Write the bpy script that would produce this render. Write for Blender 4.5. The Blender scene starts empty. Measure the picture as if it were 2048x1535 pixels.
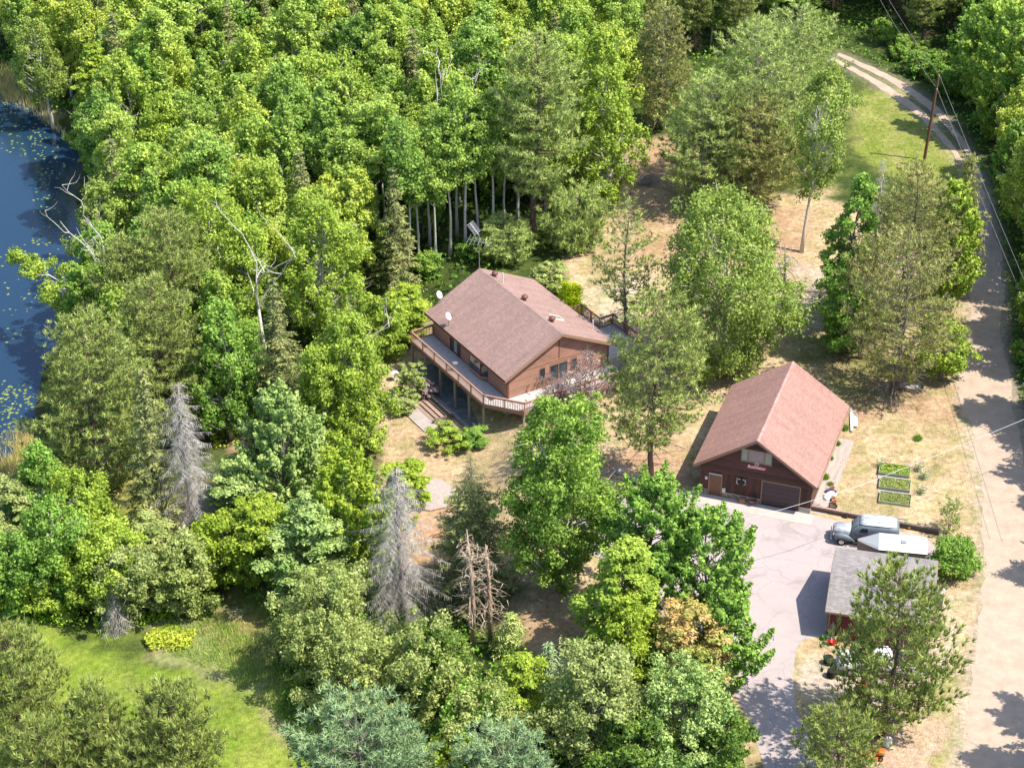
import bpy, math, random
import numpy as np
from mathutils import Vector, Matrix
random.seed(7)
rng = np.random.default_rng(7)
sc = bpy.context.scene
COL = sc.collection
R = math.radians

# ------------------------------------------------------------------ camera, world, sun, exposure
CAM_H, PITCH, FPX = 96.0, R(32.01), 4206.0
cd = bpy.data.cameras.new('camera'); cam = bpy.data.objects.new('camera', cd); COL.objects.link(cam)
cam.location = (0, 0, CAM_H); cam.rotation_euler = (math.pi/2 - PITCH, 0, 0)
cd.sensor_width = 36; cd.lens = FPX/2048*36; cd.clip_end = 6000; cd.clip_start = .5
sc.camera = cam
SUN_AZ, SUN_EL = -18.0, 58.0            # azimuth from +x towards +y
w = bpy.data.worlds.new('World'); sc.world = w; w.use_nodes = True
nt = w.node_tree; nt.nodes.clear()
sky = nt.nodes.new('ShaderNodeTexSky'); sky.sky_type = 'NISHITA'; sky.sun_disc = False
sky.sun_elevation = R(SUN_EL); sky.sun_rotation = R(90 - SUN_AZ)
bg = nt.nodes.new('ShaderNodeBackground'); bg.inputs[1].default_value = .14
wo = nt.nodes.new('ShaderNodeOutputWorld')
nt.links.new(sky.outputs[0], bg.inputs[0]); nt.links.new(bg.outputs[0], wo.inputs[0])
ld = bpy.data.lights.new('sun', 'SUN'); ld.energy = 4.0; ld.angle = R(.5); ld.color = (1, .93, .80)
sun = bpy.data.objects.new('sun', ld); COL.objects.link(sun)
sd = Vector((math.cos(R(SUN_AZ))*math.cos(R(SUN_EL)), math.sin(R(SUN_AZ))*math.cos(R(SUN_EL)), math.sin(R(SUN_EL))))
sun.rotation_euler = sd.to_track_quat('Z', 'Y').to_euler(); sun.location = (60, 160, 90)
sc.view_settings.view_transform = 'Standard'; sc.view_settings.look = 'None'
sc.view_settings.exposure = 1.03; sc.view_settings.gamma = 1; sc.view_settings.use_curve_mapping = False

# ------------------------------------------------------------------ survey: terrain and sight lines
def ss(t, a, b):
    t = np.clip((t-a)/(b-a), 0, 1); return t*t*(3-2*t)
def HT(x, y):                          # terrain height: plateau in the east, falling to the pond in the west
    s = -(np.asarray(x, float)-3)*.97 - np.maximum(np.asarray(y, float)-148, 0)*.24
    return -1.7*ss(s, 1, 6) - 1.5*ss(s, 10, 40)
def G(px, py, z=None):                 # the place on the ground (or at height z) seen at a point of the photograph
    x = (px-1024)/FPX; y = -(py-767.5)/FPX
    d = (x, math.cos(PITCH)+y*math.sin(PITCH), -math.sin(PITCH)+y*math.cos(PITCH))
    h = 0. if z is None else z
    for i in range(14):
        t = (h-CAM_H)/d[2]; X, Y = d[0]*t, d[1]*t
        if z is not None: break
        h = .5*h+.5*float(HT(X, Y)) if i else float(HT(X, Y))
    return (X, Y, h)

# ------------------------------------------------------------------ value noise for numpy
_tab = rng.random((256, 256))
def vnoise(x, y):
    xi = np.floor(x).astype(int); yi = np.floor(y).astype(int); fx = x-xi; fy = y-yi
    fx = fx*fx*(3-2*fx); fy = fy*fy*(3-2*fy)
    a = _tab[xi % 256, yi % 256]; b = _tab[(xi+1) % 256, yi % 256]; c = _tab[xi % 256, (yi+1) % 256]; d = _tab[(xi+1) % 256, (yi+1) % 256]
    return (a*(1-fx)+b*fx)*(1-fy)+(c*(1-fx)+d*fx)*fy
def fbm(x, y, o=4):
    s = 0; a = .5
    for i in range(o):
        s = s+a*vnoise(x*2**i+17.3*i, y*2**i+5.1*i); a *= .5
    return s/(1-.5**o)
def sdist(P, poly):                    # signed distance, inside positive
    x, y = P[:, 0], P[:, 1]; n = len(poly); d = np.full(len(P), 1e9); ins = np.zeros(len(P), bool)
    for i in range(n):
        ax, ay = poly[i]; bx, by = poly[(i+1) % n]
        ex, ey = bx-ax, by-ay; t = np.clip(((x-ax)*ex+(y-ay)*ey)/(ex*ex+ey*ey+1e-12), 0, 1)
        d = np.minimum(d, np.hypot(x-ax-t*ex, y-ay-t*ey))
        if ay != by:
            c = ((ay > y) != (by > y)) & (x < (bx-ax)*(y-ay)/(by-ay)+ax); ins ^= c
    return np.where(ins, d, -d)

# ------------------------------------------------------------------ materials
MATS = {}
def mat(name, col, rough=.8, var=.15, scale=3., bump=0., bscale=20., island=0., obj=0., tint=None, trans=0., metal=0., spec=.3, attr=None, col2=None, coat=0, stretch=None):
    """col +- noise; island: per-piece variation; obj: per-object variation; attr: float attribute mixing to col2"""
    m = bpy.data.materials.new(name); m.use_nodes = True; t = m.node_tree; N = t.nodes; L = t.links; col = tuple(c*.82 for c in col)
    b = N['Principled BSDF']; b.inputs['Roughness'].default_value = rough; b.inputs['Metallic'].default_value = metal
    b.inputs['Specular IOR Level'].default_value = spec
    if coat: b.inputs['Coat Weight'].default_value = coat
    tc = N.new('ShaderNodeTexCoord'); src = tc.outputs['Object']
    if stretch:
        mp = N.new('ShaderNodeMapping'); mp.inputs['Scale'].default_value = stretch; L.new(src, mp.inputs[0]); src = mp.outputs[0]
    c0 = N.new('ShaderNodeRGB'); c0.outputs[0].default_value = (*col, 1); out = c0.outputs[0]
    if attr and col2:
        at = N.new('ShaderNodeAttribute'); at.attribute_name = attr
        mx = N.new('ShaderNodeMixRGB'); mx.inputs[2].default_value = (*col2, 1); L.new(at.outputs['Fac'], mx.inputs[0]); L.new(out, mx.inputs[1]); out = mx.outputs[0]
    val = None
    def add(sock, amt, centre=.5):
        nonlocal val
        ma = N.new('ShaderNodeMath'); ma.operation = 'MULTIPLY_ADD'; ma.inputs[1].default_value = amt*2; ma.inputs[2].default_value = 1-amt*2*centre
        L.new(sock, ma.inputs[0])
        if val is None: val = ma.outputs[0]
        else:
            mm = N.new('ShaderNodeMath'); mm.operation = 'MULTIPLY'; L.new(val, mm.inputs[0]); L.new(ma.outputs[0], mm.inputs[1]); val = mm.outputs[0]
    if var:
        n = N.new('ShaderNodeTexNoise'); n.inputs['Scale'].default_value = scale; n.inputs['Detail'].default_value = 6; n.inputs['Roughness'].default_value = .65
        L.new(src, n.inputs['Vector']); add(n.outputs['Fac'], var*1.6)
    if island:
        g = N.new('ShaderNodeNewGeometry'); add(g.outputs['Random Per Island'], island)
    if obj:
        oi = N.new('ShaderNodeObjectInfo'); add(oi.outputs['Random'], obj)
    if attr and not col2:
        at = N.new('ShaderNodeAttribute'); at.attribute_name = attr; add(at.outputs['Fac'], tint or .3)
    if val is not None:
        hs = N.new('ShaderNodeHueSaturation'); L.new(out, hs.inputs['Color']); L.new(val, hs.inputs['Value']); out = hs.outputs[0]
        if obj:
            h2 = N.new('ShaderNodeMath'); h2.operation = 'MULTIPLY_ADD'; h2.inputs[1].default_value = -.05*min(1, obj*3); h2.inputs[2].default_value = .5+.025*min(1, obj*3)
            L.new(oi.outputs['Random'], h2.inputs[0]); L.new(h2.outputs[0], hs.inputs['Hue'])
    L.new(out, b.inputs['Base Color'])
    if bump:
        n2 = N.new('ShaderNodeTexNoise'); n2.inputs['Scale'].default_value = bscale; n2.inputs['Detail'].default_value = 5; L.new(src, n2.inputs['Vector'])
        bp = N.new('ShaderNodeBump'); bp.inputs['Strength'].default_value = 1; bp.inputs['Distance'].default_value = bump
        L.new(n2.outputs['Fac'], bp.inputs['Height']); L.new(bp.outputs[0], b.inputs['Normal'])
    if trans:
        tr = N.new('ShaderNodeBsdfTranslucent'); L.new(out, tr.inputs['Color']); ms = N.new('ShaderNodeMixShader'); ms.inputs[0].default_value = trans
        L.new(b.outputs[0], ms.inputs[1]); L.new(tr.outputs[0], ms.inputs[2]); L.new(ms.outputs[0], N['Material Output'].inputs['Surface'])
    MATS[name] = m; return m

# ------------------------------------------------------------------ mesh builder
class MB:
    def __init__(s): s.v = []; s.f = []
    def hexa(s, p):                    # 8 points: bottom 4 ccw, top 4 ccw
        b = len(s.v); s.v += [tuple(q) for q in p]
        for q in ((0, 3, 2, 1), (4, 5, 6, 7), (0, 1, 5, 4), (1, 2, 6, 5), (2, 3, 7, 6), (3, 0, 4, 7)): s.f.append(tuple(b+i for i in q))
        return s
    def box(s, x0, x1, y0, y1, z0, z1): return s.hexa([(x0, y0, z0), (x1, y0, z0), (x1, y1, z0), (x0, y1, z0), (x0, y0, z1), (x1, y0, z1), (x1, y1, z1), (x0, y1, z1)])
    def cbox(s, c, size, rz=0, rx=0, ry=0):
        M = Matrix.Rotation(rz, 3, 'Z') @ Matrix.Rotation(ry, 3, 'Y') @ Matrix.Rotation(rx, 3, 'X'); a, b_, h = [k/2 for k in size]; c = Vector(c)
        return s.hexa([c+M @ Vector(q) for q in ((-a, -b_, -h), (a, -b_, -h), (a, b_, -h), (-a, b_, -h), (-a, -b_, h), (a, -b_, h), (a, b_, h), (-a, b_, h))])
    def prism(s, poly, z0, z1):
        n = len(poly); b = len(s.v); s.v += [(x, y, z0) for x, y in poly]+[(x, y, z1) for x, y in poly]
        s.f.append(tuple(b+i for i in reversed(range(n)))); s.f.append(tuple(b+n+i for i in range(n)))
        for i in range(n): j = (i+1) % n; s.f.append((b+i, b+j, b+n+j, b+n+i))
        return s
    def extr(s, poly, d):              # 3-D polygon extruded by vector d
        n = len(poly); b = len(s.v); d = Vector(d); s.v += [tuple(Vector(p)) for p in poly]+[tuple(Vector(p)+d) for p in poly]
        s.f.append(tuple(b+i for i in reversed(range(n)))); s.f.append(tuple(b+n+i for i in range(n)))
        for i in range(n): j = (i+1) % n; s.f.append((b+i, b+j, b+n+j, b+n+i))
        return s
    def tube(s, pts, rad, n=6, cap=True):
        pts = [Vector(p) for p in pts]; b = len(s.v)
        if not hasattr(rad, '__len__'): rad = [rad]*len(pts)
        up = Vector((0, 0, 1))
        for i, p in enumerate(pts):
            t = (pts[min(i+1, len(pts)-1)]-pts[max(i-1, 0)]).normalized()
            a = t.cross(up if abs(t.z) < .95 else Vector((1, 0, 0))).normalized(); c = t.cross(a)
            for k in range(n):
                th = 2*math.pi*k/n; s.v.append(tuple(p+(a*math.cos(th)+c*math.sin(th))*rad[i]))
        for i in range(len(pts)-1):
            for k in range(n):
                k2 = (k+1) % n; s.f.append((b+i*n+k, b+i*n+k2, b+(i+1)*n+k2, b+(i+1)*n+k))
        if cap:
            s.f.append(tuple(b+k for k in reversed(range(n)))); e = b+(len(pts)-1)*n; s.f.append(tuple(e+k for k in range(n)))
        return s
    def lathe(s, c, prof, n=16, axis=None):
        b = len(s.v); M = axis.to_track_quat('Z', 'Y').to_matrix() if axis else Matrix.Identity(3); c = Vector(c)
        for r, z in prof:
            for k in range(n): th = 2*math.pi*k/n; s.v.append(tuple(c+M @ Vector((r*math.cos(th), r*math.sin(th), z))))
        for i in range(len(prof)-1):
            for k in range(n): k2 = (k+1) % n; s.f.append((b+i*n+k, b+i*n+k2, b+(i+1)*n+k2, b+(i+1)*n+k))
        s.f.append(tuple(b+k for k in reversed(range(n)))); e = b+(len(prof)-1)*n; s.f.append(tuple(e+k for k in range(n)))
        return s
    def ball(s, c, r, n=10, m=6, jit=0):
        c = Vector(c); rx, ry, rz = (r, r, r) if not hasattr(r, '__len__') else r; b = len(s.v)
        s.v.append((c.x, c.y, c.z-rz))
        for i in range(1, m):
            ph = -math.pi/2+math.pi*i/m
            for k in range(n):
                th = 2*math.pi*k/n; q = 1+random.uniform(-jit, jit); s.v.append((c.x+rx*q*math.cos(ph)*math.cos(th), c.y+ry*q*math.cos(ph)*math.sin(th), c.z+rz*q*math.sin(ph)))
        s.v.append((c.x, c.y, c.z+rz)); e = len(s.v)-1
        for k in range(n):
            k2 = (k+1) % n; s.f.append((b, b+1+k2, b+1+k)); s.f.append((e, b+1+(m-2)*n+k, b+1+(m-2)*n+k2))
            for i in range(m-2): s.f.append((b+1+i*n+k, b+1+i*n+k2, b+1+(i+1)*n+k2, b+1+(i+1)*n+k))
        return s
    def build(s, name, m, parent=None, smooth=False, kind=None, bevel=0):
        me = bpy.data.meshes.new(name); me.from_pydata(s.v, [], s.f); me.update()
        if smooth:
            me.polygons.foreach_set('use_smooth', [True]*len(me.polygons))
        o = bpy.data.objects.new(name, me); COL.objects.link(o); me.materials.append(MATS[m] if isinstance(m, str) else m)
        if parent: o.parent = parent
        if kind: o['kind'] = kind
        if bevel:
            bv = o.modifiers.new('bevel', 'BEVEL'); bv.width = bevel; bv.segments = 2; bv.limit_method = 'ANGLE'
        return o
def tag(o, label=None, cat=None, group=None, kind=None):
    if label: o['label'] = label
    if cat: o['category'] = cat
    if group: o['group'] = group
    if kind: o['kind'] = kind
    return o
def thing(name, label, cat, loc=(0, 0, 0), rz=0, group=None):
    o = bpy.data.objects.new(name, None); o.empty_display_size = .3; COL.objects.link(o); o.location = loc; o.rotation_euler = (0, 0, rz)
    return tag(o, label, cat, group)
def inst(name, src, parent=None, loc=None, rot=None, scale=None):
    o = bpy.data.objects.new(name, src.data if hasattr(src, 'data') else src); COL.objects.link(o)
    if parent: o.parent = parent
    if loc is not None: o.location = loc
    if rot is not None: o.rotation_euler = rot
    if scale is not None: o.scale = scale
    return o
def npmesh(name, V, F, m, parent=None, kind=None, attr=None, smooth=False):
    """fast mesh: V (n,3), F (k,3|4) same size; attr: dict name -> per-face floats"""
    me = bpy.data.meshes.new(name); k = F.shape[1]
    me.vertices.add(len(V)); me.vertices.foreach_set('co', V.astype(np.float32).ravel())
    me.loops.add(F.size); me.loops.foreach_set('vertex_index', F.astype(np.int32).ravel())
    me.polygons.add(len(F)); me.polygons.foreach_set('loop_start', np.arange(0, F.size, k, dtype=np.int32))
    if smooth: me.polygons.foreach_set('use_smooth', np.ones(len(F), bool))
    me.update(calc_edges=True)
    for an, av in (attr or {}).items():
        a = me.attributes.new(an, 'FLOAT', 'FACE'); a.data.foreach_set('value', av.astype(np.float32))
    me.materials.append(MATS[m] if isinstance(m, str) else m)
    if parent == 'mesh': return me
    o = bpy.data.objects.new(name, me); COL.objects.link(o)
    if parent: o.parent = parent
    if kind: o['kind'] = kind
    return o

mat('roof_red', (.38, .22, .19), .9, .20, 1.0, .004, 60, island=.10, stretch=(.22, 1.6, .22))
mat('roof_red_house', (.36, .235, .21), .9, .20, 1.0, .004, 60, island=.11, stretch=(.22, 1.6, .22))
mat('roof_grey', (.29, .265, .265), .9, .22, 1.0, .004, 60, island=.16, stretch=(1.6, .25, .25))
mat('trim_brown', (.20, .085, .055), .7, .2, 4)
mat('trim_tan', (.36, .22, .15), .7, .15, 4)
mat('cedar', (.42, .225, .165), .75, .22, 3, .003, 30, obj=.16, stretch=(.5, .5, 4))
mat('cedar_dark', (.12, .06, .048), .75, .4, 2.5, .004, 30, obj=.3, stretch=(.6, .6, 4))
mat('batten_dark', (.10, .048, .038), .75, .45, 3., .004, 30, obj=.3, stretch=(3, 3, .6))
mat('deck_wood', (.56, .52, .50), .85, .25, 2.5, .003, 30, obj=.12)
mat('rail_wood', (.42, .225, .17), .75, .2, 4, obj=.12)
mat('post_wood', (.36, .30, .24), .8, .2, 4, obj=.1)
mat('glass', (.03, .045, .06), .08, .1, 2, spec=.8)
mat('curtain', (.36, .38, .36), .6, .1, 5)
mat('white_paint', (.78, .78, .76), .5, .06, 4)
mat('white_metal', (.75, .76, .77), .35, .05, 4)
mat('concrete', (.50, .455, .43), .85, .15, 1.5, .003, 30)
mat('block', (.27, .27, .28), .85, .15, 3, .004, 30, obj=.12)
mat('concrete_wall', (.36, .38, .33), .85, .15, 1.2)
mat('stone', (.42, .30, .23), .85, .2, 6, .01, 20, island=.4)
mat('timber', (.14, .11, .095), .85, .3, 3, .006, 25, obj=.25)
mat('timber_pink', (.40, .27, .22), .85, .25, 3, .006, 25, obj=.2)
mat('garage_door', (.085, .055, .062), .5, .12, 2)
mat('door_brown', (.23, .115, .075), .6, .15, 3)
mat('black', (.015, .015, .017), .5, .2, 5)
mat('dark_metal', (.07, .07, .075), .45, .2, 5, metal=.5)
mat('galv', (.45, .46, .47), .4, .15, 5, metal=.6)
mat('brown_metal', (.20, .085, .075), .45, .15, 5)
mat('sign_red', (.62, .03, .06), .5, .06, 5)
mat('sign_white', (.8, .78, .78), .5, .03, 5)
mat('grey_primer', (.17, .20, .24), .45, .3, 1.8, coat=.1)
mat('grey_bleached', (.44, .47, .52), .5, .55, 2.6)
mat('chrome', (.6, .6, .6), .2, .05, 5, metal=.9)
mat('rubber', (.02, .02, .02), .85, .1, 5)
mat('trailer_white', (.80, .80, .80), .4, .04, 2)
mat('trailer_side', (.33, .25, .20), .5, .08, 2)
mat('trailer_grey', (.30, .33, .36), .45, .06, 2)
mat('red_paint', (.55, .02, .02), .4, .1, 5)
mat('orange_paint', (.75, .14, .02), .4, .1, 5)
mat('yellow_paint', (.75, .55, .08), .5, .1, 5)
mat('green_plastic', (.10, .35, .08), .5, .1, 5)
mat('blue_plastic', (.04, .10, .30), .5, .1, 5)
mat('terracotta', (.45, .18, .10), .8, .15, 6)
mat('brick_red', (.38, .12, .08), .8, .2, 6)
mat('soil', (.10, .07, .05), .95, .2, 5)
mat('bed_soil', (.22, .22, .08), .95, .35, 2.5, .02, 8)
mat('boulder', (.42, .38, .36), .85, .25, 3, .02, 8)
mat('gravel', (.42, .36, .33), .95, .3, 5, .02, 12, island=.3)
mat('pole_wood', (.20, .10, .065), .85, .2, 3, stretch=(3, 3, .4))
mat('wire', (.30, .28, .28), .5, 0)
mat('cable_white', (.62, .60, .60), .5, 0)
mat('bark_brown', (.17, .115, .09), .9, .35, 3, .02, 10, stretch=(2, 2, .6))
mat('bark_grey', (.24, .21, .18), .9, .3, 3, .02, 10, stretch=(2, 2, .6))
mat('bark_white', (.62, .58, .52), .8, .35, 4, .01, 10, stretch=(1, 1, 2.5))
mat('dead_grey', (.42, .36, .35), .9, .2, 3)
mat('dead_tan', (.50, .36, .27), .9, .2, 3)
mat('asphalt', (.44, .375, .375), .92, .12, .35, .004, 60)
mat('dirt_road', (.50, .385, .305), .95, .24, .9, .035, 9)
mat('oil', (.12, .10, .11), .7, .2, 4)
mat('lily', (.22, .27, .08), .6, .2, 3, island=.3)
# ------------------------------------------------------------------ ground, water, roads
PX = lambda pts: [G(*p)[:2] for p in pts]
LAKE = [(-140, 200), (-75, 226)]+PX([(-40, 150), (20, 195), (85, 222), (108, 250), (150, 300), (152, 345), (135, 385), (158, 440), (150, 500), (140, 600), (110, 700), (70, 760), (60, 830), (30, 880), (0, 905)])+[(-60, 143), (-140, 135)]
DRIVE = PX([(1250, 972), (1330, 985), (1400, 985), (1480, 1004), (1560, 1018), (1612, 1030), (1700, 1046), (1850, 1070), (1880, 1100), (1850, 1160), (1680, 1150), (1668, 1200), (1655, 1272), (1606, 1275), (1592, 1300), (1584, 1360), (1592, 1420), (1612, 1470), (1640, 1560), (1660, 1700), (1555, 1700), (1530, 1535), (1505, 1450), (1470, 1390), (1400, 1290), (1330, 1200), (1270, 1150), (1200, 1120), (1170, 1095), (1100, 1070), (1060, 1060), (1060, 1035), (1150, 1030), (1200, 1000), (1225, 980)])
RL = PX([(1880, 1700), (1915, 1535), (1935, 1400), (1955, 1280), (1968, 1150), (1965, 1050), (1958, 960), (1938, 850), (1915, 760), (1930, 680), (1950, 560), (1958, 480), (1950, 400), (1925, 340), (1890, 290), (1840, 235), (1780, 190), (1730, 160), (1700, 140), (1660, 120)])
RR = PX([(2150, 1700), (2130, 1535), (2120, 1400), (2105, 1280), (2085, 1150), (2070, 1050), (2055, 960), (2040, 850), (2015, 760), (2005, 680), (2002, 560), (1992, 480), (1975, 400), (1958, 340), (1935, 285), (1890, 225), (1830, 178), (1770, 145), (1720, 122), (1680, 105)])
ROADPOLY = RL+RR[::-1]
xs = np.concatenate([[-1500, -700, -300, -160, -100, -75], np.arange(-60, 66, .42), [75, 100, 160, 300, 700, 1500]])
ys = np.concatenate([[-900, -300, 0, 60, 85], np.arange(94, 262, .42), [275, 300, 350, 450, 700, 1200, 2200]])
XX, YY = np.meshgrid(xs, ys); P = np.stack([XX.ravel(), YY.ravel()], 1)
nx, ny = len(xs), len(ys)
ZZ = HT(P[:, 0], P[:, 1])
sl = sdist(P, LAKE)
ZZ = ZZ + ss(sl, -3.0, 6)*-2.2 + (fbm(P[:, 0]*.35, P[:, 1]*.35)-.5)*.0
# small humps off the paved surfaces
dd = -sdist(P, DRIVE); dr = -sdist(P, ROADPOLY)
rough_m = ss(np.minimum(dd, dr), 1.0, 5.0)
cflat = np.array([(4.2, 151.5), (18.9, 141), (27, 122), (28, 128), (0, 147), (-7, 151)]); nearb = np.min(np.hypot(P[:, None, 0]-cflat[None, :, 0], P[:, None, 1]-cflat[None, :, 1]), axis=1)
rough_m = rough_m*ss(nearb, 7, 13)
ZZ = ZZ + rough_m*((fbm(P[:, 0]*.12, P[:, 1]*.12)-.5)*.7+(fbm(P[:, 0]*.9, P[:, 1]*.9)-.5)*.10)
OFFROAD = rough_m
def ground_z(x, y):
    x = np.asarray(x, float); y = np.asarray(y, float)
    i = np.clip(np.searchsorted(xs, x)-1, 0, nx-2); j = np.clip(np.searchsorted(ys, y)-1, 0, ny-2)
    Z = ZZ.reshape(ny, nx); u = np.clip((x-xs[i])/(xs[i+1]-xs[i]), 0, 1); v = np.clip((y-ys[j])/(ys[j+1]-ys[j]), 0, 1)
    return (Z[j, i]*(1-u)+Z[j, i+1]*u)*(1-v)+(Z[j+1, i]*(1-u)+Z[j+1, i+1]*u)*v
# what grows where: colours of dry grass, litter, lawn, sand (own colour of each patch, but one shaded patch is painted darker)
wx = P[:, 0]+(fbm(P[:, 0]*.25, P[:, 1]*.25)-.5)*7; wy = P[:, 1]+(fbm(P[:, 0]*.25+40, P[:, 1]*.25+9)-.5)*7
wx2 = wx+(fbm(P[:, 0]*1.1, P[:, 1]*1.1)-.5)*2.2; wy2 = wy+(fbm(P[:, 0]*1.1+7, P[:, 1]*1.1+3)-.5)*2.2
WP = np.stack([wx2, wy2], 1)
C = np.tile(np.array([.055, .085, .022]), (len(P), 1))
nz = fbm(P[:, 0]*.5+3, P[:, 1]*.5)[:, None]; nf = fbm(P[:, 0]*1.6+3, P[:, 1]*1.6)[:, None]
def paint(poly, a, b, soft=1.2, amt=1., warp=True):
    global C
    m = (ss(sdist(WP if warp else P, PX(poly)), -soft, soft)*amt)[:, None]
    k = ss(nz*.6+nf*.4, .3, .7)
    C = C*(1-m)+m*(np.array(a)*(1-k)+np.array(b)*k)
TAN, TAN2 = (.46, .335, .20), (.60, .45, .285)
LIT, LIT2 = (.42, .25, .165), (.50, .34, .22)
GRN, GRN2 = (.19, .28, .03), (.30, .35, .065)
paint([(1120, 600), (1130, 540), (1190, 440), (1250, 290), (1420, 285), (1520, 400), (1640, 380), (1760, 400), (1950, 640), (1960, 780), (1990, 950), (2000, 1200), (1970, 1560), (1480, 1560), (1400, 1350), (1230, 1260), (1240, 1360), (1080, 1380), (1030, 1290), (1000, 1200), (850, 1190), (820, 1060), (740, 950), (740, 800), (810, 680), (870, 630), (1000, 560)], TAN, TAN2)
paint([(1250, 290), (1420, 285), (1480, 400), (1600, 420), (1620, 560), (1450, 470), (1280, 540), (1240, 420)], LIT, LIT2, 2, .8)
paint([(1640, 790), (1900, 770), (1930, 840), (1700, 850)], LIT, LIT2, 1.5, .7)
paint([(1080, 1180), (1230, 1180), (1250, 1330), (1080, 1370), (1050, 1250)], LIT, LIT2, 1.5, .8)
paint([(820, 1000), (900, 1010), (920, 1130), (860, 1190), (820, 1100)], (.50, .27, .17), LIT2, 1.2, .9)
paint([(1170, 900), (1400, 890), (1390, 985), (1200, 980)], LIT, LIT2, 1.2, .8)
paint([(760, 830), (880, 840), (930, 900), (900, 960), (800, 940)], TAN, LIT2, 1., .9)
paint([(1600, 600), (1850, 640), (1760, 800), (1640, 790), (1560, 700)], (.20, .20, .07), (.34, .27, .14), 2, .9)
paint([(1690, 190), (1770, 170), (1860, 250), (1920, 330), (1930, 380), (1850, 380), (1760, 360), (1700, 300)], (.22, .27, .05), (.36, .34, .12), 1.5)
paint([(-60, 1200), (60, 1250), (200, 1265), (330, 1330), (470, 1350), (560, 1440), (630, 1560), (500, 1700), (-200, 1700)], GRN, GRN2, 1.4)
paint([(290, 1290), (340, 1245), (440, 1225), (520, 1300), (640, 1400), (660, 1500), (600, 1500), (540, 1420), (440, 1350)], (.22, .28, .08), (.42, .36, .19), 1.2)
paint([(160, 960), (350, 960), (470, 1080), (430, 1150), (200, 1080)], (.24, .27, .05), (.34, .31, .09), 1.5)
paint([(420, 1120), (560, 1130), (600, 1260), (500, 1290), (430, 1200)], (.16, .19, .04), (.30, .25, .10), 1.5)  # darkish grass: the shade lying here is put into its colour
paint([(420, 850), (480, 850), (490, 960), (430, 960)], LIT, (.58, .42, .30), 1.2)
paint([(1130, 590), (1180, 560), (1280, 560), (1300, 660), (1200, 660)], (.55, .43, .30), (.66, .55, .43), 1.2)
paint([(1560, 540), (1650, 520), (1650, 640), (1590, 640)], (.50, .38, .30), (.60, .47, .38), 1.5)
paint([(1620, 1290), (1880, 1280), (1880, 1400), (1820, 1420), (1640, 1400), (1600, 1350)], (.46, .38, .33), (.55, .46, .39), 1.0, .8)
paint([(1880, 1190), (1930, 1200), (1920, 1330), (1870, 1300)], (.58, .48, .36), (.64, .54, .43), 1.2, .8)
paint([(1780, 1450), (1890, 1430), (1880, 1560), (1760, 1560)], (.50, .33, .26), (.60, .42, .34), 1.2, .8)
paint([(1870, 1480), (1900, 1330), (1925, 1330), (1915, 1560), (1860, 1560)], (.14, .22, .03), (.3, .3, .08), 1., .8)
paint([(-40, 120), (60, 150), (110, 230), (60, 235), (-40, 200)], (.36, .26, .16), (.48, .38, .22), 1.5, .9)
paint([(-20, 880), (70, 900), (100, 990), (0, 1000)], (.33, .29, .15), (.48, .40, .24), 1.5, .9)
# a sandy margin along the road, a muddy shore
m = (ss(-dr, -.9-1.2*nf[:, 0], .2)*(.8-.5*ss(P[:, 1], 188, 200)))[:, None]; C = C*(1-m)+m*np.array([.50, .40, .33])*(0.8+.4*nz)
m = (ss(sl, -1.5, .5))[:, None]; C = C*(1-m)+m*np.array([.075, .045, .028])
# weeds and bare spots
wd = (ss(fbm(P[:, 0]*.8+50, P[:, 1]*.8+21), .45, .85)*.5)[:, None]; C = C*(1-wd)+wd*np.array([.20, .23, .06])
F = (np.arange(ny-1)[:, None]*nx+np.arange(nx-1)[None, :]).ravel(); F = np.stack([F, F+1, F+nx+1, F+nx], 1)
gm = bpy.data.materials.new('ground'); gm.use_nodes = True; t = gm.node_tree; N = t.nodes; L = t.links; b = N['Principled BSDF']
b.inputs['Roughness'].default_value = .95; b.inputs['Specular IOR Level'].default_value = .1
at = N.new('ShaderNodeAttribute'); at.attribute_name = 'soil'
tc = N.new('ShaderNodeTexCoord')
n1 = N.new('ShaderNodeTexNoise'); n1.inputs['Scale'].default_value = 2.2; n1.inputs['Detail'].default_value = 9; n1.inputs['Roughness'].default_value = .75; L.new(tc.outputs['Object'], n1.inputs['Vector'])
mr = N.new('ShaderNodeMapRange'); mr.inputs[1].default_value = .32; mr.inputs[2].default_value = .68; mr.inputs[3].default_value = .52; mr.inputs[4].default_value = 1.4; L.new(n1.outputs['Fac'], mr.inputs[0])
n3 = N.new('ShaderNodeTexNoise'); n3.inputs['Scale'].default_value = .6; n3.inputs['Detail'].default_value = 8; n3.inputs['Roughness'].default_value = .7; L.new(tc.outputs['Object'], n3.inputs['Vector'])
mr3 = N.new('ShaderNodeMapRange'); mr3.inputs[1].default_value = .52; mr3.inputs[2].default_value = .66; mr3.inputs[3].default_value = 0; mr3.inputs[4].default_value = .45; L.new(n3.outputs['Fac'], mr3.inputs[0])
mxg = N.new('ShaderNodeMixRGB'); mxg.blend_type = 'MULTIPLY'; mxg.inputs[2].default_value = (.72, .95, .45, 1); L.new(mr3.outputs[0], mxg.inputs[0]); L.new(at.outputs['Color'], mxg.inputs[1])
hs = N.new('ShaderNodeHueSaturation'); L.new(mxg.outputs[0], hs.inputs['Color']); L.new(mr.outputs[0], hs.inputs['Value']); L.new(hs.outputs[0], b.inputs['Base Color'])
n2 = N.new('ShaderNodeTexNoise'); n2.inputs['Scale'].default_value = 9; n2.inputs['Detail'].default_value = 6; L.new(tc.outputs['Object'], n2.inputs['Vector'])
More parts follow.
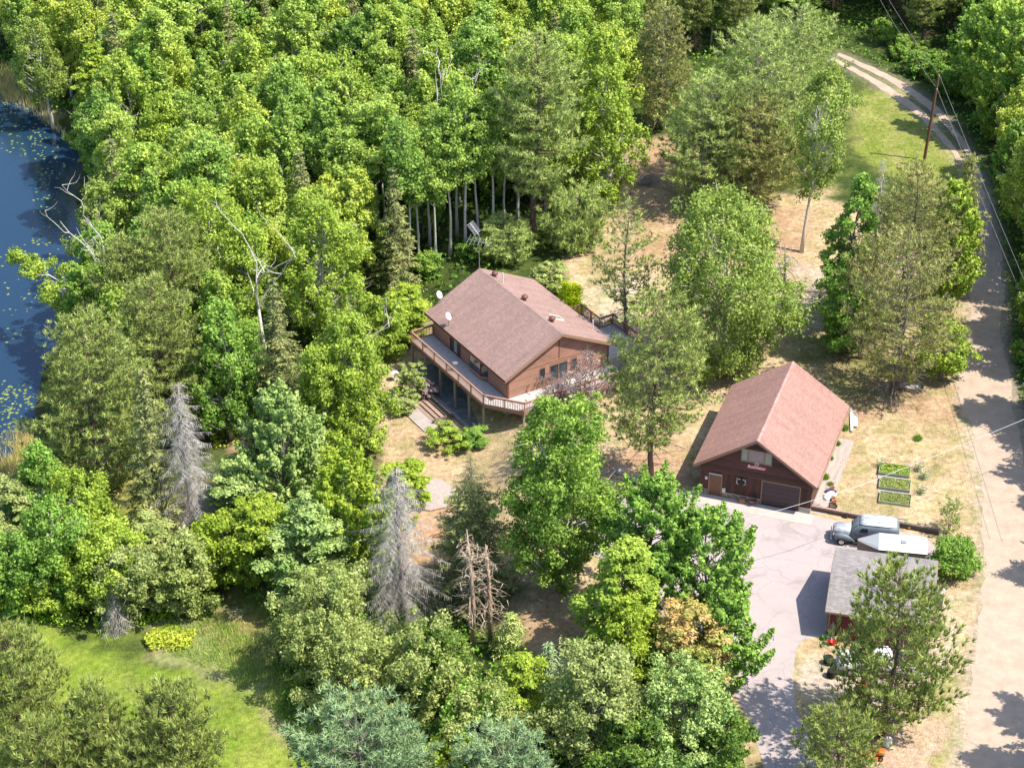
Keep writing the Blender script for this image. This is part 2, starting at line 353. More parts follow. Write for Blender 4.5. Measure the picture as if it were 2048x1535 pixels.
bp = N.new('ShaderNodeBump'); bp.inputs['Distance'].default_value = .08; L.new(n2.outputs['Fac'], bp.inputs['Height']); L.new(bp.outputs[0], b.inputs['Normal'])
go = npmesh('ground', np.column_stack([P, ZZ]), F, gm, kind='structure', smooth=True)
ca = go.data.attributes.new('soil', 'FLOAT_COLOR', 'POINT'); ca.data.foreach_set('color', np.column_stack([C*.82, np.ones(len(C))]).astype(np.float32).ravel())

# pond
wm = bpy.data.materials.new('pond_water'); wm.use_nodes = True; t = wm.node_tree; N = t.nodes; L = t.links; b = N['Principled BSDF']
b.inputs['Base Color'].default_value = (.012, .036, .075, 1); b.inputs['Roughness'].default_value = .06; b.inputs['IOR'].default_value = 1.33; b.inputs['Specular IOR Level'].default_value = 1.0
tcw = N.new('ShaderNodeTexCoord'); nw = N.new('ShaderNodeTexNoise'); nw.inputs['Scale'].default_value = 2.5; nw.inputs['Detail'].default_value = 4; L.new(tcw.outputs['Object'], nw.inputs['Vector'])
bw = N.new('ShaderNodeBump'); bw.inputs['Distance'].default_value = .012; L.new(nw.outputs['Fac'], bw.inputs['Height']); L.new(bw.outputs[0], b.inputs['Normal'])
WATER_Z = -3.55
cxs = [p for p in LAKE]
o = npmesh('pond_water', np.array([(-150, 125, WATER_Z), (-20, 125, WATER_Z), (-20, 245, WATER_Z), (-150, 245, WATER_Z)], float), np.array([[0, 1, 2, 3]]), wm, kind='structure')
# the ground dips below the water only inside the shore line: lily pads float on it
def scatter_in(poly, n, seed=1, inside=0):
    r = np.random.default_rng(seed); pl = np.array(poly); lo, hi = pl.min(0), pl.max(0); out = np.zeros((0, 2))
    while len(out) < n:
        q = lo+r.random((n*3, 2))*(hi-lo); out = np.vstack([out, q[sdist(q, poly) > inside]])
    return out[:n]
LILY = [([(60, 240), (140, 300), (110, 400), (150, 480), (60, 500), (70, 350)], 150), ([(0, 200), (100, 230), (60, 330), (0, 300)], 60), ([(0, 760), (70, 770), (60, 880), (0, 900)], 150), ([(0, 560), (90, 560), (80, 700), (0, 740)], 30), ([(0, 480), (130, 480), (100, 600), (0, 600)], 22)]
V = []; Fq = []
r = np.random.default_rng(5)
for poly, n in LILY:
    for x, y in scatter_in([G(*p, z=WATER_Z)[:2] for p in poly], n, n):
        s = r.uniform(.07, .17); a0 = r.uniform(0, 6.3); b0 = len(V)
        for k in range(7): a = a0+k*5.6/6; V.append((x+s*math.cos(a), y+s*math.sin(a), WATER_Z+.012+r.uniform(0, .02)))
        Fq.append(tuple(range(b0, b0+7)))
mb = MB(); mb.v = V; mb.f = Fq; mb.build('lily_pads', 'lily', kind='stuff')
# reeds near the lower shore
def strip(A, B, z, name, m, jit=.25, step=.6, kind='structure'):
    def res(pts):
        pts = np.array(pts); d = np.r_[0, np.cumsum(np.hypot(*np.diff(pts, axis=0).T))]; return pts, d
    a, da = res(A); b_, db = res(B); n = int(max(da[-1], db[-1])/step); tt = np.linspace(0, 1, n)
    def smooth(pts, d):
        q = np.stack([np.interp(tt*d[-1], d, pts[:, i]) for i in (0, 1)], 1); k = 7
        for i in (0, 1):
            qq = np.pad(q[:, i], k, mode='reflect', reflect_type='odd'); q[:, i] = np.convolve(qq, np.ones(2*k+1)/(2*k+1), 'valid')
        return q
    a = smooth(a, da); b_ = smooth(b_, db)
    dirn = (b_-a)/np.linalg.norm(b_-a, axis=1)[:, None]
    ja = ((fbm(tt*n*.09, tt*0+2)-.5)*3+(fbm(tt*n*.5, tt*0+5)-.5)*1.2)*jit; jb = ((fbm(tt*n*.09, tt*0+9)-.5)*3+(fbm(tt*n*.5, tt*0+3)-.5)*1.2)*jit
    a = a+dirn*ja[:, None]; b_ = b_+dirn*jb[:, None]; m_ = 9; V = []
    for i in range(n):
        for k in range(m_): q = a[i]+(b_[i]-a[i])*k/(m_-1); V.append((q[0], q[1], z))
    V = np.array(V); F = (np.arange(n-1)[:, None]*m_+np.arange(m_-1)[None, :]).ravel(); F = np.stack([F, F+1, F+m_+1, F+m_], 1)
    return npmesh(name, V, F, m, kind=kind)
# dirt road: wheel tracks pale, the crown darker with some grass
dm = MATS['dirt_road']
strip(RL[:14], RR[:14], .006, 'dirt_road', 'dirt_road', .35, .35)
lerp = lambda t: [(a[0]+(b_[0]-a[0])*t, a[1]+(b_[1]-a[1])*t) for a, b_ in zip(RL[12:], RR[12:])]
strip(lerp(.02), lerp(.36), .012, 'wheel_track', 'dirt_road', .2, .35); strip(lerp(.62), lerp(.98), .012, 'wheel_track', 'dirt_road', .2, .35)
# grassy strip between the two wheel tracks of the upper lane
mid = [((a[0]+b[0])/2, (a[1]+b[1])/2) for a, b in zip(RL[11:], RR[11:])]
def edge_smooth_poly(poly, z, name, m, jit=.06, step=.5):
    pts = []; n = len(poly)
    for i in range(n):
        a = np.array(poly[i]); b_ = np.array(poly[(i+1) % n]); k = max(1, int(np.linalg.norm(b_-a)/step))
        for j in range(k): pts.append(a+(b_-a)*j/k)
    pts = np.array(pts)
    for _ in range(3): pts = .5*pts+.25*np.roll(pts, 1, 0)+.25*np.roll(pts, -1, 0)
    i = np.arange(len(pts)); d = pts-np.roll(pts, 1, 0); nrm = np.stack([d[:, 1], -d[:, 0]], 1)/(np.linalg.norm(d, axis=1)[:, None]+1e-9)
    pts = pts+nrm*((fbm(i*.4, i*0+1.)-.5)*4*jit)[:, None]
    from mathutils.geometry import tessellate_polygon
    vs = [Vector((p[0], p[1], z)) for p in pts]; tr = tessellate_polygon([vs])
    mb = MB(); mb.v = [tuple(v) for v in vs]; mb.f = [tuple(f) for f in tr]
    o = mb.build(name, m, kind='structure')
    return o
edge_smooth_poly(DRIVE, .008, 'driveway', 'asphalt')
# worn asphalt: faint cracks, patches and tyre smudges belong to its surface
t_ = MATS['asphalt'].node_tree; N_ = t_.nodes; L_ = t_.links; pb = N_['Principled BSDF']; prev = pb.inputs['Base Color'].links[0].from_socket
tc_ = N_.new('ShaderNodeTexCoord'); wn = N_.new('ShaderNodeTexNoise'); wn.inputs['Scale'].default_value = .8; wn.inputs['Detail'].default_value = 5; L_.new(tc_.outputs['Object'], wn.inputs['Vector'])
mv = N_.new('ShaderNodeMixRGB'); mv.blend_type = 'ADD'; mv.inputs[0].default_value = 1.6; L_.new(tc_.outputs['Object'], mv.inputs[1]); L_.new(wn.outputs['Color'], mv.inputs[2])
vo = N_.new('ShaderNodeTexVoronoi'); vo.feature = 'DISTANCE_TO_EDGE'; vo.inputs['Scale'].default_value = .30; L_.new(mv.outputs[0], vo.inputs['Vector'])
mc = N_.new('ShaderNodeMapRange'); mc.inputs[1].default_value = .0; mc.inputs[2].default_value = .016; mc.inputs[3].default_value = .84; mc.inputs[4].default_value = 1; L_.new(vo.outputs['Distance'], mc.inputs[0])
bn = N_.new('ShaderNodeTexNoise'); bn.inputs['Scale'].default_value = .28; bn.inputs['Detail'].default_value = 7; bn.inputs['Roughness'].default_value = .62; bn.inputs['Distortion'].default_value = 1.4; L_.new(tc_.outputs['Object'], bn.inputs['Vector'])
mb_ = N_.new('ShaderNodeMapRange'); mb_.inputs[1].default_value = .56; mb_.inputs[2].default_value = .70; mb_.inputs[3].default_value = 1.04; mb_.inputs[4].default_value = .76; L_.new(bn.outputs['Fac'], mb_.inputs[0])
gn = N_.new('ShaderNodeTexNoise'); gn.inputs['Scale'].default_value = 9; gn.inputs['Detail'].default_value = 6; gn.inputs['Roughness'].default_value = .8; L_.new(tc_.outputs['Object'], gn.inputs['Vector'])
mg = N_.new('ShaderNodeMapRange'); mg.inputs[1].default_value = .3; mg.inputs[2].default_value = .7; mg.inputs[3].default_value = .86; mg.inputs[4].default_value = 1.12; L_.new(gn.outputs['Fac'], mg.inputs[0])
m1 = N_.new('ShaderNodeMath'); m1.operation = 'MULTIPLY'; L_.new(mc.outputs[0], m1.inputs[0]); L_.new(mb_.outputs[0], m1.inputs[1]); m2 = N_.new('ShaderNodeMath'); m2.operation = 'MULTIPLY'; L_.new(m1.outputs[0], m2.inputs[0]); L_.new(mg.outputs[0], m2.inputs[1])
hz_ = N_.new('ShaderNodeHueSaturation'); L_.new(prev, hz_.inputs['Color']); L_.new(m2.outputs[0], hz_.inputs['Value']); L_.new(hz_.outputs[0], pb.inputs['Base Color'])
# concrete apron before the garage, two slabs on the driveway
gx = lambda lx, ly: tuple(np.array([18.948, 135.445])+np.array([math.cos(1.2356), math.sin(1.2356)])*(ly+.494)+np.array([math.sin(1.2356), -math.cos(1.2356)])*lx)
# ------------------------------------------------------------------ buildings
def shingles(parent, A, B, Cp, D, m, course=.145, tab=.32, seed=1):
    """A,B eave corners, C,D the ridge corners above B and A; overlapping tabs in courses, each course a step"""
    A, B, Cp, D = map(lambda q: np.array(q, float), (A, B, Cp, D)); u = B-A; W = np.linalg.norm(u); u /= W; v = D-A; Ls = np.linalg.norm(v); v /= Ls; n = np.cross(u, v); n /= np.linalg.norm(n)
    if n[2] < 0: n = -n
    r = np.random.default_rng(seed); V = []; F = []
    nc = int(Ls/course)
    for c in range(nc):
        y0 = c*Ls/nc-(.02 if c else 0); y1 = (c+1)*Ls/nc+.0; x = -((c % 3)*tab/3) if c % 2 else 0
        x = -tab*r.random()
        while x < W:
            xa = max(x, 0); xb = min(x+tab-.006, W); x += tab
            if xb-xa < .02: continue
            th = .016+r.uniform(0, .007); lo = .002
            for (xx, yy, hh) in ((xa, y0, 0), (xb, y0, 0), (xa, y0, th), (xb, y0, th), (xb, y1, lo), (xa, y1, lo)): V.append(A+u*xx+v*yy+n*hh)
            b = len(V)-6; F += [(b, b+1, b+3, b+2), (b+2, b+3, b+4, b+5)]
    mb = MB(); mb.v = [tuple(q) for q in V]; mb.f = F
    return mb.build('shingles', m, parent, kind='stuff')
def roofslab(parent, name, A, B, Cp, D, th, m):
    n = (Vector(B)-Vector(A)).cross(Vector(D)-Vector(A)).normalized()
    if n.z < 0: n = -n
    mb = MB(); mb.hexa([Vector(q)-n*th for q in (A, B, Cp, D)]+[Vector(q)-n*.001 for q in (A, B, Cp, D)]); return mb.build(name, m, parent)
def bx(name, m, parent, *a, bevel=0, kind=None): return MB().box(*a).build(name, m, parent, bevel=bevel, kind=kind)

# ---------------- log house -------------------------------------------------------------
HTH = 2.1279
hx, hy = 4.223+math.cos(HTH)*.5, 151.552+math.sin(HTH)*.5
house = thing('log_house', 'large brown cedar house with a low red shingle roof and a raised wraparound deck', 'house', (hx, hy, 0), HTH-math.pi/2)
W, E, ZR, WL, FLR = 5.65, 3.42, 6.21, 12.394, 1.27
ys0, ys1 = -.5, 12.894
for sgn, sd_ in ((-1, 11), (1, 12)):
    A, B, Cc, D = (sgn*W, ys0, E), (sgn*W, ys1, E), (0, ys1, ZR), (0, ys0, ZR)
    rf = roofslab(house, 'roof', A, B, Cc, D, .16, 'trim_brown')
    shingles(rf, A, B, Cc, D, 'roof_red_house', seed=sd_)
    # fascia on eave and rakes
    s_ = math.atan2(ZR-E, W)
    bx('fascia', 'trim_brown', rf, *sorted((sgn*W, sgn*(W+.03))), ys0, ys1, E-.22, E+.0)
    MB().extr([(sgn*W, ys0-.03, E-.26), (0, ys0-.03, ZR-.26), (0, ys0-.03, ZR-.01), (sgn*W, ys0-.03, E-.01)], (0, .028, 0)).build('rake_board', 'trim_tan', rf)
    MB().extr([(sgn*W, ys1, E-.26), (0, ys1, ZR-.26), (0, ys1, ZR-.01), (sgn*W, ys1, E-.01)], (0, .028, 0)).build('rake_board', 'trim_tan', rf)
mb = MB()
for k in range(44): y = ys0+k*.3045; mb.extr([(-.16, y, ZR-.055), (0, y, ZR+.03+.006*(k % 2)), (.16, y, ZR-.055), (0, y, ZR-.02)], (0, .30, 0))
mb.build('ridge_cap', 'roof_red_house', house, kind='stuff')
XW = 5.1
zt = lambda x: ZR-.17-(ZR-E)/W*abs(x)   # underside of the roof
core = MB(); core.extr([(-XW+.05, .05, -2), (XW-.05, .05, -2), (XW-.05, .05, zt(XW)-.02), (0, .05, zt(0)-.02), (-XW+.05, .05, zt(XW)-.02)], (0, WL-.1, 0))
core.build('wall_core', 'concrete_wall', house)
def boards(wallo, name, m, x0, x1, z0, z1, place, holes=(), h=.19, top=None, proud=.045):
    """one lap board per course, cut round the openings; place(x, z, out) -> 3-D point"""
    n = int(round((z1-z0)/h)); h = (z1-z0)/n
    for i in range(n):
        za, zb = z0+i*h, z0+(i+1)*h-.012; a, b_ = x0, x1
        if top:                           # clipped by the gable
            while a < b_ and top(a) < zb: a += .02
            while b_ > a and top(b_) < zb: b_ -= .02
            if b_-a < .1: continue
        segs = [(a, b_)]
        for (u0, u1, v0, v1) in holes:
            if zb > v0+.03 and za < v1-.03:
                ns = []
                for s0, s1 in segs:
                    if u0 <= s0 and u1 >= s1: continue
                    if u0 > s0 and u0 < s1: ns.append((s0, u0))
                    if u1 > s0 and u1 < s1: ns.append((u1, s1))
                    if u1 <= s0 or u0 >= s1: ns.append((s0, s1))
                segs = ns
        for s0, s1 in segs:
            if s1-s0 < .04: continue
            mb = MB(); mb.hexa([place(s0, za, 0), place(s1, za, 0), place(s1, za, proud), place(s0, za, proud), place(s0, zb, 0), place(s1, zb, 0), place(s1, zb, .008), place(s0, zb, .008)])
            mb.build(name, m, wallo)
def window(parent, place, u0, u1, v0, v1, name='window', fr='trim_tan', fw=.07, mull=(), pane='glass', rails=()):
    f = MB()
    def bar(a, b_, c, d, o0=.0, o1=.06): f.hexa([place(a, c, o0), place(b_, c, o0), place(b_, c, o1), place(a, c, o1), place(a, d, o0), place(b_, d, o0), place(b_, d, o1), place(a, d, o1)])
    bar(u0, u0+fw, v0+fw, v1-fw); bar(u1-fw, u1, v0+fw, v1-fw); bar(u0, u1, v0, v0+fw); bar(u0, u1, v1-fw, v1)
    for m_ in mull: bar(m_-.03, m_+.03, v0+fw+.002, v1-fw-.002, 0, .05)
    for m_ in rails: bar(u0+fw+.002, u1-fw-.002, m_-.02, m_+.02, 0, .045)
    fo = f.build(name, fr, parent)
    e = sorted([u0+fw]+list(mull)+[u1-fw])
    for a, b_ in zip(e[:-1], e[1:]):
        p = MB(); p.hexa([place(a, v0+fw, .005), place(b_, v0+fw, .005), place(b_, v0+fw, .02), place(a, v0+fw, .02), place(a, v1-fw, .005), place(b_, v1-fw, .005), place(b_, v1-fw, .02), place(a, v1-fw, .02)])
        p.build('pane', pane, fo)
    return fo
# the gable wall towards the drive
pg = lambda x, z, o: (x, -o, z)
gw = MB().extr([(-XW, 0, FLR-.05), (XW, 0, FLR-.05), (XW, 0, zt(XW)), (0, 0, zt(0)), (-XW, 0, zt(XW))], (0, .045, 0)).build('gable_wall', 'trim_brown', house)
holes = [(-1.98, -1.36, 2.0, 3.16), (-.95, .88, 1.5, 3.14), (1.17, 1.84, 2.0, 3.12)]
boards(gw, 'siding_board', 'cedar', -XW+.13, XW-.13, FLR, 3.42, pg, holes, .17)
bx('belt_board', 'cedar', gw, -XW+.13, XW-.13, -.06, 0, 3.424, 3.58)
# diagonal boards above the belt, meeting at the centre post
sl_ = .62
for sgn in (-1, 1):
    c = -3.4
    while c < 3.0:
        # band between lines z = zb + c + sl*|x| , clipped to triangle
        pts = []
        poly = [(0.05, 3.6), (XW-.12, 3.6), (0.05, zt(0)-.06)] if False else [(0.05, 3.585), ((ZR-.17-.04-3.585)/((ZR-E)/W), 3.585), (0.05, zt(0)-.06)]
        def clip(poly, f):
            out = []
            for i in range(len(poly)):
                p, q = poly[i], poly[(i+1) % len(poly)]; a, b_ = f(p), f(q)
                if a >= 0: out.append(p)
                if (a >= 0) != (b_ >= 0): tt = a/(a-b_); out.append((p[0]+(q[0]-p[0])*tt, p[1]+(q[1]-p[1])*tt))
            return out
        h = .195
        f1 = lambda p: p[1]-(3.585+c+sl_*p[0]); f2 = lambda p: (3.585+c+h-.012+sl_*p[0])-p[1]
        q = clip(clip(poly, f1), f2) if True else poly
        if len(q) >= 3:
            MB().extr([(sgn*x, -.022, z) for x, z in q], (0, .022, 0)).build('diagonal_board', 'cedar', gw)
        c += h
bx('centre_post', 'trim_brown', gw, -.05, .05, -.04, 0, 3.582, zt(0)-.1)
for s in (-1, 1): bx('corner_board', 'trim_brown', gw, *sorted((s*XW, s*(XW-.13))), -.045, 0, FLR-.04, zt(XW)-.02)
window(gw, pg, -1.98, -1.36, 2.0, 3.16, fw=.06)
window(gw, pg, -.95, .88, 1.5, 3.14, fw=.07, mull=(-.03,))
window(gw, pg, 1.17, 1.84, 2.0, 3.12, fw=.06)
# the long wall over the deck
pl = lambda y, z, o: (-XW-o, y, z)
lw = MB().box(-XW, -XW+.045, .05, WL, FLR-.05, zt(XW)-.01).build('deck_wall', 'trim_brown', house)
holes = [(7.64, 9.46, FLR-.1, 3.18), (3.1, 5.8, 1.55, 3.12)]
boards(lw, 'siding_board', 'cedar', .05, WL-.05, FLR, zt(XW)-.03, pl, holes, .17)
bx('corner_board', 'trim_brown', lw, -XW-.045, -XW, -.04, .09, FLR-.04, zt(XW)-.02)
dr_ = window(lw, pl, 7.64, 9.46, FLR, 3.2, 'sliding_door', 'trim_brown', .07, mull=(8.2, 8.9))
bx('curtain', 'curtain', dr_, -XW-.024, -XW-.021, 8.3, 8.8, FLR+.1, 3.1)
# bay window: three faces
bay = MB(); pts = [(-XW, 3.1), (-XW-.5, 3.55), (-XW-.5, 5.35), (-XW, 5.8)]
bay.prism([(x, y) for x, y in pts[::-1]], 1.45, 1.72); bay.prism([(x, y) for x, y in pts[::-1]], 2.98, 3.1)
bayo = bay.build('bay_window', 'cedar', house)
for a, b_ in zip(pts[:-1], pts[1:]):
    a = Vector((*a, 0)); b_ = Vector((*b_, 0)); d = (b_-a).normalized(); nn = Vector((-d.y, d.x, 0)); nn = nn if nn.x < 0 else -nn; ln = (b_-a).length
    pf = lambda u, z, o, a=a, d=d, nn=nn: tuple(a+d*u+nn*(o-.03)+Vector((0, 0, z)))
    MB().hexa([pf(0, 1.72, 0), pf(.06, 1.72, 0), pf(.06, 1.72, .05), pf(0, 1.72, .05), pf(0, 2.98, 0), pf(.06, 2.98, 0), pf(.06, 2.98, .05), pf(0, 2.98, .05)]).build('mullion', 'trim_brown', bayo)
    MB().hexa([pf(.06, 1.72, 0), pf(ln-.06, 1.72, 0), pf(ln-.06, 1.72, .02), pf(.06, 1.72, .02), pf(.06, 2.98, 0), pf(ln-.06, 2.98, 0), pf(ln-.06, 2.98, .02), pf(.06, 2.98, .02)]).build('pane', 'glass', bayo)
bx('curtain', 'curtain', bayo, -XW-.2, -XW-.18, 3.3, 3.62, 1.8, 2.9)
# other two walls
bk = MB().extr([(-XW, WL, FLR-.05), (XW, WL, FLR-.05), (XW, WL, zt(XW)), (0, WL, zt(0)), (-XW, WL, zt(XW))], (0, -.045, 0)).build('back_wall', 'cedar', house)
rw = MB().box(XW-.045, XW, .05, WL-.05, FLR-.05, zt(XW)-.01).build('yard_wall', 'cedar', house)
# roof furniture
slp = lambda x: ZR-(ZR-E)/W*abs(x)+.02
for (x, y) in ((.6, 11.3), (.58, 6.35), (.62, 2.05)):
    v = MB().lathe((x, y, slp(x)-.12), [(.24, 0), (.15, .1), (.12, .3), (.12, .34), (.25, .36), (.30, .45), (.27, .56), (.16, .64), (.03, .67)], 14).build('roof_turbine', 'brown_metal', house, True)
MB().lathe((.66, 10.05, slp(.66)-.1), [(.055, 0), (.055, 1.05)], 10).build('vent_pipe', 'white_paint', house)
MB().lathe((5.0, 2.3, slp(5)-.1), [(.05, 0), (.05, .95)], 10).build('vent_pipe', 'white_paint', house)
nrm = Vector((ZR-E, 0, W)).normalized(); uu = Vector((W, 0, -(ZR-E))).normalized(); c0 = Vector((1.75, 3.2, slp(1.75)))
sk = MB()
for (a, b_, c, d) in ((-.62, .62, -.42, -.34), (-.62, .62, .34, .42), (-.62, -.54, -.34, .34), (.54, .62, -.34, .34)):
    sk.hexa([c0+uu*x+Vector((0, y, 0))+nrm*z for z in (-.02, .11) for x, y in ((a, c), (b_, c), (b_, d), (a, d))])
sko = sk.build('skylight', 'white_metal', house)
mat('skylight_glass', (.30, .32, .20), .12, .1, 2, spec=.8)
MB().hexa([c0+uu*x+Vector((0, y, 0))+nrm*z for z in (.05, .08) for x, y in ((-.54, -.34), (.54, -.34), (.54, .34), (-.54, .34))]).build('pane', 'skylight_glass', sko)
# ---------------- deck
deck = MB()
DP = [(-7.4, .2), (-7.4, 12.5)]
Bc = (-5.15, -2.75); Cc_ = (5.6, -2.75)
dk = MB().prism([(-7.36, .18), (-5.12, -2.70), (5.5, -2.70), (5.5, -.08), (-5.2, -.08), (-5.2, 12.4), (-7.36, 12.4)][::-1], FLR-.27, FLR-.045).build('deck', 'trim_tan', house)
# planks run along the long wall, then along the gable
for i in range(15):
    x0 = -7.38+i*.146; x1 = x0+.138
    if x1 > -5.16: x1 = -5.16
    ya = .2-(x0+7.4)*1.30
    if x0 < -5.17: MB().hexa([(x0, ya+.02, FLR-.04), (x1, ya-.16, FLR-.04), (x1, 12.45, FLR-.04), (x0, 12.45, FLR-.04), (x0, ya+.02, FLR), (x1, ya-.16, FLR), (x1, 12.45, FLR), (x0, 12.45, FLR)]).build('deck_board', 'deck_wood', dk)
for i in range(18):
    y0 = -2.72+i*.146; MB().box(-5.15, 5.52, y0, y0+.138, FLR-.04, FLR).build('deck_board', 'deck_wood', dk)
def railing(pts, parent, closed=False, step=.15, post=1.9, hgt=.98, z=None, skip=()):
    z = FLR if z is None else z
    for si, (a, b_) in enumerate(zip(pts[:-1], pts[1:])):
        a = Vector((*a, z)); b_ = Vector((*b_, z)); d = b_-a; L_ = d.length; d /= L_; ang = math.atan2(d.y, d.x)
        MB().cbox(a+d*L_/2+Vector((0, 0, hgt)), (L_+.1, .15, .04), ang).build('handrail', 'rail_wood', parent)
        MB().cbox(a+d*L_/2+Vector((0, 0, hgt-.11)), (L_-.1, .035, .09), ang).build('rail', 'rail_wood', parent)
        MB().cbox(a+d*L_/2+Vector((0, 0, .06)), (L_-.1, .035, .09), ang).build('rail', 'rail_wood', parent)
        n = max(1, round(L_/post))
        for k in range(n+(1 if si == len(pts)-2 else 0)):
            q = a+d*(L_*k/n); MB().cbox(q+Vector((0, 0, hgt/2-.17)), (.1, .1, hgt+.32), ang).build('rail_post', 'rail_wood', parent)
        nb = int(L_/step); me = None
        for k in range(1, nb):
            q = a+d*(L_*k/nb)+Vector((-d.y, d.x, 0))*-.036
            if me is None: me = MB().box(-.02, .02, -.02, .02, -.22, hgt-.07).build('baluster', 'rail_wood', parent, bevel=0); me.location = q; me.rotation_euler.z = ang; src = me
            else: inst('baluster', src, parent, q, (0, 0, ang))
railing([(-5.15, 12.42), (-7.34, 12.42), (-7.34, .18), (-5.10, -2.68), (5.45, -2.68)], dk)
for (x, y) in ((-7.3, .3), (-7.3, 2.65), (-7.3, 5.0), (-7.3, 7.5), (-7.3, 10.0), (-7.3, 12.3), (-5.1, -2.55), (-2.4, -2.55), (.3, -2.55), (3, -2.55)):
    p = Matrix.Rotation(HTH-math.pi/2, 3, 'Z') @ Vector((x, y, 0)); zb = float(HT(p.x+hx, p.y+hy))-.3
    bx('deck_post', 'post_wood', dk, x-.08, x+.08, y-.08, y+.08, zb, FLR-.28)
for x in (-7.2, -6.3): bx('beam', 'timber', dk, x-.05, x+.05, .3, 12.3, FLR-.5, FLR-.272)
# back deck with railing on the yard side
d2 = MB().box(5.15, 8.1, .8, 8.6, -.2, FLR-.05).build('yard_deck', 'deck_wood', house)
railing([(5.2, 8.5), (8.0, 8.5), (8.0, 5.6), (9.4, 5.6), (9.4, 1.0)], d2, z=FLR)
MB().box(8.1, 9.5, .9, 5.7, -.2, FLR-.05).build('deck_extension', 'deck_wood', d2)
# paved floor and retaining walls below the deck
def local_house(x, y): p = Matrix.Rotation(HTH-math.pi/2, 3, 'Z') @ Vector((x, y, 0)); return (p.x+hx, p.y+hy)
pav = thing('paver_terrace', 'shaded paved terrace on the ground under the raised deck', 'terrace', (hx, hy, 0), HTH-math.pi/2)
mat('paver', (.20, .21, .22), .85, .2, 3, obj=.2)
me = None
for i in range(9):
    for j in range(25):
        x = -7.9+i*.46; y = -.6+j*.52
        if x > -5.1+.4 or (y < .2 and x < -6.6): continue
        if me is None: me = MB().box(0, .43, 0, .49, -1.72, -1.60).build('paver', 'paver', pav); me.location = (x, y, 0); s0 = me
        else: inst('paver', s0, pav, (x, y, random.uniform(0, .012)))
# low block wall edging the terrace (dark wall beyond the posts in the photograph)
wl = thing('block_wall', 'low wall of dark split blocks along the edge of the terrace below the deck', 'wall', (hx, hy, 0), HTH-math.pi/2)
me = None
for c in range(2):
    for j in range(30):
        q = (-8.1, 9.3-j*.335+(c % 2)*.16, -1.66+c*.15)
        if me is None: me = MB().box(-.13, .13, -.155, .155, 0, .145).build('wall_block', 'block', wl); me.location = q; s0 = me
        else: inst('wall_block', s0, wl, q)
# timber terraces with steps down to the lawn slab
tt_ = thing('timber_steps', 'weathered timber steps beside the concrete slab below the deck', 'steps', (hx, hy, 0), HTH-math.pi/2)
for k in range(4):
    x = -9.1-.42*k if False else -8.75-.38*k
    bx('step_timber', 'timber_pink' if k else 'timber', tt_, x-.16, x+.16, 3.9+.12*k, 8.1+.1*k, -2.0, -1.28-.12*k)
bx('side_timber', 'timber', tt_, -8.6, -8.44, 3.6, 8.6, -1.9, -1.12)
bx('side_timber', 'timber', tt_, -10.2, -8.6, 3.72, 3.88, -1.9, -1.3)
pad = thing('concrete_slab', 'flat pinkish concrete slab on the lawn at the foot of the timber steps', 'slab', (hx, hy, 0), HTH-math.pi/2)
mat('slab', (.42, .36, .34), .9, .2, 1.2, .003, 20)
for j in range(3): bx('slab_section', 'slab', pad, -11.45, -10.12, 3.1+j*1.95, 3.1+j*1.95+1.93, -1.95, -1.60)
arcw = thing('curved_edging', 'short curved edging of pink blocks at the near end of the terrace', 'edging', (hx, hy, 0), HTH-math.pi/2)
for k in range(9):
    a = R(200+k*14); q = (-7.3+1.0*math.cos(a), -1.0+1.0*math.sin(a), -1.62)
    MB().cbox(q, (.3, .22, .3), a+math.pi/2).build('edging_block', 'timber_pink', arcw)
# patio set on the deck is seen as a small grey stand
fs = thing('plant_stand', 'small grey wire plant stand standing on the shaded deck', 'plant stand', (*local_house(-6.6, 6.1), FLR))
mb = MB()
for k in range(3): a = 2.1*k; mb.tube([(.22*math.cos(a), .22*math.sin(a), 0), (.03*math.cos(a), .03*math.sin(a), .45), (.2*math.cos(a), .2*math.sin(a), .8)], .014, 5)
mb.build('legs', 'galv', fs); MB().lathe((0, 0, .78), [(.24, 0), (.24, .03)], 14).build('tray', 'galv', fs)

# satellite dishes
def dish(name, label, lx, ly, az, tall):
    x, y = local_house(lx, ly); z = slp(lx)
    t = thing(name, label, 'satellite dish', (x, y, z))
    MB().tube([(0, 0, -.03), (0, 0, tall*.55), (-.08, 0, tall)], .03, 8).build('mast', 'galv', t)
    MB().tube([(.35, .2, -.16), (0, 0, tall*.5)], .018, 6).build('strut', 'galv', t)
    MB().tube([(-.2, .35, -.02), (0, 0, tall*.5)], .018, 6).build('strut', 'galv', t)
    ax = Vector((math.cos(az)*.8, math.sin(az)*.8, .55)).normalized()
    d = MB().lathe(Vector((-.08, 0, tall)), [(.02, 0), (.16, .02), (.27, .06), (.35, .11), (.36, .125), (.34, .125), (.25, .075), (.15, .035), (.02, .02)], 22, ax).build('reflector', 'white_metal', t, True)
    MB().tube([Vector((-.08, 0, tall-.35)), Vector((-.08, 0, tall))+ax*.5-Vector((0, 0, .12))], .015, 6).build('feed_arm', 'galv', t)
    MB().ball(Vector((-.08, 0, tall))+ax*.5-Vector((0, 0, .10)), .06, 8, 5).build('feed_horn', 'dark_metal', t)
dish('satellite_dish', 'white satellite dish standing on the near side of the house roof above the eave', -5.25, 9.45, R(-25), .95)
dish('satellite_dish', 'white satellite dish at the far left edge of the house roof', -4.3, 12.6, R(-30), .8)
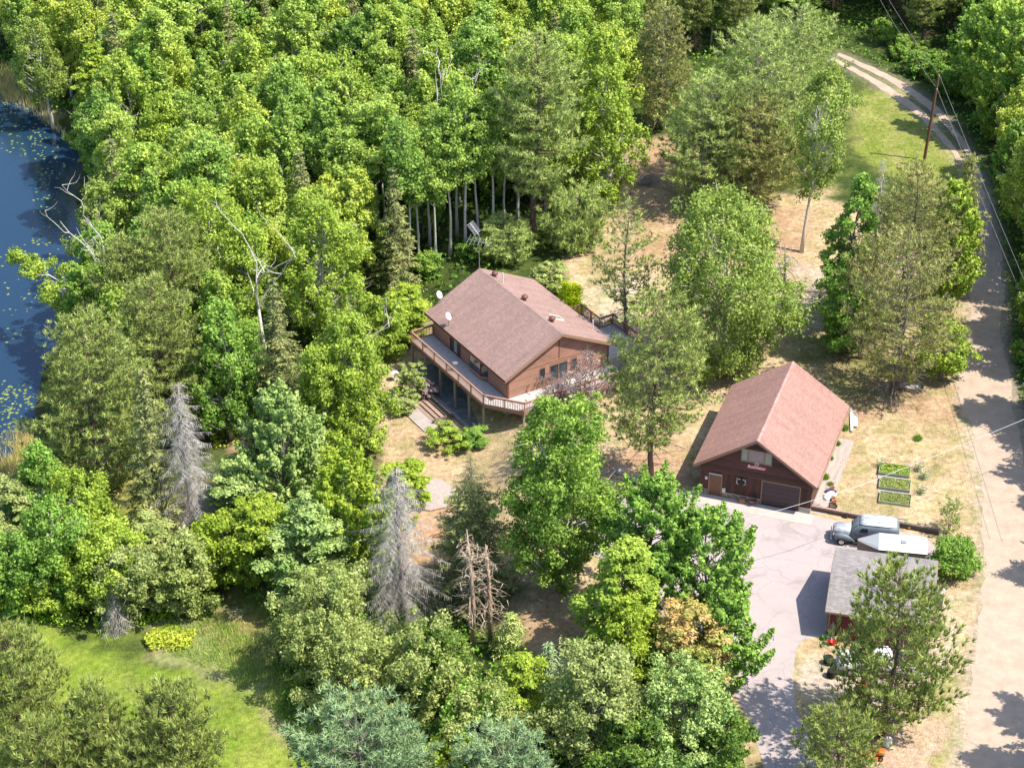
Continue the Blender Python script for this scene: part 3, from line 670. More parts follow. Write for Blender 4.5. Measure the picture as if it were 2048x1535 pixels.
# tv antenna behind the ridge
ax_, ay_ = local_house(.0, 12.95)
an = thing('tv_antenna', 'tall television antenna mast behind the far end of the house ridge', 'antenna', (ax_, ay_, 0))
MB().tube([(0, 0, 0), (0, 0, 9.5)], .035, 8).build('mast', 'galv', an)
an_b = MB(); an_b.tube([(-.95, .3, 8.9), (.95, -.3, 8.75)], .03, 6)
boom = an_b.build('boom', 'galv', an)
for k in range(7):
    t_ = -1+k*2/6; c = Vector((.93*t_, -.3*t_, 8.83-.07*t_)); L2 = .75-.06*k; MB().tube([c+Vector((.3*L2, .85*L2, .2*L2)), c-Vector((.3*L2, .85*L2, .2*L2))], .014, 5).build('element', 'galv', boom)
upm = MB(); upm.tube([(0, 0, 9.45), (-.15, 0, 9.7), (-.75, .1, 10.6)], .03, 6); up_ = upm.build('upper_boom', 'white_metal', an)
for k in range(8): c = Vector((-.15-.6*k/7, .1*k/7, 9.7+.9*k/7)); MB().tube([c+Vector((.28, .05, .2)), c-Vector((.28, .05, .2))], .022, 5).build('element', 'white_metal', up_)
MB().tube([(0, 0, 6), (.0, -.9, 5.3)], .02, 5).build('brace', 'galv', an)

# ---------------- garage ----------------------------------------------------------------
GTH = 1.2356
gx0, gy0 = 18.948+math.cos(GTH)*.494, 135.445+math.sin(GTH)*.494
gar = thing('garage', 'dark brown garage with a steep red shingle gable roof, brown door and roll-up door', 'garage', (gx0, gy0, 0), GTH-math.pi/2)
W, E, ZR = 4.954, 2.86, 6.169; GW, GL = 4.46, 11.48; y0, y1 = -.494, 11.973
zt2 = lambda x: ZR-.17-(ZR-E)/W*abs(x)
for sgn, sd_ in ((-1, 21), (1, 22)):
    A, B, Cc, D = (sgn*W, y0, E), (sgn*W, y1, E), (0, y1, ZR), (0, y0, ZR)
    rf = roofslab(gar, 'roof', A, B, Cc, D, .15, 'trim_brown'); shingles(rf, A, B, Cc, D, 'roof_red', seed=sd_)
    bx('fascia', 'trim_brown', rf, *sorted((sgn*W, sgn*(W+.03))), y0, y1, E-.2, E)
    for yy in (y0-.03, y1): MB().extr([(sgn*W, yy, E-.25), (0, yy, ZR-.25), (0, yy, ZR-.01), (sgn*W, yy, E-.01)], (0, .028, 0)).build('rake_board', 'trim_tan', rf)
mat('ridge_pale', (.50, .27, .24), .9, .1, 3, island=.15)
mb = MB()
for k in range(41): y = y0+k*.3041; mb.extr([(-.15, y, ZR-.07), (0, y, ZR+.03+.006*(k % 2)), (.15, y, ZR-.07), (0, y, ZR-.02)], (0, .30, 0))
mb.build('ridge_cap', 'ridge_pale', gar, kind='stuff')
MB().extr([(-GW+.05, .05, -.1), (GW-.05, .05, -.1), (GW-.05, .05, zt2(GW)-.02), (0, .05, zt2(0)-.02), (-GW+.05, .05, zt2(GW)-.02)], (0, GL-.1, 0)).build('wall_core', 'cedar_dark', gar)
fw_ = MB().extr([(-GW, 0, 0), (GW, 0, 0), (GW, 0, zt2(GW)), (0, 0, zt2(0)), (-GW, 0, zt2(GW))], (0, .045, 0)).build('front_wall', 'cedar_dark', gar)
TR = 2.42
boards(fw_, 'siding_board', 'cedar_dark', -GW, GW, TR+.02, zt2(0)-.05, pg, [(-1.30, 1.20, 3.72, 4.96)], .165, top=lambda x: zt2(x)-.03)
bx('band_board', 'cedar_dark', fw_, -GW, GW, -.05, 0, TR-.1, TR+.015)
x = -GW; 
while x < GW-.05:
    xe = min(x+.155, GW); mid_ = (x+xe)/2
    zlo = .48 if mid_ < .52 else (.45 if mid_ > 3.6 else 2.32)
    if -3.78 < mid_ < -2.62: zlo = 1.98
    if not (.45 < mid_ < 3.68 and zlo > 2.4):
        bx('vertical_board', 'batten_dark', fw_, x+.004, xe-.004, -.022-random.uniform(0, .008), 0, zlo, TR-.105)
    x += .155
# stone wainscot
mb = MB(); r = np.random.default_rng(9)
for (a, b_) in ((-4.5, -3.78), (-2.62, .48)):
    z = 0.01
    while z < .44:
        h = r.uniform(.09, .14); x = a
        while x < b_:
            wd_ = min(r.uniform(.12, .3), b_-x); 
            if wd_ < .03: break
            p = r.uniform(.03, .075); i_ = .008
            mb.hexa([(x+i_, -.02, z+i_), (x+wd_-i_, -.02, z+i_), (x+wd_-i_, 0, z+i_), (x+i_, 0, z+i_), (x+i_, -.02, z+h-i_), (x+wd_-i_, -.02, z+h-i_), (x+wd_-i_, 0, z+h-i_), (x+i_, 0, z+h-i_)])
            v = mb.v; n8 = len(v)-8
            for q in (0, 1, 4, 5): v[n8+q] = (v[n8+q][0], -p-r.uniform(0, .01), v[n8+q][2])
            x += wd_
        z += h
mb.build('stone_facing', 'stone', fw_, kind='stuff')
bx('stone_cap', 'concrete', fw_, -2.62, .48, -.09, 0, .44, .475); bx('stone_cap', 'concrete', fw_, -4.5, -3.78, -.09, 0, .44, .475)
bx('foundation', 'concrete', fw_, 3.64, 4.5, -.06, 0, 0, .44)
# entrance door
df = MB().box(-3.76, -3.66, -.06, .0, 0, 2.0).box(-2.74, -2.64, -.06, 0, 0, 2.0).box(-3.76, -2.64, -.065, 0, 2.002, 2.09).build('door_frame', 'trim_tan', gar)
do = bx('door', 'door_brown', df, -3.655, -2.745, -.035, 0, .03, 1.995)
bx('drip_cap', 'white_metal', df, -3.72, -2.70, -.16, -.066, 2.03, 2.09)
MB().ball((-2.85, -.08, 1.0), .035, 8, 6).build('door_knob', 'galv', df)
# roll-up door with five panels
gf = MB().box(.50, .58, -.07, .0, 0, 2.22).box(3.56, 3.64, -.07, 0, 0, 2.22).box(.50, 3.64, -.075, 0, 2.222, 2.31).build('door_frame', 'trim_tan', gar)
for k in range(5): bx('door_panel', 'garage_door', gf, .582, 3.558, -.035, 0, .02+k*.44, .02+k*.44+.43, bevel=.006)
MB().box(.6, 3.54, -.045, -.035, .0, .03).build('weather_strip', 'rubber', gf)
# gable window with side casements
mat('pane_pink', (.36, .28, .27), .25, .12, 2, spec=.5); mat('pane_green', (.34, .40, .33), .3, .1, 2, spec=.5)
wf = MB()
for (a, b_, c, d) in ((-1.28, -1.2, 3.8, 4.88), (1.12, 1.2, 3.8, 4.88), (-1.28, 1.2, 3.74, 3.8), (-1.28, 1.2, 4.88, 4.94), (-.76, -.68, 3.8, 4.88), (.56, .64, 3.8, 4.88)): wf.box(a, b_, -.07, 0, c, d)
wfo = wf.build('window', 'trim_tan', gar)
bx('pane', 'pane_green', wfo, -1.199, -.761, -.03, 0, 3.8, 4.88); bx('pane', 'pane_green', wfo, .641, 1.119, -.03, 0, 3.8, 4.88); bx('pane', 'pane_pink', wfo, -.679, .559, -.03, 0, 3.8, 4.88)
# side and back walls
for s in (-1, 1):
    o = MB().box(*sorted((s*GW, s*(GW-.045))), .05, GL, 0, zt2(GW)-.01).build('side_wall', 'cedar_dark', gar)
    boards(o, 'siding_board', 'cedar_dark', .0, GL, .3, zt2(GW)-.03, lambda u, z, oo, s=s: (s*(GW+oo), u, z), (), .19)
    bx('foundation', 'concrete', o, *sorted((s*(GW), s*(GW+.03))), 0, GL, -.05, .28)
MB().extr([(-GW, GL, 0), (GW, GL, 0), (GW, GL, zt2(GW)), (0, GL, zt2(0)), (-GW, GL, zt2(GW))], (0, -.045, 0)).build('back_wall', 'cedar_dark', gar)
bx('gutter', 'trim_tan', gar, W+.031, W+.12, y0+.2, y1-.2, E-.14, E-.04)
def at_gar(x, y, z=0): p = Matrix.Rotation(GTH-math.pi/2, 3, 'Z') @ Vector((x, y, 0)); return (p.x+gx0, p.y+gy0, z)
RG = GTH-math.pi/2
# sign
sg = thing('banner_sign', 'red banner with white lettering on the garage gable under the window', 'sign', at_gar(0, -.03), RG)
MB().hexa([(-.72, -.02, 3.16), (.75, -.02, 3.22), (.75, 0, 3.22), (-.72, 0, 3.16), (-.72, -.02, 3.50), (.75, -.02, 3.58), (.75, 0, 3.58), (-.72, 0, 3.50)]).build('board', 'sign_red', sg)
fc = bpy.data.curves.new('lettering', 'FONT'); fc.body = 'Budweiser'; fc.size = .36; fc.extrude = .004; fc.offset = .008; fc.shear = .12; fc.align_x = 'CENTER'; fc.space_character = .93
fo = bpy.data.objects.new('lettering', fc); COL.objects.link(fo); fo.parent = sg; fo.rotation_euler = (math.pi/2, 0, 0); fo.rotation_euler = Matrix(((1, 0, 0), (0, 0, -1), (0, 1, 0))).to_euler(); fo.location = (.01, -.03, 3.27); fc.materials.append(MATS['sign_white'])
bpy.context.view_layer.update(); _m = bpy.data.meshes.new_from_object(fo.evaluated_get(bpy.context.evaluated_depsgraph_get())); fo2 = bpy.data.objects.new('lettering', _m); COL.objects.link(fo2); fo2.parent = sg; fo2.rotation_euler = fo.rotation_euler; fo2.location = fo.location; bpy.data.objects.remove(fo); fo2.name = 'lettering'
em = thing('round_emblem', 'small round blue and white emblem above the red banner', 'emblem', at_gar(.02, -.03), RG)
MB().lathe((0, -.02, 3.70), [(.16, 0), (.16, .03)], 20, Vector((0, -1, 0))).build('disc', 'white_paint', em)
MB().lathe((0, -.052, 3.70), [(.11, 0), (.11, .012)], 20, Vector((0, -1, 0))).build('centre', 'grey_primer', em)
# antler wreath: dark hub, pale tines
wr = thing('antler_mount', 'dark mount with pale antlers hung on the garage wall between the doors', 'wall ornament', at_gar(-1.09, -.03), RG)
MB().ball((0, -.1, 1.88), (.2, .1, .26), 10, 7).build('head', 'black', wr)
for s in (-1, 1):
    MB().tube([(s*.05, -.12, 2.05), (s*.26, -.2, 2.12), (s*.36, -.24, 1.95), (s*.33, -.24, 1.72), (s*.2, -.2, 1.58)], [.03, .028, .024, .02, .012], 6).build('antler', 'sign_white', wr)
    for z_, dz in ((2.1, .14), (1.95, .1), (1.75, -.05)): MB().tube([(s*.3, -.22, z_), (s*.42, -.26, z_+dz)], [.018, .008], 5).build('tine', 'sign_white', wr)
def wallbox(name, label, cat, x, z, w_, h_, m='white_paint'):
    t = thing(name, label, cat, at_gar(x, -.025), RG); bx('case', m, t, -w_/2, w_/2, -.1, -.01, z-h_/2, z+h_/2, bevel=.01); bx('lid', m, t, -w_/2+.02, w_/2-.02, -.115, -.101, z-h_/2+.03, z+h_/2-.03); return t
wallbox('notice_box', 'small white box on the garage wall left of the brown door', 'box', -3.93, 1.55, .2, .26)
wallbox('meter_box', 'white metal box low on the garage wall right of the brown door', 'box', -2.47, .68, .26, .38)
# bench and chair on the apron
bn = thing('wooden_crate', 'small brown wooden crate table on the concrete before the stone wall', 'crate', at_gar(-.85, -.35), RG)
for k in range(3): bx('slat', 'cedar', bn, -.22, .22, -.17, .15, .02+k*.13, .12+k*.13)
bx('top', 'cedar', bn, -.26, .26, -.21, .19, .39, .43)
ch = thing('metal_chair', 'dark metal garden chair beside the crate in front of the garage', 'chair', at_gar(.0, -.42), RG+.25)
for a, b_ in ((-.24, -.2), (.2, -.2), (-.24, .2), (.2, .2)): bx('leg', 'dark_metal', ch, a, a+.035, b_, b_+.035, 0, .42)
bx('seat', 'brown_metal', ch, -.25, .25, -.22, .25, .42, .45)
MB().tube([(-.24, .22, .45), (-.24, .3, .85), (0, .33, .98), (.24, .3, .85), (.24, .22, .45)], .018, 6).build('backrest', 'dark_metal', ch)
for k in (-.12, 0, .12): MB().tube([(k, .23, .45), (k, .32, .92)], .01, 5).build('spindle', 'dark_metal', ch)
for s in (-1, 1): MB().tube([(s*.25, -.2, .44), (s*.27, -.2, .66), (s*.27, .25, .68)], .015, 6).build('armrest', 'dark_metal', ch)
# apron slabs (setting)
def slab_px(name, pts, z, m, kind='structure'):
    from mathutils.geometry import tessellate_polygon
    vs = [Vector((*G(*p)[:2], z)) for p in pts]; tr = tessellate_polygon([vs]); mb = MB(); mb.v = [tuple(v) for v in vs]; mb.f = [tuple(f) for f in tr]; return mb.build(name, m, kind=kind)
ap = bpy.data.objects.new('concrete_apron', None); COL.objects.link(ap); ap['kind'] = 'structure'; ap.location = (gx0, gy0, 0); ap.rotation_euler.z = RG
for (a, b_) in ((-5.6, -2.6), (-2.59, .45), (.46, 3.3), (3.31, 4.9)):
    bx('slab_section', 'concrete', ap, a, b_, -1.55, -.1, -.1, .022)

# ---------------- shed ------------------------------------------------------------------
STH = -.2282
shd = thing('shed', 'small low shed with a faded grey shingle roof beside the white trailer', 'shed', (23.311, 122.79, 0), STH)
SL, NF, NN, SE, SR = 7.51, 3.92, 3.99, 2.5, 3.85
for (yy, sd_) in ((NF, 31), (-NN, 32)):
    A, B, Cc, D = (0, yy, SE), (SL, yy, SE), (SL, 0, SR), (0, 0, SR)
    rf = roofslab(shd, 'roof', A, B, Cc, D, .12, 'trim_tan'); shingles(rf, A, B, Cc, D, 'roof_grey', .16, .34, seed=sd_)
    bx('fascia', 'trim_tan', rf, 0, SL, *sorted((yy, yy+math.copysign(.03, yy))), SE-.16, SE)
    for xx, mm in ((-.03, 'trim_tan'), (SL, 'brick_red')): MB().extr([(xx, yy, SE-.18), (xx, 0, SR-.18), (xx, 0, SR-.01), (xx, yy, SE-.01)], (.028, 0, 0)).build('rake_board', mm, rf)
mb = MB()
for k in range(25): x = k*.3055; mb.extr([(x, -.14, SR-.03), (x, 0, SR+.03), (x, .14, SR-.04), (x, 0, SR-.02)], (.30, 0, 0))
mb.build('ridge_cap', 'roof_grey', shd, kind='stuff')
MB().extr([(.25, NF-.3, -.1), (.25, NF-.3, SE-.1), (.25, 0, SR-.15), (.25, -NN+.4, SE-.12), (.25, -NN+.4, -.1)], (SL-.5, 0, 0)).build('wall_core', 'brick_red', shd)
mat('siding_maroon', (.17, .045, .04), .75, .25, 3, obj=.2)
fwl = bx('front_wall', 'siding_maroon', shd, .25, SL-.25, -NN+.34, -NN+.4, 0, SE-.13)
boards(fwl, 'siding_board', 'siding_maroon', .37, SL-.37, .05, SE-.15, lambda u, z, o: (u, -NN+.34-o, z), (), .18)
for x in (.25, SL-.37): bx('corner_board', 'trim_tan', fwl, x, x+.12, -NN+.29, -NN+.34, 0, SE-.14)
mat('block_wall_pale', (.42, .38, .36), .85, .12, 2)
gl = MB().extr([(.2, NF-.32, 0), (.2, NF-.32, SE-.12), (.2, 0, SR-.17), (.2, -NN+.42, SE-.12), (.2, -NN+.42, 0)], (.05, 0, 0)).build('end_wall', 'siding_maroon', shd)
bx('overhead_door', 'block_wall_pale', gl, .15, .2, -2.9, 1.2, 0, 2.05)
cm = MB(); s_ = shd
chx = SL+.05
cmo = bx('chimney', 'block', shd, chx, chx+.55, -1.75, -1.15, 0, 3.75)
bx('chimney_cap', 'concrete', cmo, chx-.06, chx+.61, -1.81, -1.09, 3.75, 3.84)
MB().lathe((chx+.28, -1.45, 3.84), [(.13, 0), (.12, .42)], 12).build('flue', 'terracotta', cmo)
bx('flashing', 'white_metal', cmo, chx-.6, chx-.08, -2.9, -2.5, 3.08, 3.13)
# ------------------------------------------------------------------ trees
LB = 1.42; TW = (.97, 1.0, .80)
def leafmat(name, col, col2, rough=.6, trans=.34, var=.36, obj=.0, spec=.25):
    """colour runs from col to col2 with the leaf attribute 'tint' (random by clump and leaf, paler towards tops and tips)"""
    m = bpy.data.materials.new(name); m.use_nodes = True; t = m.node_tree; N = t.nodes; L = t.links; b = N['Principled BSDF']
    b.inputs['Roughness'].default_value = rough; b.inputs['Specular IOR Level'].default_value = spec
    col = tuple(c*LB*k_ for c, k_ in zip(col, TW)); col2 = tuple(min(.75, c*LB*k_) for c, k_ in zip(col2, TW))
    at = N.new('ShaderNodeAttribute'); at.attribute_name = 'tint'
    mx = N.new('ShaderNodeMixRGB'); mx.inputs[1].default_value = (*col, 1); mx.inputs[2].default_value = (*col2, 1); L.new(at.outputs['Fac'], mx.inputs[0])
    g = N.new('ShaderNodeNewGeometry'); ma = N.new('ShaderNodeMath'); ma.operation = 'MULTIPLY_ADD'; ma.inputs[1].default_value = var*2; ma.inputs[2].default_value = 1-var; L.new(g.outputs['Random Per Island'], ma.inputs[0])
    hs = N.new('ShaderNodeHueSaturation'); L.new(mx.outputs[0], hs.inputs['Color']); v = ma.outputs[0]
    if obj:
        oi = N.new('ShaderNodeObjectInfo'); mo = N.new('ShaderNodeMath'); mo.operation = 'MULTIPLY_ADD'; mo.inputs[1].default_value = obj*2; mo.inputs[2].default_value = 1-obj; L.new(oi.outputs['Random'], mo.inputs[0])
        mm = N.new('ShaderNodeMath'); mm.operation = 'MULTIPLY'; L.new(v, mm.inputs[0]); L.new(mo.outputs[0], mm.inputs[1]); v = mm.outputs[0]
        mh = N.new('ShaderNodeMath'); mh.operation = 'MULTIPLY_ADD'; mh.inputs[1].default_value = -.03; mh.inputs[2].default_value = .516; L.new(oi.outputs['Random'], mh.inputs[0]); L.new(mh.outputs[0], hs.inputs['Hue'])
    L.new(v, hs.inputs['Value']); L.new(hs.outputs[0], b.inputs['Base Color'])
    if trans:
        tr = N.new('ShaderNodeBsdfTranslucent'); L.new(hs.outputs[0], tr.inputs['Color']); ms = N.new('ShaderNodeMixShader'); ms.inputs[0].default_value = trans
        L.new(b.outputs[0], ms.inputs[1]); L.new(tr.outputs[0], ms.inputs[2]); L.new(ms.outputs[0], N['Material Output'].inputs['Surface'])
    MATS[name] = m; return m
leafmat('leaf_aspen', (0.16, 0.25, 0.05), (0.33, 0.42, 0.115), obj=.16)
leafmat('leaf_birch', (0.16, 0.235, 0.035), (0.33, 0.41, 0.075))
leafmat('leaf_birch_mid', (.11, .19, .035), (.25, .345, .07))
leafmat('leaf_birch_soft', (0.14, 0.2, 0.045), (0.28, 0.34, 0.09))
leafmat('leaf_maple', (0.105, 0.2, 0.04), (0.24, 0.36, 0.08))
leafmat('leaf_maple_yellow', (0.16, 0.235, 0.025), (0.32, 0.385, 0.06))
leafmat('leaf_silver', (0.13, 0.21, 0.06), (0.29, 0.36, 0.14), trans=.2)
leafmat('leaf_willow', (0.18, 0.22, 0.07), (0.34, 0.38, 0.15))
leafmat('leaf_grey', (0.165, 0.205, 0.07), (0.33, 0.365, 0.16))
leafmat('leaf_rusty', (.20, .26, .06), (.52, .33, .17))
leafmat('leaf_dark', (0.075, 0.14, 0.03), (0.17, 0.24, 0.05))
leafmat('leaf_lime', (.30, .42, .015), (.50, .55, .02))
leafmat('leaf_plum', (.15, .10, .12), (.36, .29, .35))
leafmat('needle_red_pine', (0.125, 0.165, 0.05), (0.34, 0.37, 0.13), trans=.12)
leafmat('needle_jack', (0.15, 0.16, 0.06), (0.35, 0.34, 0.14), trans=.12)
leafmat('needle_white_pine', (0.17, 0.23, 0.075), (0.41, 0.46, 0.18), trans=.15)
leafmat('needle_blue', (0.12, 0.185, 0.105), (0.28, 0.36, 0.21), trans=.12)
leafmat('needle_spruce', (0.08, 0.11, 0.045), (0.26, 0.26, 0.11), trans=.1)
leafmat('undergrowth', (.05, .12, .02), (.15, .27, .03), trans=.2)
leafmat('undergrowth_bright', (.14, .26, .02), (.30, .40, .04), trans=.2)
leafmat('dead_twig', (.28, .25, .29), (.47, .43, .50), trans=0, var=.15)
leafmat('dead_twig_tan', (.38, .29, .28), (.55, .45, .44), trans=0, var=.15)

QB = 1.75; CAND = []
def unit(v): return v/(np.linalg.norm(v, axis=-1, keepdims=True)+1e-9)
def leaf_quads(Cn, Nn, size, r, aspect=.62, direc=None):
    """diamond leaves: centre, normal, size -> verts (4n,3)"""
    n = len(Cn); t = r.normal(size=(n, 3)) if direc is None else direc
    a = unit(np.cross(Nn, t)) if direc is None else unit(direc); b = unit(np.cross(Nn, a)); s = size[:, None]
    V = np.stack([Cn+a*s*.62, Cn-a*s*.36+b*s*.68*aspect, Cn-a*s*.36-b*s*.68*aspect], 1).reshape(-1, 3)
    return V, np.arange(3*n).reshape(-1, 3)
class Tree:
    def __init__(s, seed): s.r = np.random.default_rng(seed); s.w = MB(); s.V = []; s.F = []; s.T = []; s.n = 0
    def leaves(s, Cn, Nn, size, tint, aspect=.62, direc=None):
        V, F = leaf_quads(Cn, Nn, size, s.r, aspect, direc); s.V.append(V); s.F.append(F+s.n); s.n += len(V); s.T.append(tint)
    def strips(s, A, B, wd, tint):     # thin twig or needle bundle from A to B
        d = B-A; side = unit(np.cross(d, s.r.normal(size=A.shape)))*wd[:, None]*.5
        V = np.stack([A-side, A+side, B], 1).reshape(-1, 3); s.V.append(V); s.F.append(np.arange(len(V)).reshape(-1, 3)+s.n); s.n += len(V); s.T.append(tint)
    def meshes(s, name, leafm, barkm):
        me = npmesh(name+'_crown', np.concatenate(s.V), np.concatenate(s.F), leafm, 'mesh', attr={'tint': np.clip(np.concatenate(s.T), 0, 1)})
        mw = bpy.data.meshes.new(name+'_trunk'); mw.from_pydata(s.w.v, [], s.w.f); mw.polygons.foreach_set('use_smooth', [True]*len(mw.polygons)); mw.materials.append(MATS[barkm]); mw.update()
        return me, mw
def envelope(kind, t):                 # relative crown radius at relative crown height
    if kind == 'round': return math.sqrt(max(0, 1-(2*t-1)**2))**.75
    if kind == 'egg': return math.sqrt(max(0, 1-(max(t, .0)*1.25-.25)**2)) * (1 if t > .0 else 0) * min(1, .45+t*2.2)
    if kind == 'cone': return max(.05, (1-t)**.85)*min(1, .35+t*4)
    if kind == 'column': return min(1, .5+t*3)*min(1, (1-t)*2.4+.12)
    if kind == 'vase': return min(1, .35+t*1.1)*min(1, (1-t)*3+.1)
def broadleaf(seed, h, rad, base=.25, shape='egg', n=9000, leaf=.26, clump=.85, style='', nclump=None, lean=(0, 0), gap=.0, multi=1, trunk_r=None, limb_show=.5):
    T = Tree(seed); r = T.r; tr = trunk_r or (.06+h*.009); n = int(n*QB); leaf *= .98; clump *= .66; limb_show *= .7; gap = max(gap, .06)
    off = r.random()*99
    zb = h*base; hc = h-zb; K = nclump or int(26+rad*rad*hc*.42/clump**2)
    stems = []
    for m in range(multi):
        a = 2*math.pi*(m/multi)+r.random(); sp = 0 if multi == 1 else rad*.35
        pts = []; 
        for i in range(8):
            t = i/7; wob = .03*h*t
            pts.append((lean[0]*t*t*h+sp*t*math.cos(a)+wob*math.sin(5*t+off), lean[1]*t*t*h+sp*t*math.sin(a)+wob*math.cos(4*t+off*1.7), h*.93*t-.3*(i == 0)))
        T.w.tube(pts, [tr*(1-.9*(i/7)**1.1)*(1.5 if i == 0 else 1)/(1 if multi == 1 else 1.4) for i in range(8)], 7); stems.append(np.array(pts))
    def axis(z, st):
        return np.array([np.interp(z, st[:, 2], st[:, 0]), np.interp(z, st[:, 2], st[:, 1]), z])
    cl = []
    for k in range(K):
        t = (k+.5)/K; t = t**.92; t = min(.985, max(.01, t+r.normal()*.03)); e = envelope(shape, t)*rad
        a = 2.39996*k+r.normal()*.5
        lump = .78+.32*math.sin(a*2+off+t*3)*math.sin(t*7+off)
        q = (r.uniform(.3, 1.0)**.6+.16*abs(r.normal()))*e*lump
        if r.random() < gap: continue
        st = stems[k % multi]; ax = axis(zb+hc*t, st); c = ax+np.array([q*math.cos(a), q*math.sin(a), r.normal()*.45*clump+.012*h*math.sin(3*a+off)])
        cs = clump*r.uniform(.45, 1.4)*(.75+.25*e/rad); cl.append((c, cs, a, t, q, st))
        if r.random() < limb_show and q > rad*.35:
            z0 = max(zb*.9, c[2]-q*r.uniform(.7, 1.3)); p0 = axis(z0, st); mid = (p0+c)/2+np.array([0, 0, -.12*q])+r.normal(size=3)*.12
            T.w.tube([p0, mid, c], [tr*.32*(1-t*.5), tr*.2, .015], 4, False)
        if r.random() < .13 and q > rad*.5 and style != 'layer':
            o_ = np.array([math.cos(a), math.sin(a), .55]); T.w.tube([c-o_*cs*.9, c+o_*cs*.5+r.normal(size=3)*.1, c+o_*(cs*1.1+.35)+r.normal(size=3)*.25], [.045, .03, .012], 3, False)
    w_ = np.array([c[1]**2 for c in cl]); w_ = w_/w_.sum()
    for (c, cs, a, t, q, st), ww in zip(cl, w_):
        m = max(6, int(n*ww)); d = unit(r.normal(size=(m, 3))); cs = cs*1.12; rr = r.random(m)**.5*(1+.35*np.abs(r.normal(size=m))*(r.random(m) < .35))
        out = np.array([math.cos(a), math.sin(a), 0])
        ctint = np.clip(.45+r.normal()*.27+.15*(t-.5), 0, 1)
        if style == 'spiky':           # upright shoots
            ax2 = unit(np.array([out[0]*.75, out[1]*.75, 1.0])[None])[0]; L_ = cs*1.9; u = r.random(m)*2-1
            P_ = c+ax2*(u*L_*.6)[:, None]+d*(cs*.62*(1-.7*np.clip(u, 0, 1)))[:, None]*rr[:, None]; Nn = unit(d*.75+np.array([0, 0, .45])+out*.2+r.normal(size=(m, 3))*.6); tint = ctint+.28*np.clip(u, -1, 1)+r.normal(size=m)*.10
        elif style == 'weep':
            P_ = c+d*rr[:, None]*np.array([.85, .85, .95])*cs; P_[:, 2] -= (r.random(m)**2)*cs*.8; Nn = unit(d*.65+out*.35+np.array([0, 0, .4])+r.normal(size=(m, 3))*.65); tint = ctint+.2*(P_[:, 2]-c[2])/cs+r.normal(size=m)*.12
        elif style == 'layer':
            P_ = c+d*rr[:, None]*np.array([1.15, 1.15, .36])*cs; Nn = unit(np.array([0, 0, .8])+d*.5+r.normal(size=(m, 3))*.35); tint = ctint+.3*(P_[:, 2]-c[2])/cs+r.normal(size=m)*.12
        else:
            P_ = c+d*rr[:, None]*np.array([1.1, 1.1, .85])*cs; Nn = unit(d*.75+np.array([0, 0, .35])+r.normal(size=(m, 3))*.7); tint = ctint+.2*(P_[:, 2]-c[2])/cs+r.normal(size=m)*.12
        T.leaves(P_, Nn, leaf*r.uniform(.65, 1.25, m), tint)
    return T
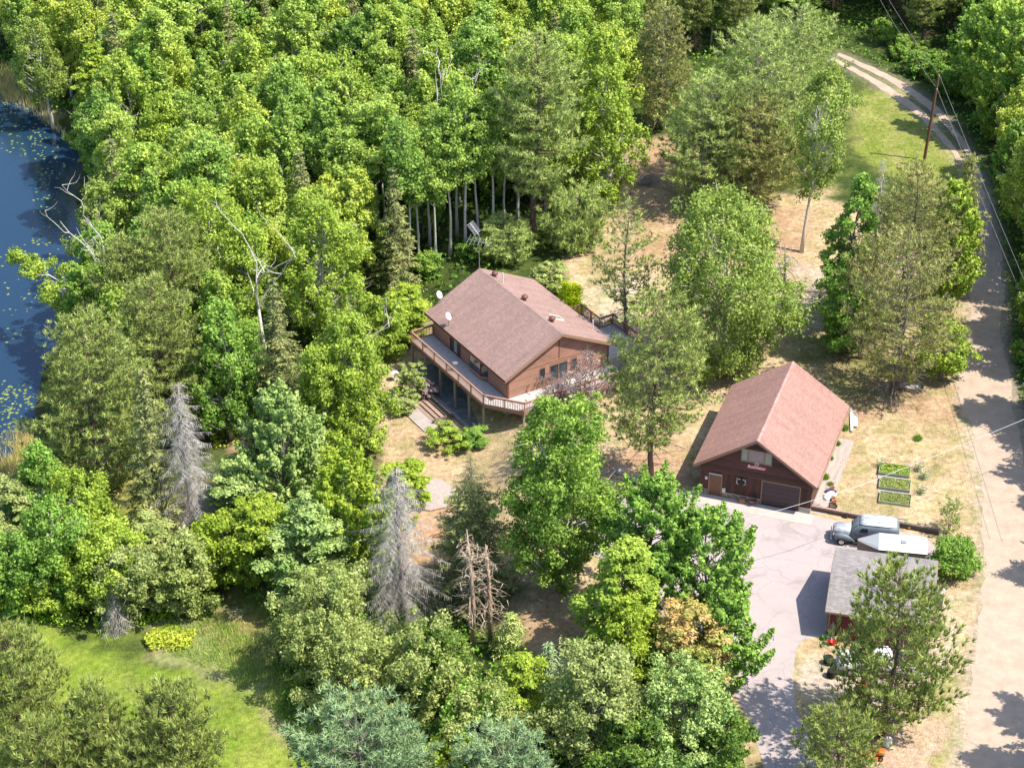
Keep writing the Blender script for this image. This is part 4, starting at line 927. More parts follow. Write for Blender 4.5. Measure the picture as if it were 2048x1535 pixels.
def pine(seed, h, rad, base=.3, tufts=700, shape='round', nl=.36, per=13, sparse=0., dead=.0, wdt=.075, trunk_r=None, up=.25, lean=(0, 0), plume=0., candle=0):
    """whorled branches that end in needle tufts"""
    T = Tree(seed); r = T.r; tr = trunk_r or (.07+h*.009); off = r.random()*50; tufts = int(tufts*2.0); per = max(11, per-1)
    pts = [(lean[0]*h*(i/6)**2+.012*h*math.sin(i+off), lean[1]*h*(i/6)**2+.012*h*math.cos(i*1.3+off), h*i/6-.3*(i == 0)) for i in range(7)]
    T.w.tube(pts, [tr*(1-.93*i/6)*(1.35 if i == 0 else 1) for i in range(7)], 7); st = np.array(pts)
    axis = lambda z: np.array([np.interp(z, st[:, 2], st[:, 0]), np.interp(z, st[:, 2], st[:, 1]), z])
    hc = h*(1-base); nw = int(hc/.42); cand = []
    for k in range(nw):
        t = (k+.3)/nw; z = h*base+hc*t; e = envelope(shape, t)*rad; nb = int(r.integers(4, 7))
        for j in range(nb):
            if r.random() < sparse: continue
            a = 2*math.pi*j/nb+k*1.1+r.normal()*.25; L_ = max(.35, e*r.uniform(.6, 1.12)); rise = up*(1-t*.2)+t*t*.45
            p0 = axis(max(h*base*.8, min(z-rise*L_*.75, h-(rise*L_+.25)))); d = np.array([math.cos(a), math.sin(a), rise]); tip = p0+d*L_; tip[2] += .0
            mid = p0+d*L_*.55+np.array([0, 0, -.10*L_]); T.w.tube([p0, mid, tip], [max(.02, tr*.30*(1-t*.7)), .028, .012], 4, False)
            m = max(3, int(L_*3.6))
            for q in range(m):
                u = 1-.72*(q/m)*r.uniform(.7, 1.1); sd = r.normal()*.34*L_*(1.15-u)+r.normal()*.22
                if u < .3: continue
                base_ = p0+(mid-p0)*min(1, u/.55) if u < .55 else mid+(tip-mid)*(u-.55)/.45
                side = np.array([-math.sin(a), math.cos(a), 0]); c = base_+side*sd+np.array([0, 0, .10+abs(r.normal())*.12]); cand.append((c, a, t)); T.w.tube([base_, c], [.016, .008], 3, False) if r.random() < .5 else None
    # bare dead branches below the crown
    for k in range(int(dead*26)):
        z = h*r.uniform(base*.35, base*1.15); a = r.random()*6.28; L_ = rad*r.uniform(.3, .85); p0 = axis(z); d = np.array([math.cos(a), math.sin(a), r.uniform(-.35, .15)])
        T.w.tube([p0, p0+d*L_*.6, p0+d*L_+np.array([0, 0, -.1*L_])], [.035, .022, .008], 4, False)
        for q in range(3):
            b0 = p0+d*L_*r.uniform(.4, .9); T.w.tube([b0, b0+np.array([r.normal()*.4, r.normal()*.4, r.normal()*.2])], [.014, .006], 3, False)
    CAND.append((len(cand), tufts)); c0_ = list(cand)
    while len(cand) < tufts and c0_: q_ = c0_[int(r.integers(len(c0_)))]; cand.append((q_[0]+r.normal(size=3)*np.array([.28, .28, .12]), q_[1], q_[2]))
    if len(cand) > tufts: cand = [cand[i] for i in r.permutation(len(cand))[:tufts]]
    C_ = np.array([c[0] for c in cand]); A_ = np.array([c[1] for c in cand]); m = len(C_)
    if candle: plume = -.2; wdt *= .9
    ax = unit(np.stack([np.cos(A_)*(.45+plume), np.sin(A_)*(.45+plume), np.ones(m)*(.9-plume*.55)], 1)+r.normal(size=(m, 3))*.22)
    tt = np.clip(.40+r.normal(size=m)*.22, 0, 1)
    D = unit(r.normal(size=(m, per, 3))*(.55 if candle else .9)+ax[:, None]*(1.5 if candle else 1.15)); Ln = nl*r.uniform(.65, 1.15, (m, per))
    A = (C_[:, None]+D*.03+ax[:, None]*(r.random((m, per))*.20-.05)[..., None]).reshape(-1, 3); B = A+(D*Ln[..., None]).reshape(-1, 3)
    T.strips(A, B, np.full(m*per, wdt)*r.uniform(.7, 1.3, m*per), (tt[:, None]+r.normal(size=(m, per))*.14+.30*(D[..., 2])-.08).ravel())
    return T
def spruce(seed, h, rad, base=.08, dead=False, droop=.35, dens=1., needle=.17, topdead=0., curve=.9, jag=.2):
    T = Tree(seed); r = T.r; tr = .06+h*.010
    T.w.tube([(0, 0, -.3), (0, 0, h*.3), (.02*h*r.normal()*.3, 0, h*.65), (.0, .0, h)], [tr*1.3, tr*.85, tr*.5, .02], 7)
    hc = h*(1-base); nw = int(hc/.30*dens); A_, B_, W_, T_ = [], [], [], []
    for k in range(nw):
        t = (k+r.random())/nw; z = h*base+hc*t; L0 = rad*(1-t)**curve*(1+jag*r.normal()*.6)+.15; nb = int(r.integers(4, 7)); isd = dead or t > 1-topdead
        for j in range(nb):
            a = 2*math.pi*(j+r.random()*.6)/nb+k*.9; L_ = L0*r.uniform(.7, 1.15); o = np.array([math.cos(a), math.sin(a), 0]); s = np.array([-math.sin(a), math.cos(a), 0])
            n = max(3, int(L_/.16)); u = np.linspace(.12, 1, n)
            zz = -droop*L_*u+.28*droop*L_*u**3*1.2
            P = np.array([0, 0, z])+o*(u*L_)[:, None]; P[:, 2] += zz
            if L_ > .5: T.w.tube([(0, 0, z), tuple(P[n//2]), tuple(P[-1])], [.03 if L_ > 1 else .02, .018, .006], 3, False)
            ct = np.clip(.35+r.normal()*.2, 0, 1)
            for sg in (-1, 1):
                ln = (.16+.50*(1-u)*min(L_, 2.2)*.5+.12)*r.uniform(.6, 1.2, n)
                Q = P+s*sg*ln[:, None]+o*(ln*.55)[:, None]; Q[:, 2] -= ln*(.35 if not isd else .75)
                if isd: 
                    A_.append(P); B_.append(Q); W_.append(np.full(n, .028)); T_.append(np.full(n, ct)+r.normal(size=n)*.2)
                    Q2 = P+r.normal(size=(n, 3))*.1; Q2[:, 2] -= r.uniform(.15, .5, n)*min(1, L_*.6); A_.append(P); B_.append(Q2); W_.append(np.full(n, .022)); T_.append(np.full(n, ct)+r.normal(size=n)*.2)
                else:
                    for f in (0., .5):
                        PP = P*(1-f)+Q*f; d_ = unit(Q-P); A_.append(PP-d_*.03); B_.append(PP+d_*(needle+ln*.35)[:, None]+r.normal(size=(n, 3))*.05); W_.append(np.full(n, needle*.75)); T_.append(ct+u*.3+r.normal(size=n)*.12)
    A_ = np.concatenate(A_); B_ = np.concatenate(B_); T.strips(A_, B_, np.concatenate(W_), np.concatenate(T_))
    return T
def snag(seed, h, rad, n=46, tint=.5):
    T = Tree(seed); r = T.r; n = int(n*1.5); tr = .06+h*.0095
    T.w.tube([(0, 0, -.3), (.05, 0, h*.4), (-.04*h*.3, .02, h*.75), (-.03*h, .0, h)], [tr*1.25, tr, tr*.7, tr*.15], 8)
    A_, B_ = [], []
    for k in range(n):
        t = r.uniform(.25, .97); z = h*t; a = r.random()*6.28; L_ = rad*(1-t*.65)*r.uniform(.45, 1.1); d = np.array([math.cos(a), math.sin(a), r.uniform(-.55, .15)]); p0 = np.array([-.03*h*t, 0, z])
        mid = p0+d*L_*.5+r.normal(size=3)*.08; tip = p0+d*L_+np.array([0, 0, -.25*L_])+r.normal(size=3)*.12
        T.w.tube([p0, mid, tip], [.034, .022, .008], 4, False)
        for q in range(4): b0 = mid+(tip-mid)*r.random(); A_.append(b0); B_.append(b0+r.normal(size=3)*.30+np.array([0, 0, -.12]))
    A_ = np.array(A_); B_ = np.array(B_); T.strips(A_, B_, np.full(len(A_), .04), np.full(len(A_), tint)+r.normal(size=len(A_))*.2); return T

def crooked(seed, h, rad):
    T = Tree(seed); r = T.r; tr = .05+h*.008
    def limb(p, d, L_, rr, depth):
        pts = [p]; q = np.array(p, float); dd = d.copy()
        for k in range(5):
            dd = unit(dd+r.normal(size=3)*.28+np.array([0, 0, .10])); q = q+dd*L_/5; pts.append(tuple(q))
            if depth < 3 and k > 0 and r.random() < (.75 if depth < 2 else .45): limb(tuple(q), unit(dd*.6+r.normal(size=3)*np.array([.75, .75, .3])+np.array([0, 0, .25])), L_*r.uniform(.35, .6), rr*.5, depth+1)
        T.w.tube(pts, [rr*(1-.16*i) for i in range(6)], 5 if depth < 2 else 4, False)
    T.w.tube([(0, 0, -.3), (.1, .05, h*.25), (-.15, .1, h*.5)], [tr*1.2, tr, tr*.85], 7)
    for k in range(3): a = k*2.1+r.random(); limb((-.15, .1, h*.5), unit(np.array([math.cos(a)*.5, math.sin(a)*.5, 1.])), h*.5, tr*.7, 1)
    A_ = r.normal(size=(30, 3))*np.array([rad*.3, rad*.3, h*.08])+np.array([0, 0, h*.8]); T.strips(A_, A_+r.normal(size=(30, 3))*.4, np.full(30, .035), r.random(30)); return T
def place(name, label, cat, loc, me, mw, rot=0., scale=1., group=None, crown='crown', trunk='trunk', wood=None):
    t = thing(name, label, cat, loc, rot, group); t.scale = (scale,)*3 if not hasattr(scale, '__len__') else scale
    inst(crown, me, t); o = inst(trunk, mw, t)
    return t
def tree_at(px, py, h):                # base of a tree whose top shows at (px, py) and which is h tall
    x, y, z = G(px, py, h); 
    for _ in range(4): zb = float(ground_z(x, y)); x, y, z = G(px, py, h+zb)
    return (x, y, float(ground_z(x, y)))
NTRI = [0]
def T2(px, py, h, T, name, label, cat, leafm, barkm, base=None, rot=0., group=None, crown='crown'):
    """base: photo point of the foot (else found from the top and the height)"""
    if base: x, y, _ = G(*base); loc = (x, y, float(ground_z(x, y)))
    else: loc = tree_at(px, py, h)
    me, mw = T.meshes(name, leafm, barkm); NTRI[0] += len(me.polygons)+len(mw.polygons)*2
    k = 1.
    if base:                           # make the top show where the photograph has it
        lo, hi = loc[2]+h*.7, loc[2]+h*1.3
        for _ in range(30):
            m_ = (lo+hi)/2; dz = m_-CAM_H; z_ = loc[1]*math.cos(PITCH)-dz*math.sin(PITCH); u_ = loc[1]*math.sin(PITCH)+dz*math.cos(PITCH)
            if 767.5-u_/z_*FPX > py: lo = m_
            else: hi = m_
        k = (lo-loc[2])/h
    return place(name, label, cat, loc, me, mw, rot, (1., 1., k), group, crown)
sd = [100]
def S(): sd[0] += 1; return sd[0]
# ------------------------------------------------------------------ the trees one can tell apart (top point in the photo, height)
B, PN, SP = broadleaf, pine, spruce
# --- around the house and the drive
T2(1290, 585, 20, PN(S(), 20, 4.9, .24, 900, 'egg', .40, 15, sparse=.22, dead=.9, up=.2), 'red_pine', 'tall red pine with a bare lower trunk between the house and the garage', 'tree', 'needle_red_pine', 'bark_brown', base=(1303, 970))
T2(1242, 392, 14, PN(S(), 13.6, 2.9, .22, 330, 'column', .34, 12, sparse=.3, dead=.8), 'young_pine', 'thin open pine with sparse branches on the sandy yard behind the house', 'tree', 'needle_red_pine', 'bark_grey', base=(1248, 668))
T2(1450, 415, 16, B(S(), 16.5, 6.8, .06, 'round', 30000, .24, 1.05, 'weep', limb_show=.25, nclump=1000), 'weeping_birch', 'broad weeping birch with a dense green dome behind the garage', 'tree', 'leaf_birch_soft', 'bark_white', base=(1440, 745))
T2(1560, 520, 7, snag(S(), 8.5, 3.2, 40), 'bare_tree', 'small leafless tree at the right edge of the weeping birch', 'tree', 'dead_twig_tan', 'bark_grey', base=(1562, 665))
T2(1655, 150, 17, B(S(), 17.5, 3.7, .36, 'vase', 6500, .22, .8, 'weep', gap=.2, lean=(.10, .02), limb_show=.9, trunk_r=.17), 'leaning_birch', 'tall leaning birch with a pale bare trunk on the open tan yard', 'tree', 'leaf_birch_soft', 'bark_white', base=(1603, 503))
T2(1497, 205, 13, PN(S(), 13.5, 5.4, .08, 1350, 'egg', .38, 15, dead=.5), 'olive_pine', 'broad olive green pine at the upper edge of the tan yard', 'tree', 'needle_jack', 'bark_brown', base=(1500, 415))
T2(1425, 150, 14, PN(S(), 14, 5.4, .06, 1250, 'egg', .42, 15, plume=.5), 'white_pine', 'yellowish white pine left of the olive pine in the upper yard', 'tree', 'needle_white_pine', 'bark_grey')
T2(1520, 45, 18, PN(S(), 18, 6.4, .08, 1300, 'egg', .46, 15, sparse=.2, plume=.5), 'white_pine', 'tall soft white pine with a brownish tip at the top right of the yard', 'tree', 'needle_white_pine', 'bark_grey')
T2(1600, 5, 16, PN(S(), 16, 6.2, .08, 1150, 'egg', .46, 15, sparse=.2, plume=.5), 'white_pine', 'pale blue green white pine at the top edge beside the lane', 'tree', 'needle_white_pine', 'bark_grey')
T2(1330, 10, 14, PN(S(), 14, 3.6, .1, 800, 'egg', .36, 13, dead=.8), 'rusty_pine', 'rusty brown pine with dead twigs at the top edge above the tan yard', 'tree', 'needle_jack', 'bark_grey')
T2(1690, 350, 15, B(S(), 15, 2.7, .12, 'column', 7500, .27, .62, '', gap=.25, limb_show=.7), 'oak', 'slender dark green tree on the left side of the mixed clump by the road', 'tree', 'leaf_maple', 'bark_grey', base=(1690, 650))
T2(1690, 560, 8, B(S(), 8, 3.0, .1, 'round', 7000, .26, .7), 'low_maple', 'low bushy green tree under the slender tree left of the jack pines', 'tree', 'leaf_maple', 'bark_grey', base=(1685, 705))
T2(1800, 325, 17, PN(S(), 17, 4.6, .15, 1000, 'egg', .34, 12, dead=2., sparse=.1), 'jack_pine', 'tall brownish jack pine in the middle of the clump by the road', 'tree', 'needle_jack', 'bark_brown', base=(1800, 655))
T2(1835, 480, 15, PN(S(), 15.5, 5.2, .14, 1050, 'egg', .34, 12, dead=3.2, sparse=.12), 'jack_pine', 'front jack pine of the clump by the road with grey dead lower branches', 'tree', 'needle_jack', 'bark_grey', base=(1788, 792))
T2(1920, 320, 13, PN(S(), 13, 3.2, .1, 620, 'cone', .32, 13), 'jack_pine', 'slim pointed jack pine at the road edge above the clump', 'tree', 'needle_jack', 'bark_brown', base=(1905, 590))
T2(1890, 380, 12, B(S(), 12.5, 3.2, .1, 'egg', 8500, .27, .7, 'spiky'), 'bright_maple', 'bright green maple standing among the jack pines by the road', 'tree', 'leaf_birch', 'bark_grey', base=(1885, 620))
T2(1750, 315, 13, SP(S(), 13, 1.6, .1, dead=True, dens=.7), 'dead_pine', 'bare grey dead pine between the slender tree and the jack pines', 'dead tree', 'dead_twig', 'dead_grey', base=(1738, 600))
T2(1740, 480, 12, PN(S(), 12.5, 2.6, .2, 380, 'egg', .33, 12, dead=2., sparse=.2), 'jack_pine', 'thin jack pine with dark trunk just right of the low bushy tree', 'tree', 'needle_jack', 'bark_brown', base=(1718, 715))
T2(1860, 650, 7, B(S(), 7.5, 2.6, .15, 'round', 5500, .25, .6), 'young_maple', 'young yellowish green tree at the right foot of the jack pine clump', 'tree', 'leaf_birch', 'bark_grey', base=(1880, 760))
# --- in front of the shed and at the bottom right
T2(1777, 1145, 14, PN(S(), 14.5, 4.8, .08, 900, 'egg', .48, 18, dead=.9, up=.28, sparse=.05, candle=1, wdt=.09), 'red_pine', 'red pine standing right in front of the grey roofed shed', 'tree', 'needle_red_pine', 'bark_brown', base=(1768, 1466))
T2(1700, 1420, 8, PN(S(), 8, 3.0, .12, 480, 'egg', .45, 15, dead=.6, candle=1), 'young_pine', 'young dark pine at the bottom edge beside the end of the driveway', 'tree', 'needle_red_pine', 'bark_brown', base=(1668, 1570))
T2(1905, 1088, 3, B(S(), 3.1, 2.0, .02, 'round', 7500, .17, .5, '', nclump=300), 'round_bush', 'round bright green bush at the right end of the white trailer', 'bush', 'leaf_maple', 'bark_brown', base=(1905, 1146), crown='foliage')
T2(1890, 1000, 3.4, B(S(), 3.4, 1.1, .15, 'egg', 700, .15, .3, '', multi=3, limb_show=1, trunk_r=.05), 'sapling', 'thin twiggy sapling beside the low timber wall by the garden beds', 'sapling', 'leaf_grey', 'bark_grey', base=(1897, 1066))
# --- centre front
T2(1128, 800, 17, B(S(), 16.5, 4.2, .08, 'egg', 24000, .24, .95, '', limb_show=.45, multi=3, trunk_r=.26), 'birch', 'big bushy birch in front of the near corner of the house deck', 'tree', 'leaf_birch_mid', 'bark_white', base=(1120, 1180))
T2(1272, 975, 12, B(S(), 12.5, 4.3, .28, 'vase', 12000, .27, .8, 'spiky', limb_show=.7, trunk_r=.2), 'maple', 'spiky maple with a dark bare trunk left of the driveway', 'tree', 'leaf_maple', 'bark_grey', base=(1297, 1240))
T2(1420, 1045, 11, B(S(), 11.5, 4.3, .22, 'vase', 12500, .27, .8, 'spiky', limb_show=.5), 'maple', 'spreading maple whose right side hangs over the driveway', 'tree', 'leaf_maple', 'bark_grey', base=(1405, 1290))
T2(1455, 1190, 9, B(S(), 9, 2.8, .1, 'egg', 7500, .26, .7, 'spiky'), 'maple', 'lower green maple at the left edge of the narrow part of the driveway', 'tree', 'leaf_maple', 'bark_grey', base=(1448, 1380))
T2(1225, 1085, 12, B(S(), 12, 3.3, .05, 'egg', 12500, .25, .75, 'layer'), 'flowering_ash', 'yellow green tree with pale tips standing left of the spiky maple', 'tree', 'leaf_birch', 'bark_grey', base=(1240, 1340))
T2(1245, 1200, 9, B(S(), 9, 2.7, .05, 'egg', 8500, .25, .7, ''), 'yellow_maple', 'yellow green maple left of the rusty blossoming tree', 'tree', 'leaf_maple_yellow', 'bark_grey', base=(1252, 1390))
T2(1370, 1210, 9, B(S(), 8.5, 3.1, .1, 'round', 10000, .2, .7, 'layer'), 'rusty_tree', 'round tree with rusty pink seed clusters left of the driveway', 'tree', 'leaf_rusty', 'bark_grey', base=(1378, 1400))
T2(1375, 1352, 8, B(S(), 8, 3.6, .05, 'round', 12500, .22, .75, ''), 'silvery_willow', 'silvery green willow at the bottom edge left of the driveway', 'tree', 'leaf_silver', 'bark_grey')
T2(1450, 1430, 5, B(S(), 5, 2.2, .05, 'round', 6000, .22, .6, ''), 'bank_shrub', 'low green shrub at the bottom edge touching the driveway', 'bush', 'leaf_dark', 'bark_grey', crown='foliage')
T2(1190, 1325, 8, B(S(), 8.5, 3.7, .05, 'round', 12500, .22, .75, ''), 'grey_willow', 'grey green willow in the bottom middle right of the small blue spruce', 'tree', 'leaf_grey', 'bark_grey')
T2(1270, 1440, 6, B(S(), 6, 3.0, .05, 'round', 8500, .22, .7, ''), 'dark_shrub', 'dark green shrubby tree at the bottom edge below the grey willow', 'bush', 'leaf_dark', 'bark_grey')
T2(1098, 1285, 5, SP(S(), 5, 1.7, .03, needle=.13), 'blue_spruce', 'small bluish spruce beside the shaded clearing', 'tree', 'needle_blue', 'bark_brown')
T2(1050, 1320, 6, B(S(), 6, 2.4, .05, 'egg', 6500, .24, .6, 'layer'), 'sumac', 'bright yellow green bush left of the small blue spruce', 'bush', 'leaf_maple_yellow', 'bark_grey')
T2(715, 1425, 11, PN(S(), 11, 4.9, .08, 1500, 'round', .42, 16, plume=.45, up=.3), 'white_pine', 'big blue green white pine at the bottom edge right of the bright lawn', 'tree', 'needle_blue', 'bark_grey')
T2(1005, 1480, 9, PN(S(), 9, 3.9, .08, 1000, 'round', .42, 16, plume=.45, up=.3), 'white_pine', 'smaller blue green white pine at the bottom edge near the middle', 'tree', 'needle_blue', 'bark_grey')
T2(880, 1500, 5, B(S(), 5, 2.6, .05, 'round', 6000, .22, .6, ''), 'lime_shrub', 'small lime green shrub between the two blue white pines', 'bush', 'leaf_maple_yellow', 'bark_grey')
T2(640, 1140, 9, B(S(), 9, 3.9, .05, 'round', 14000, .2, .8, 'weep'), 'willow', 'rounded pale willow behind the tall grass of the meadow', 'tree', 'leaf_willow', 'bark_grey')
T2(700, 1268, 7, B(S(), 7, 3.4, .05, 'round', 11000, .2, .75, ''), 'willow', 'lower yellowish willow right of the rounded pale willow', 'tree', 'leaf_willow', 'bark_grey')
T2(850, 1262, 8, B(S(), 8, 4.0, .05, 'round', 12000, .2, .8, 'weep'), 'willow', 'feathery willow standing just below the big dead spruce', 'tree', 'leaf_willow', 'bark_grey')
T2(962, 1360, 8, B(S(), 7, 3.1, .05, 'round', 9000, .2, .7, ''), 'willow', 'pale willow around the feet of the two tan snags', 'tree', 'leaf_willow', 'bark_grey')
T2(885, 1270, 8, B(S(), 8, 2.3, .05, 'egg', 8500, .2, .6, ''), 'dark_cedar', 'dark green narrow tree among the willows below the snags', 'tree', 'leaf_dark', 'bark_grey')
T2(950, 1400, 6, B(S(), 6.5, 3.2, .05, 'round', 9000, .22, .7, ''), 'green_shrub', 'wide green shrub above the smaller blue white pine', 'bush', 'leaf_maple', 'bark_grey')
T2(790, 945, 13, SP(S(), 13.5, 4.3, .05, dead=True, dens=.85, curve=.55, droop=.5), 'dead_spruce', 'large silvery dead spruce standing by the bare tan clearing', 'dead tree', 'dead_twig', 'dead_grey', base=(803, 1222))
T2(922, 1062, 11, snag(S(), 11.2, 2.5, 52), 'snag', 'taller tan snag with broken branch stubs in the centre bottom', 'dead tree', 'dead_twig_tan', 'dead_tan', base=(946, 1302))
T2(980, 1092, 9, snag(S(), 9.2, 2.4, 48), 'snag', 'shorter tan snag on the right of the pair in the centre bottom', 'dead tree', 'dead_twig_tan', 'dead_tan', base=(980, 1284))
T2(967, 900, 15, SP(S(), 14.5, 3.9, .04, topdead=.2, dens=1.25, curve=.7), 'dark_spruce', 'dark spruce with a dead grey top left of the big birch', 'tree', 'needle_spruce', 'bark_grey', base=(945, 1195))
T2(1022, 1228, 3, SP(S(), 3.2, 1.7, .03, needle=.14, dens=1.2), 'low_spruce', 'low green spruce just right of the two tan snags', 'tree', 'needle_white_pine', 'bark_brown')
# --- left of the house
T2(555, 785, 12, B(S(), 12, 4.0, .10, 'egg', 14500, .27, .85, 'spiky'), 'silver_maple', 'pale silvery maple with upright shoots in the left middle', 'tree', 'leaf_silver', 'bark_grey', base=(572, 1040))
T2(470, 925, 7, B(S(), 7, 2.9, .05, 'round', 9000, .24, .7, 'layer'), 'silver_sapling', 'low silvery green maple left of the tall silver maple', 'tree', 'leaf_silver', 'bark_grey')
T2(440, 1040, 6, B(S(), 6, 2.8, .05, 'round', 8000, .24, .7, ''), 'yellow_bush', 'yellow green bush below the low silvery maple', 'bush', 'leaf_maple_yellow', 'bark_grey')
T2(530, 1010, 7, B(S(), 7, 3.3, .05, 'round', 10000, .25, .75, 'layer'), 'yellow_maple', 'lime yellow maple beneath the tall silver maple', 'tree', 'leaf_maple_yellow', 'bark_grey')
T2(690, 915, 11, B(S(), 11, 3.9, .1, 'egg', 14500, .26, .85, 'spiky'), 'bright_maple', 'bright yellow green maple left of the big dead spruce', 'tree', 'leaf_maple_yellow', 'bark_grey')
T2(620, 1010, 9, B(S(), 9, 3.4, .05, 'egg', 10500, .25, .75, 'layer'), 'pale_maple', 'pale green maple between the silver maple and the bright maple', 'tree', 'leaf_silver', 'bark_grey')
T2(815, 925, 4.5, B(S(), 4.5, 2.0, .05, 'round', 6500, .24, .55, 'layer'), 'round_maple', 'small round maple beside the gravel ring above the dead spruce', 'tree', 'leaf_maple_yellow', 'bark_grey', base=(815, 1005))
T2(700, 640, 13, B(S(), 13.5, 4.0, .08, 'egg', 16500, .23, .85, 'weep'), 'birch', 'bushy birch whose crown reaches the left end of the deck lawn', 'tree', 'leaf_birch', 'bark_white', base=(705, 905))
T2(640, 700, 11, B(S(), 11, 3.2, .08, 'egg', 11500, .23, .75, ''), 'birch', 'green birch left of the bushy birch at the deck lawn', 'tree', 'leaf_birch', 'bark_white')
T2(370, 775, 14, SP(S(), 14.5, 3.2, .05, dead=True, dens=.9, curve=.5, droop=.5), 'dead_spruce', 'slim grey dead spruce at the left among the red pines', 'dead tree', 'dead_twig', 'dead_grey', base=(388, 1085))
T2(275, 735, 16, SP(S(), 16, 2.9, .06), 'tall_spruce', 'tall narrow spruce left of the slim dead spruce', 'tree', 'needle_spruce', 'bark_grey', base=(320, 1085))
T2(545, 555, 15, SP(S(), 15, 2.9, .08, jag=.4), 'ragged_spruce', 'ragged brownish spruce left of the birches by the deck lawn', 'tree', 'needle_spruce', 'bark_grey')
T2(160, 628, 18, PN(S(), 18, 5.4, .12, 1700, 'egg', .40, 15, dead=1.), 'red_pine', 'large red pine at the lower end of the pond shore', 'tree', 'needle_red_pine', 'bark_brown', base=(212, 1022))
T2(325, 425, 17, PN(S(), 17, 4.9, .1, 1500, 'egg', .40, 15), 'red_pine', 'upper red pine of the group beside the pond', 'tree', 'needle_red_pine', 'bark_brown')
T2(300, 560, 16, PN(S(), 16, 4.6, .1, 1350, 'egg', .40, 15), 'red_pine', 'middle red pine of the group beside the pond', 'tree', 'needle_red_pine', 'bark_brown')
T2(245, 480, 15, PN(S(), 15, 4.3, .1, 1150, 'egg', .40, 15), 'red_pine', 'left red pine of the group near the leaning birch', 'tree', 'needle_red_pine', 'bark_brown')
T2(190, 425, 13, crooked(S(), 13, 2.2), 'white_snag', 'white dead birch trunk at the pond edge above the leaning birch', 'dead tree', 'dead_twig', 'bark_white')
T2(190, 360, 12, B(S(), 12, 3.0, .25, 'egg', 5000, .22, .7, 'weep', gap=.25, limb_show=.8), 'shore_birch', 'thin birch at the pond edge behind the white dead trunk', 'tree', 'leaf_birch_soft', 'bark_white')
T2(60, 505, 11, B(S(), 10.5, 2.7, .15, 'column', 7500, .22, .75, 'weep', lean=(-.78, .12), limb_show=.8), 'leaning_birch', 'leaning birch whose crown reaches out over the dark pond', 'tree', 'leaf_birch', 'bark_white', base=(225, 690))
T2(510, 480, 14, crooked(S(), 14.5, 2.4), 'broken_birch', 'pale broken birch with bare limbs above the ragged spruce', 'dead tree', 'dead_twig', 'bark_white')
T2(640, 408, 15, B(S(), 15, 4.3, .15, 'egg', 15000, .23, .85, 'weep', limb_show=.7), 'birch', 'yellow green birch with a white forked trunk left of the house', 'tree', 'leaf_birch', 'bark_white', base=(650, 690))
T2(745, 645, 9, crooked(S(), 9.5, 2.4), 'white_snag', 'thin white dead trunk at the left edge of the deck lawn', 'dead tree', 'dead_twig', 'bark_white', base=(718, 800))
T2(420, 380, 14, B(S(), 14, 4.2, .1, 'round', 15000, .23, .9, ''), 'birch', 'round yellow green birch right of the upper red pine', 'tree', 'leaf_birch', 'bark_white')
T2(480, 450, 13, B(S(), 13, 3.6, .1, 'egg', 12500, .23, .8, ''), 'birch', 'leafy birch behind the pale broken birch', 'tree', 'leaf_birch', 'bark_white')
T2(440, 590, 14, B(S(), 13.5, 3.0, .1, 'egg', 11500, .22, .75, 'weep'), 'dark_birch', 'darker green birch between the red pines and the ragged spruce', 'tree', 'leaf_maple', 'bark_white')
T2(810, 580, 5, B(S(), 5, 2.6, .03, 'round', 8000, .25, .6, 'layer'), 'hazel', 'low bright leafy bush at the far left corner of the house', 'bush', 'leaf_maple_yellow', 'bark_grey')
T2(765, 600, 6, B(S(), 6, 2.4, .03, 'round', 7000, .24, .6, ''), 'hazel', 'bush left of the low leafy bush by the house corner', 'bush', 'leaf_birch', 'bark_grey')
T2(1140, 578, 2.4, B(S(), 2.6, 1.25, .02, 'round', 8000, .14, .45, '', nclump=260), 'cedar_globe', 'clipped round lime green bush at the yard side of the house', 'bush', 'leaf_lime', 'bark_brown', base=(1140, 632), crown='foliage')
T2(1100, 530, 3, B(S(), 3, 2.1, .02, 'round', 5500, .2, .5, 'layer'), 'juniper', 'spreading grey green juniper beyond the far corner of the roof', 'bush', 'leaf_willow', 'bark_grey', crown='foliage')
T2(1065, 78, 20, PN(S(), 20.5, 5.0, .28, 1250, 'egg', .46, 15, sparse=.2, plume=.5, dead=1.8, trunk_r=.34), 'white_pine', 'great white pine with a thick dark trunk behind the house', 'tree', 'needle_white_pine', 'bark_brown', base=(1070, 492))
T2(1140, 400, 4, PN(S(), 5, 3.2, .05, 520, 'round', .42, 14, plume=.6), 'young_white_pine', 'young pale white pine at the foot of the great white pine', 'tree', 'needle_white_pine', 'bark_grey', base=(1150, 500))
T2(1000, 455, 4, PN(S(), 4.5, 2.7, .05, 420, 'round', .42, 14, plume=.6), 'young_white_pine', 'young white pine left of the thick dark trunk', 'tree', 'needle_white_pine', 'bark_grey', base=(1010, 520))
T2(1225, 90, 17, B(S(), 18, 3.7, .08, 'egg', 15500, .25, .85, 'weep'), 'edge_birch', 'tall birch at the forest edge left of the tan yard', 'tree', 'leaf_birch', 'bark_white', base=(1210, 420))
T2(1045, 770, 4, B(S(), 4.6, 2.2, .12, 'round', 2600, .12, .45, '', gap=.2, multi=3, limb_show=1, trunk_r=.1), 'crabapple', 'plum coloured crabapple spreading over the pale front deck', 'tree', 'leaf_plum', 'bark_brown', base=(1120, 826))
T2(1150, 720, 5, B(S(), 5.2, 2.5, .12, 'round', 2600, .12, .45, '', gap=.25, multi=3, limb_show=1, trunk_r=.1), 'crabapple', 'taller plum coloured crabapple with bare top twigs against the house gable', 'tree', 'leaf_plum', 'bark_brown', base=(1170, 830))
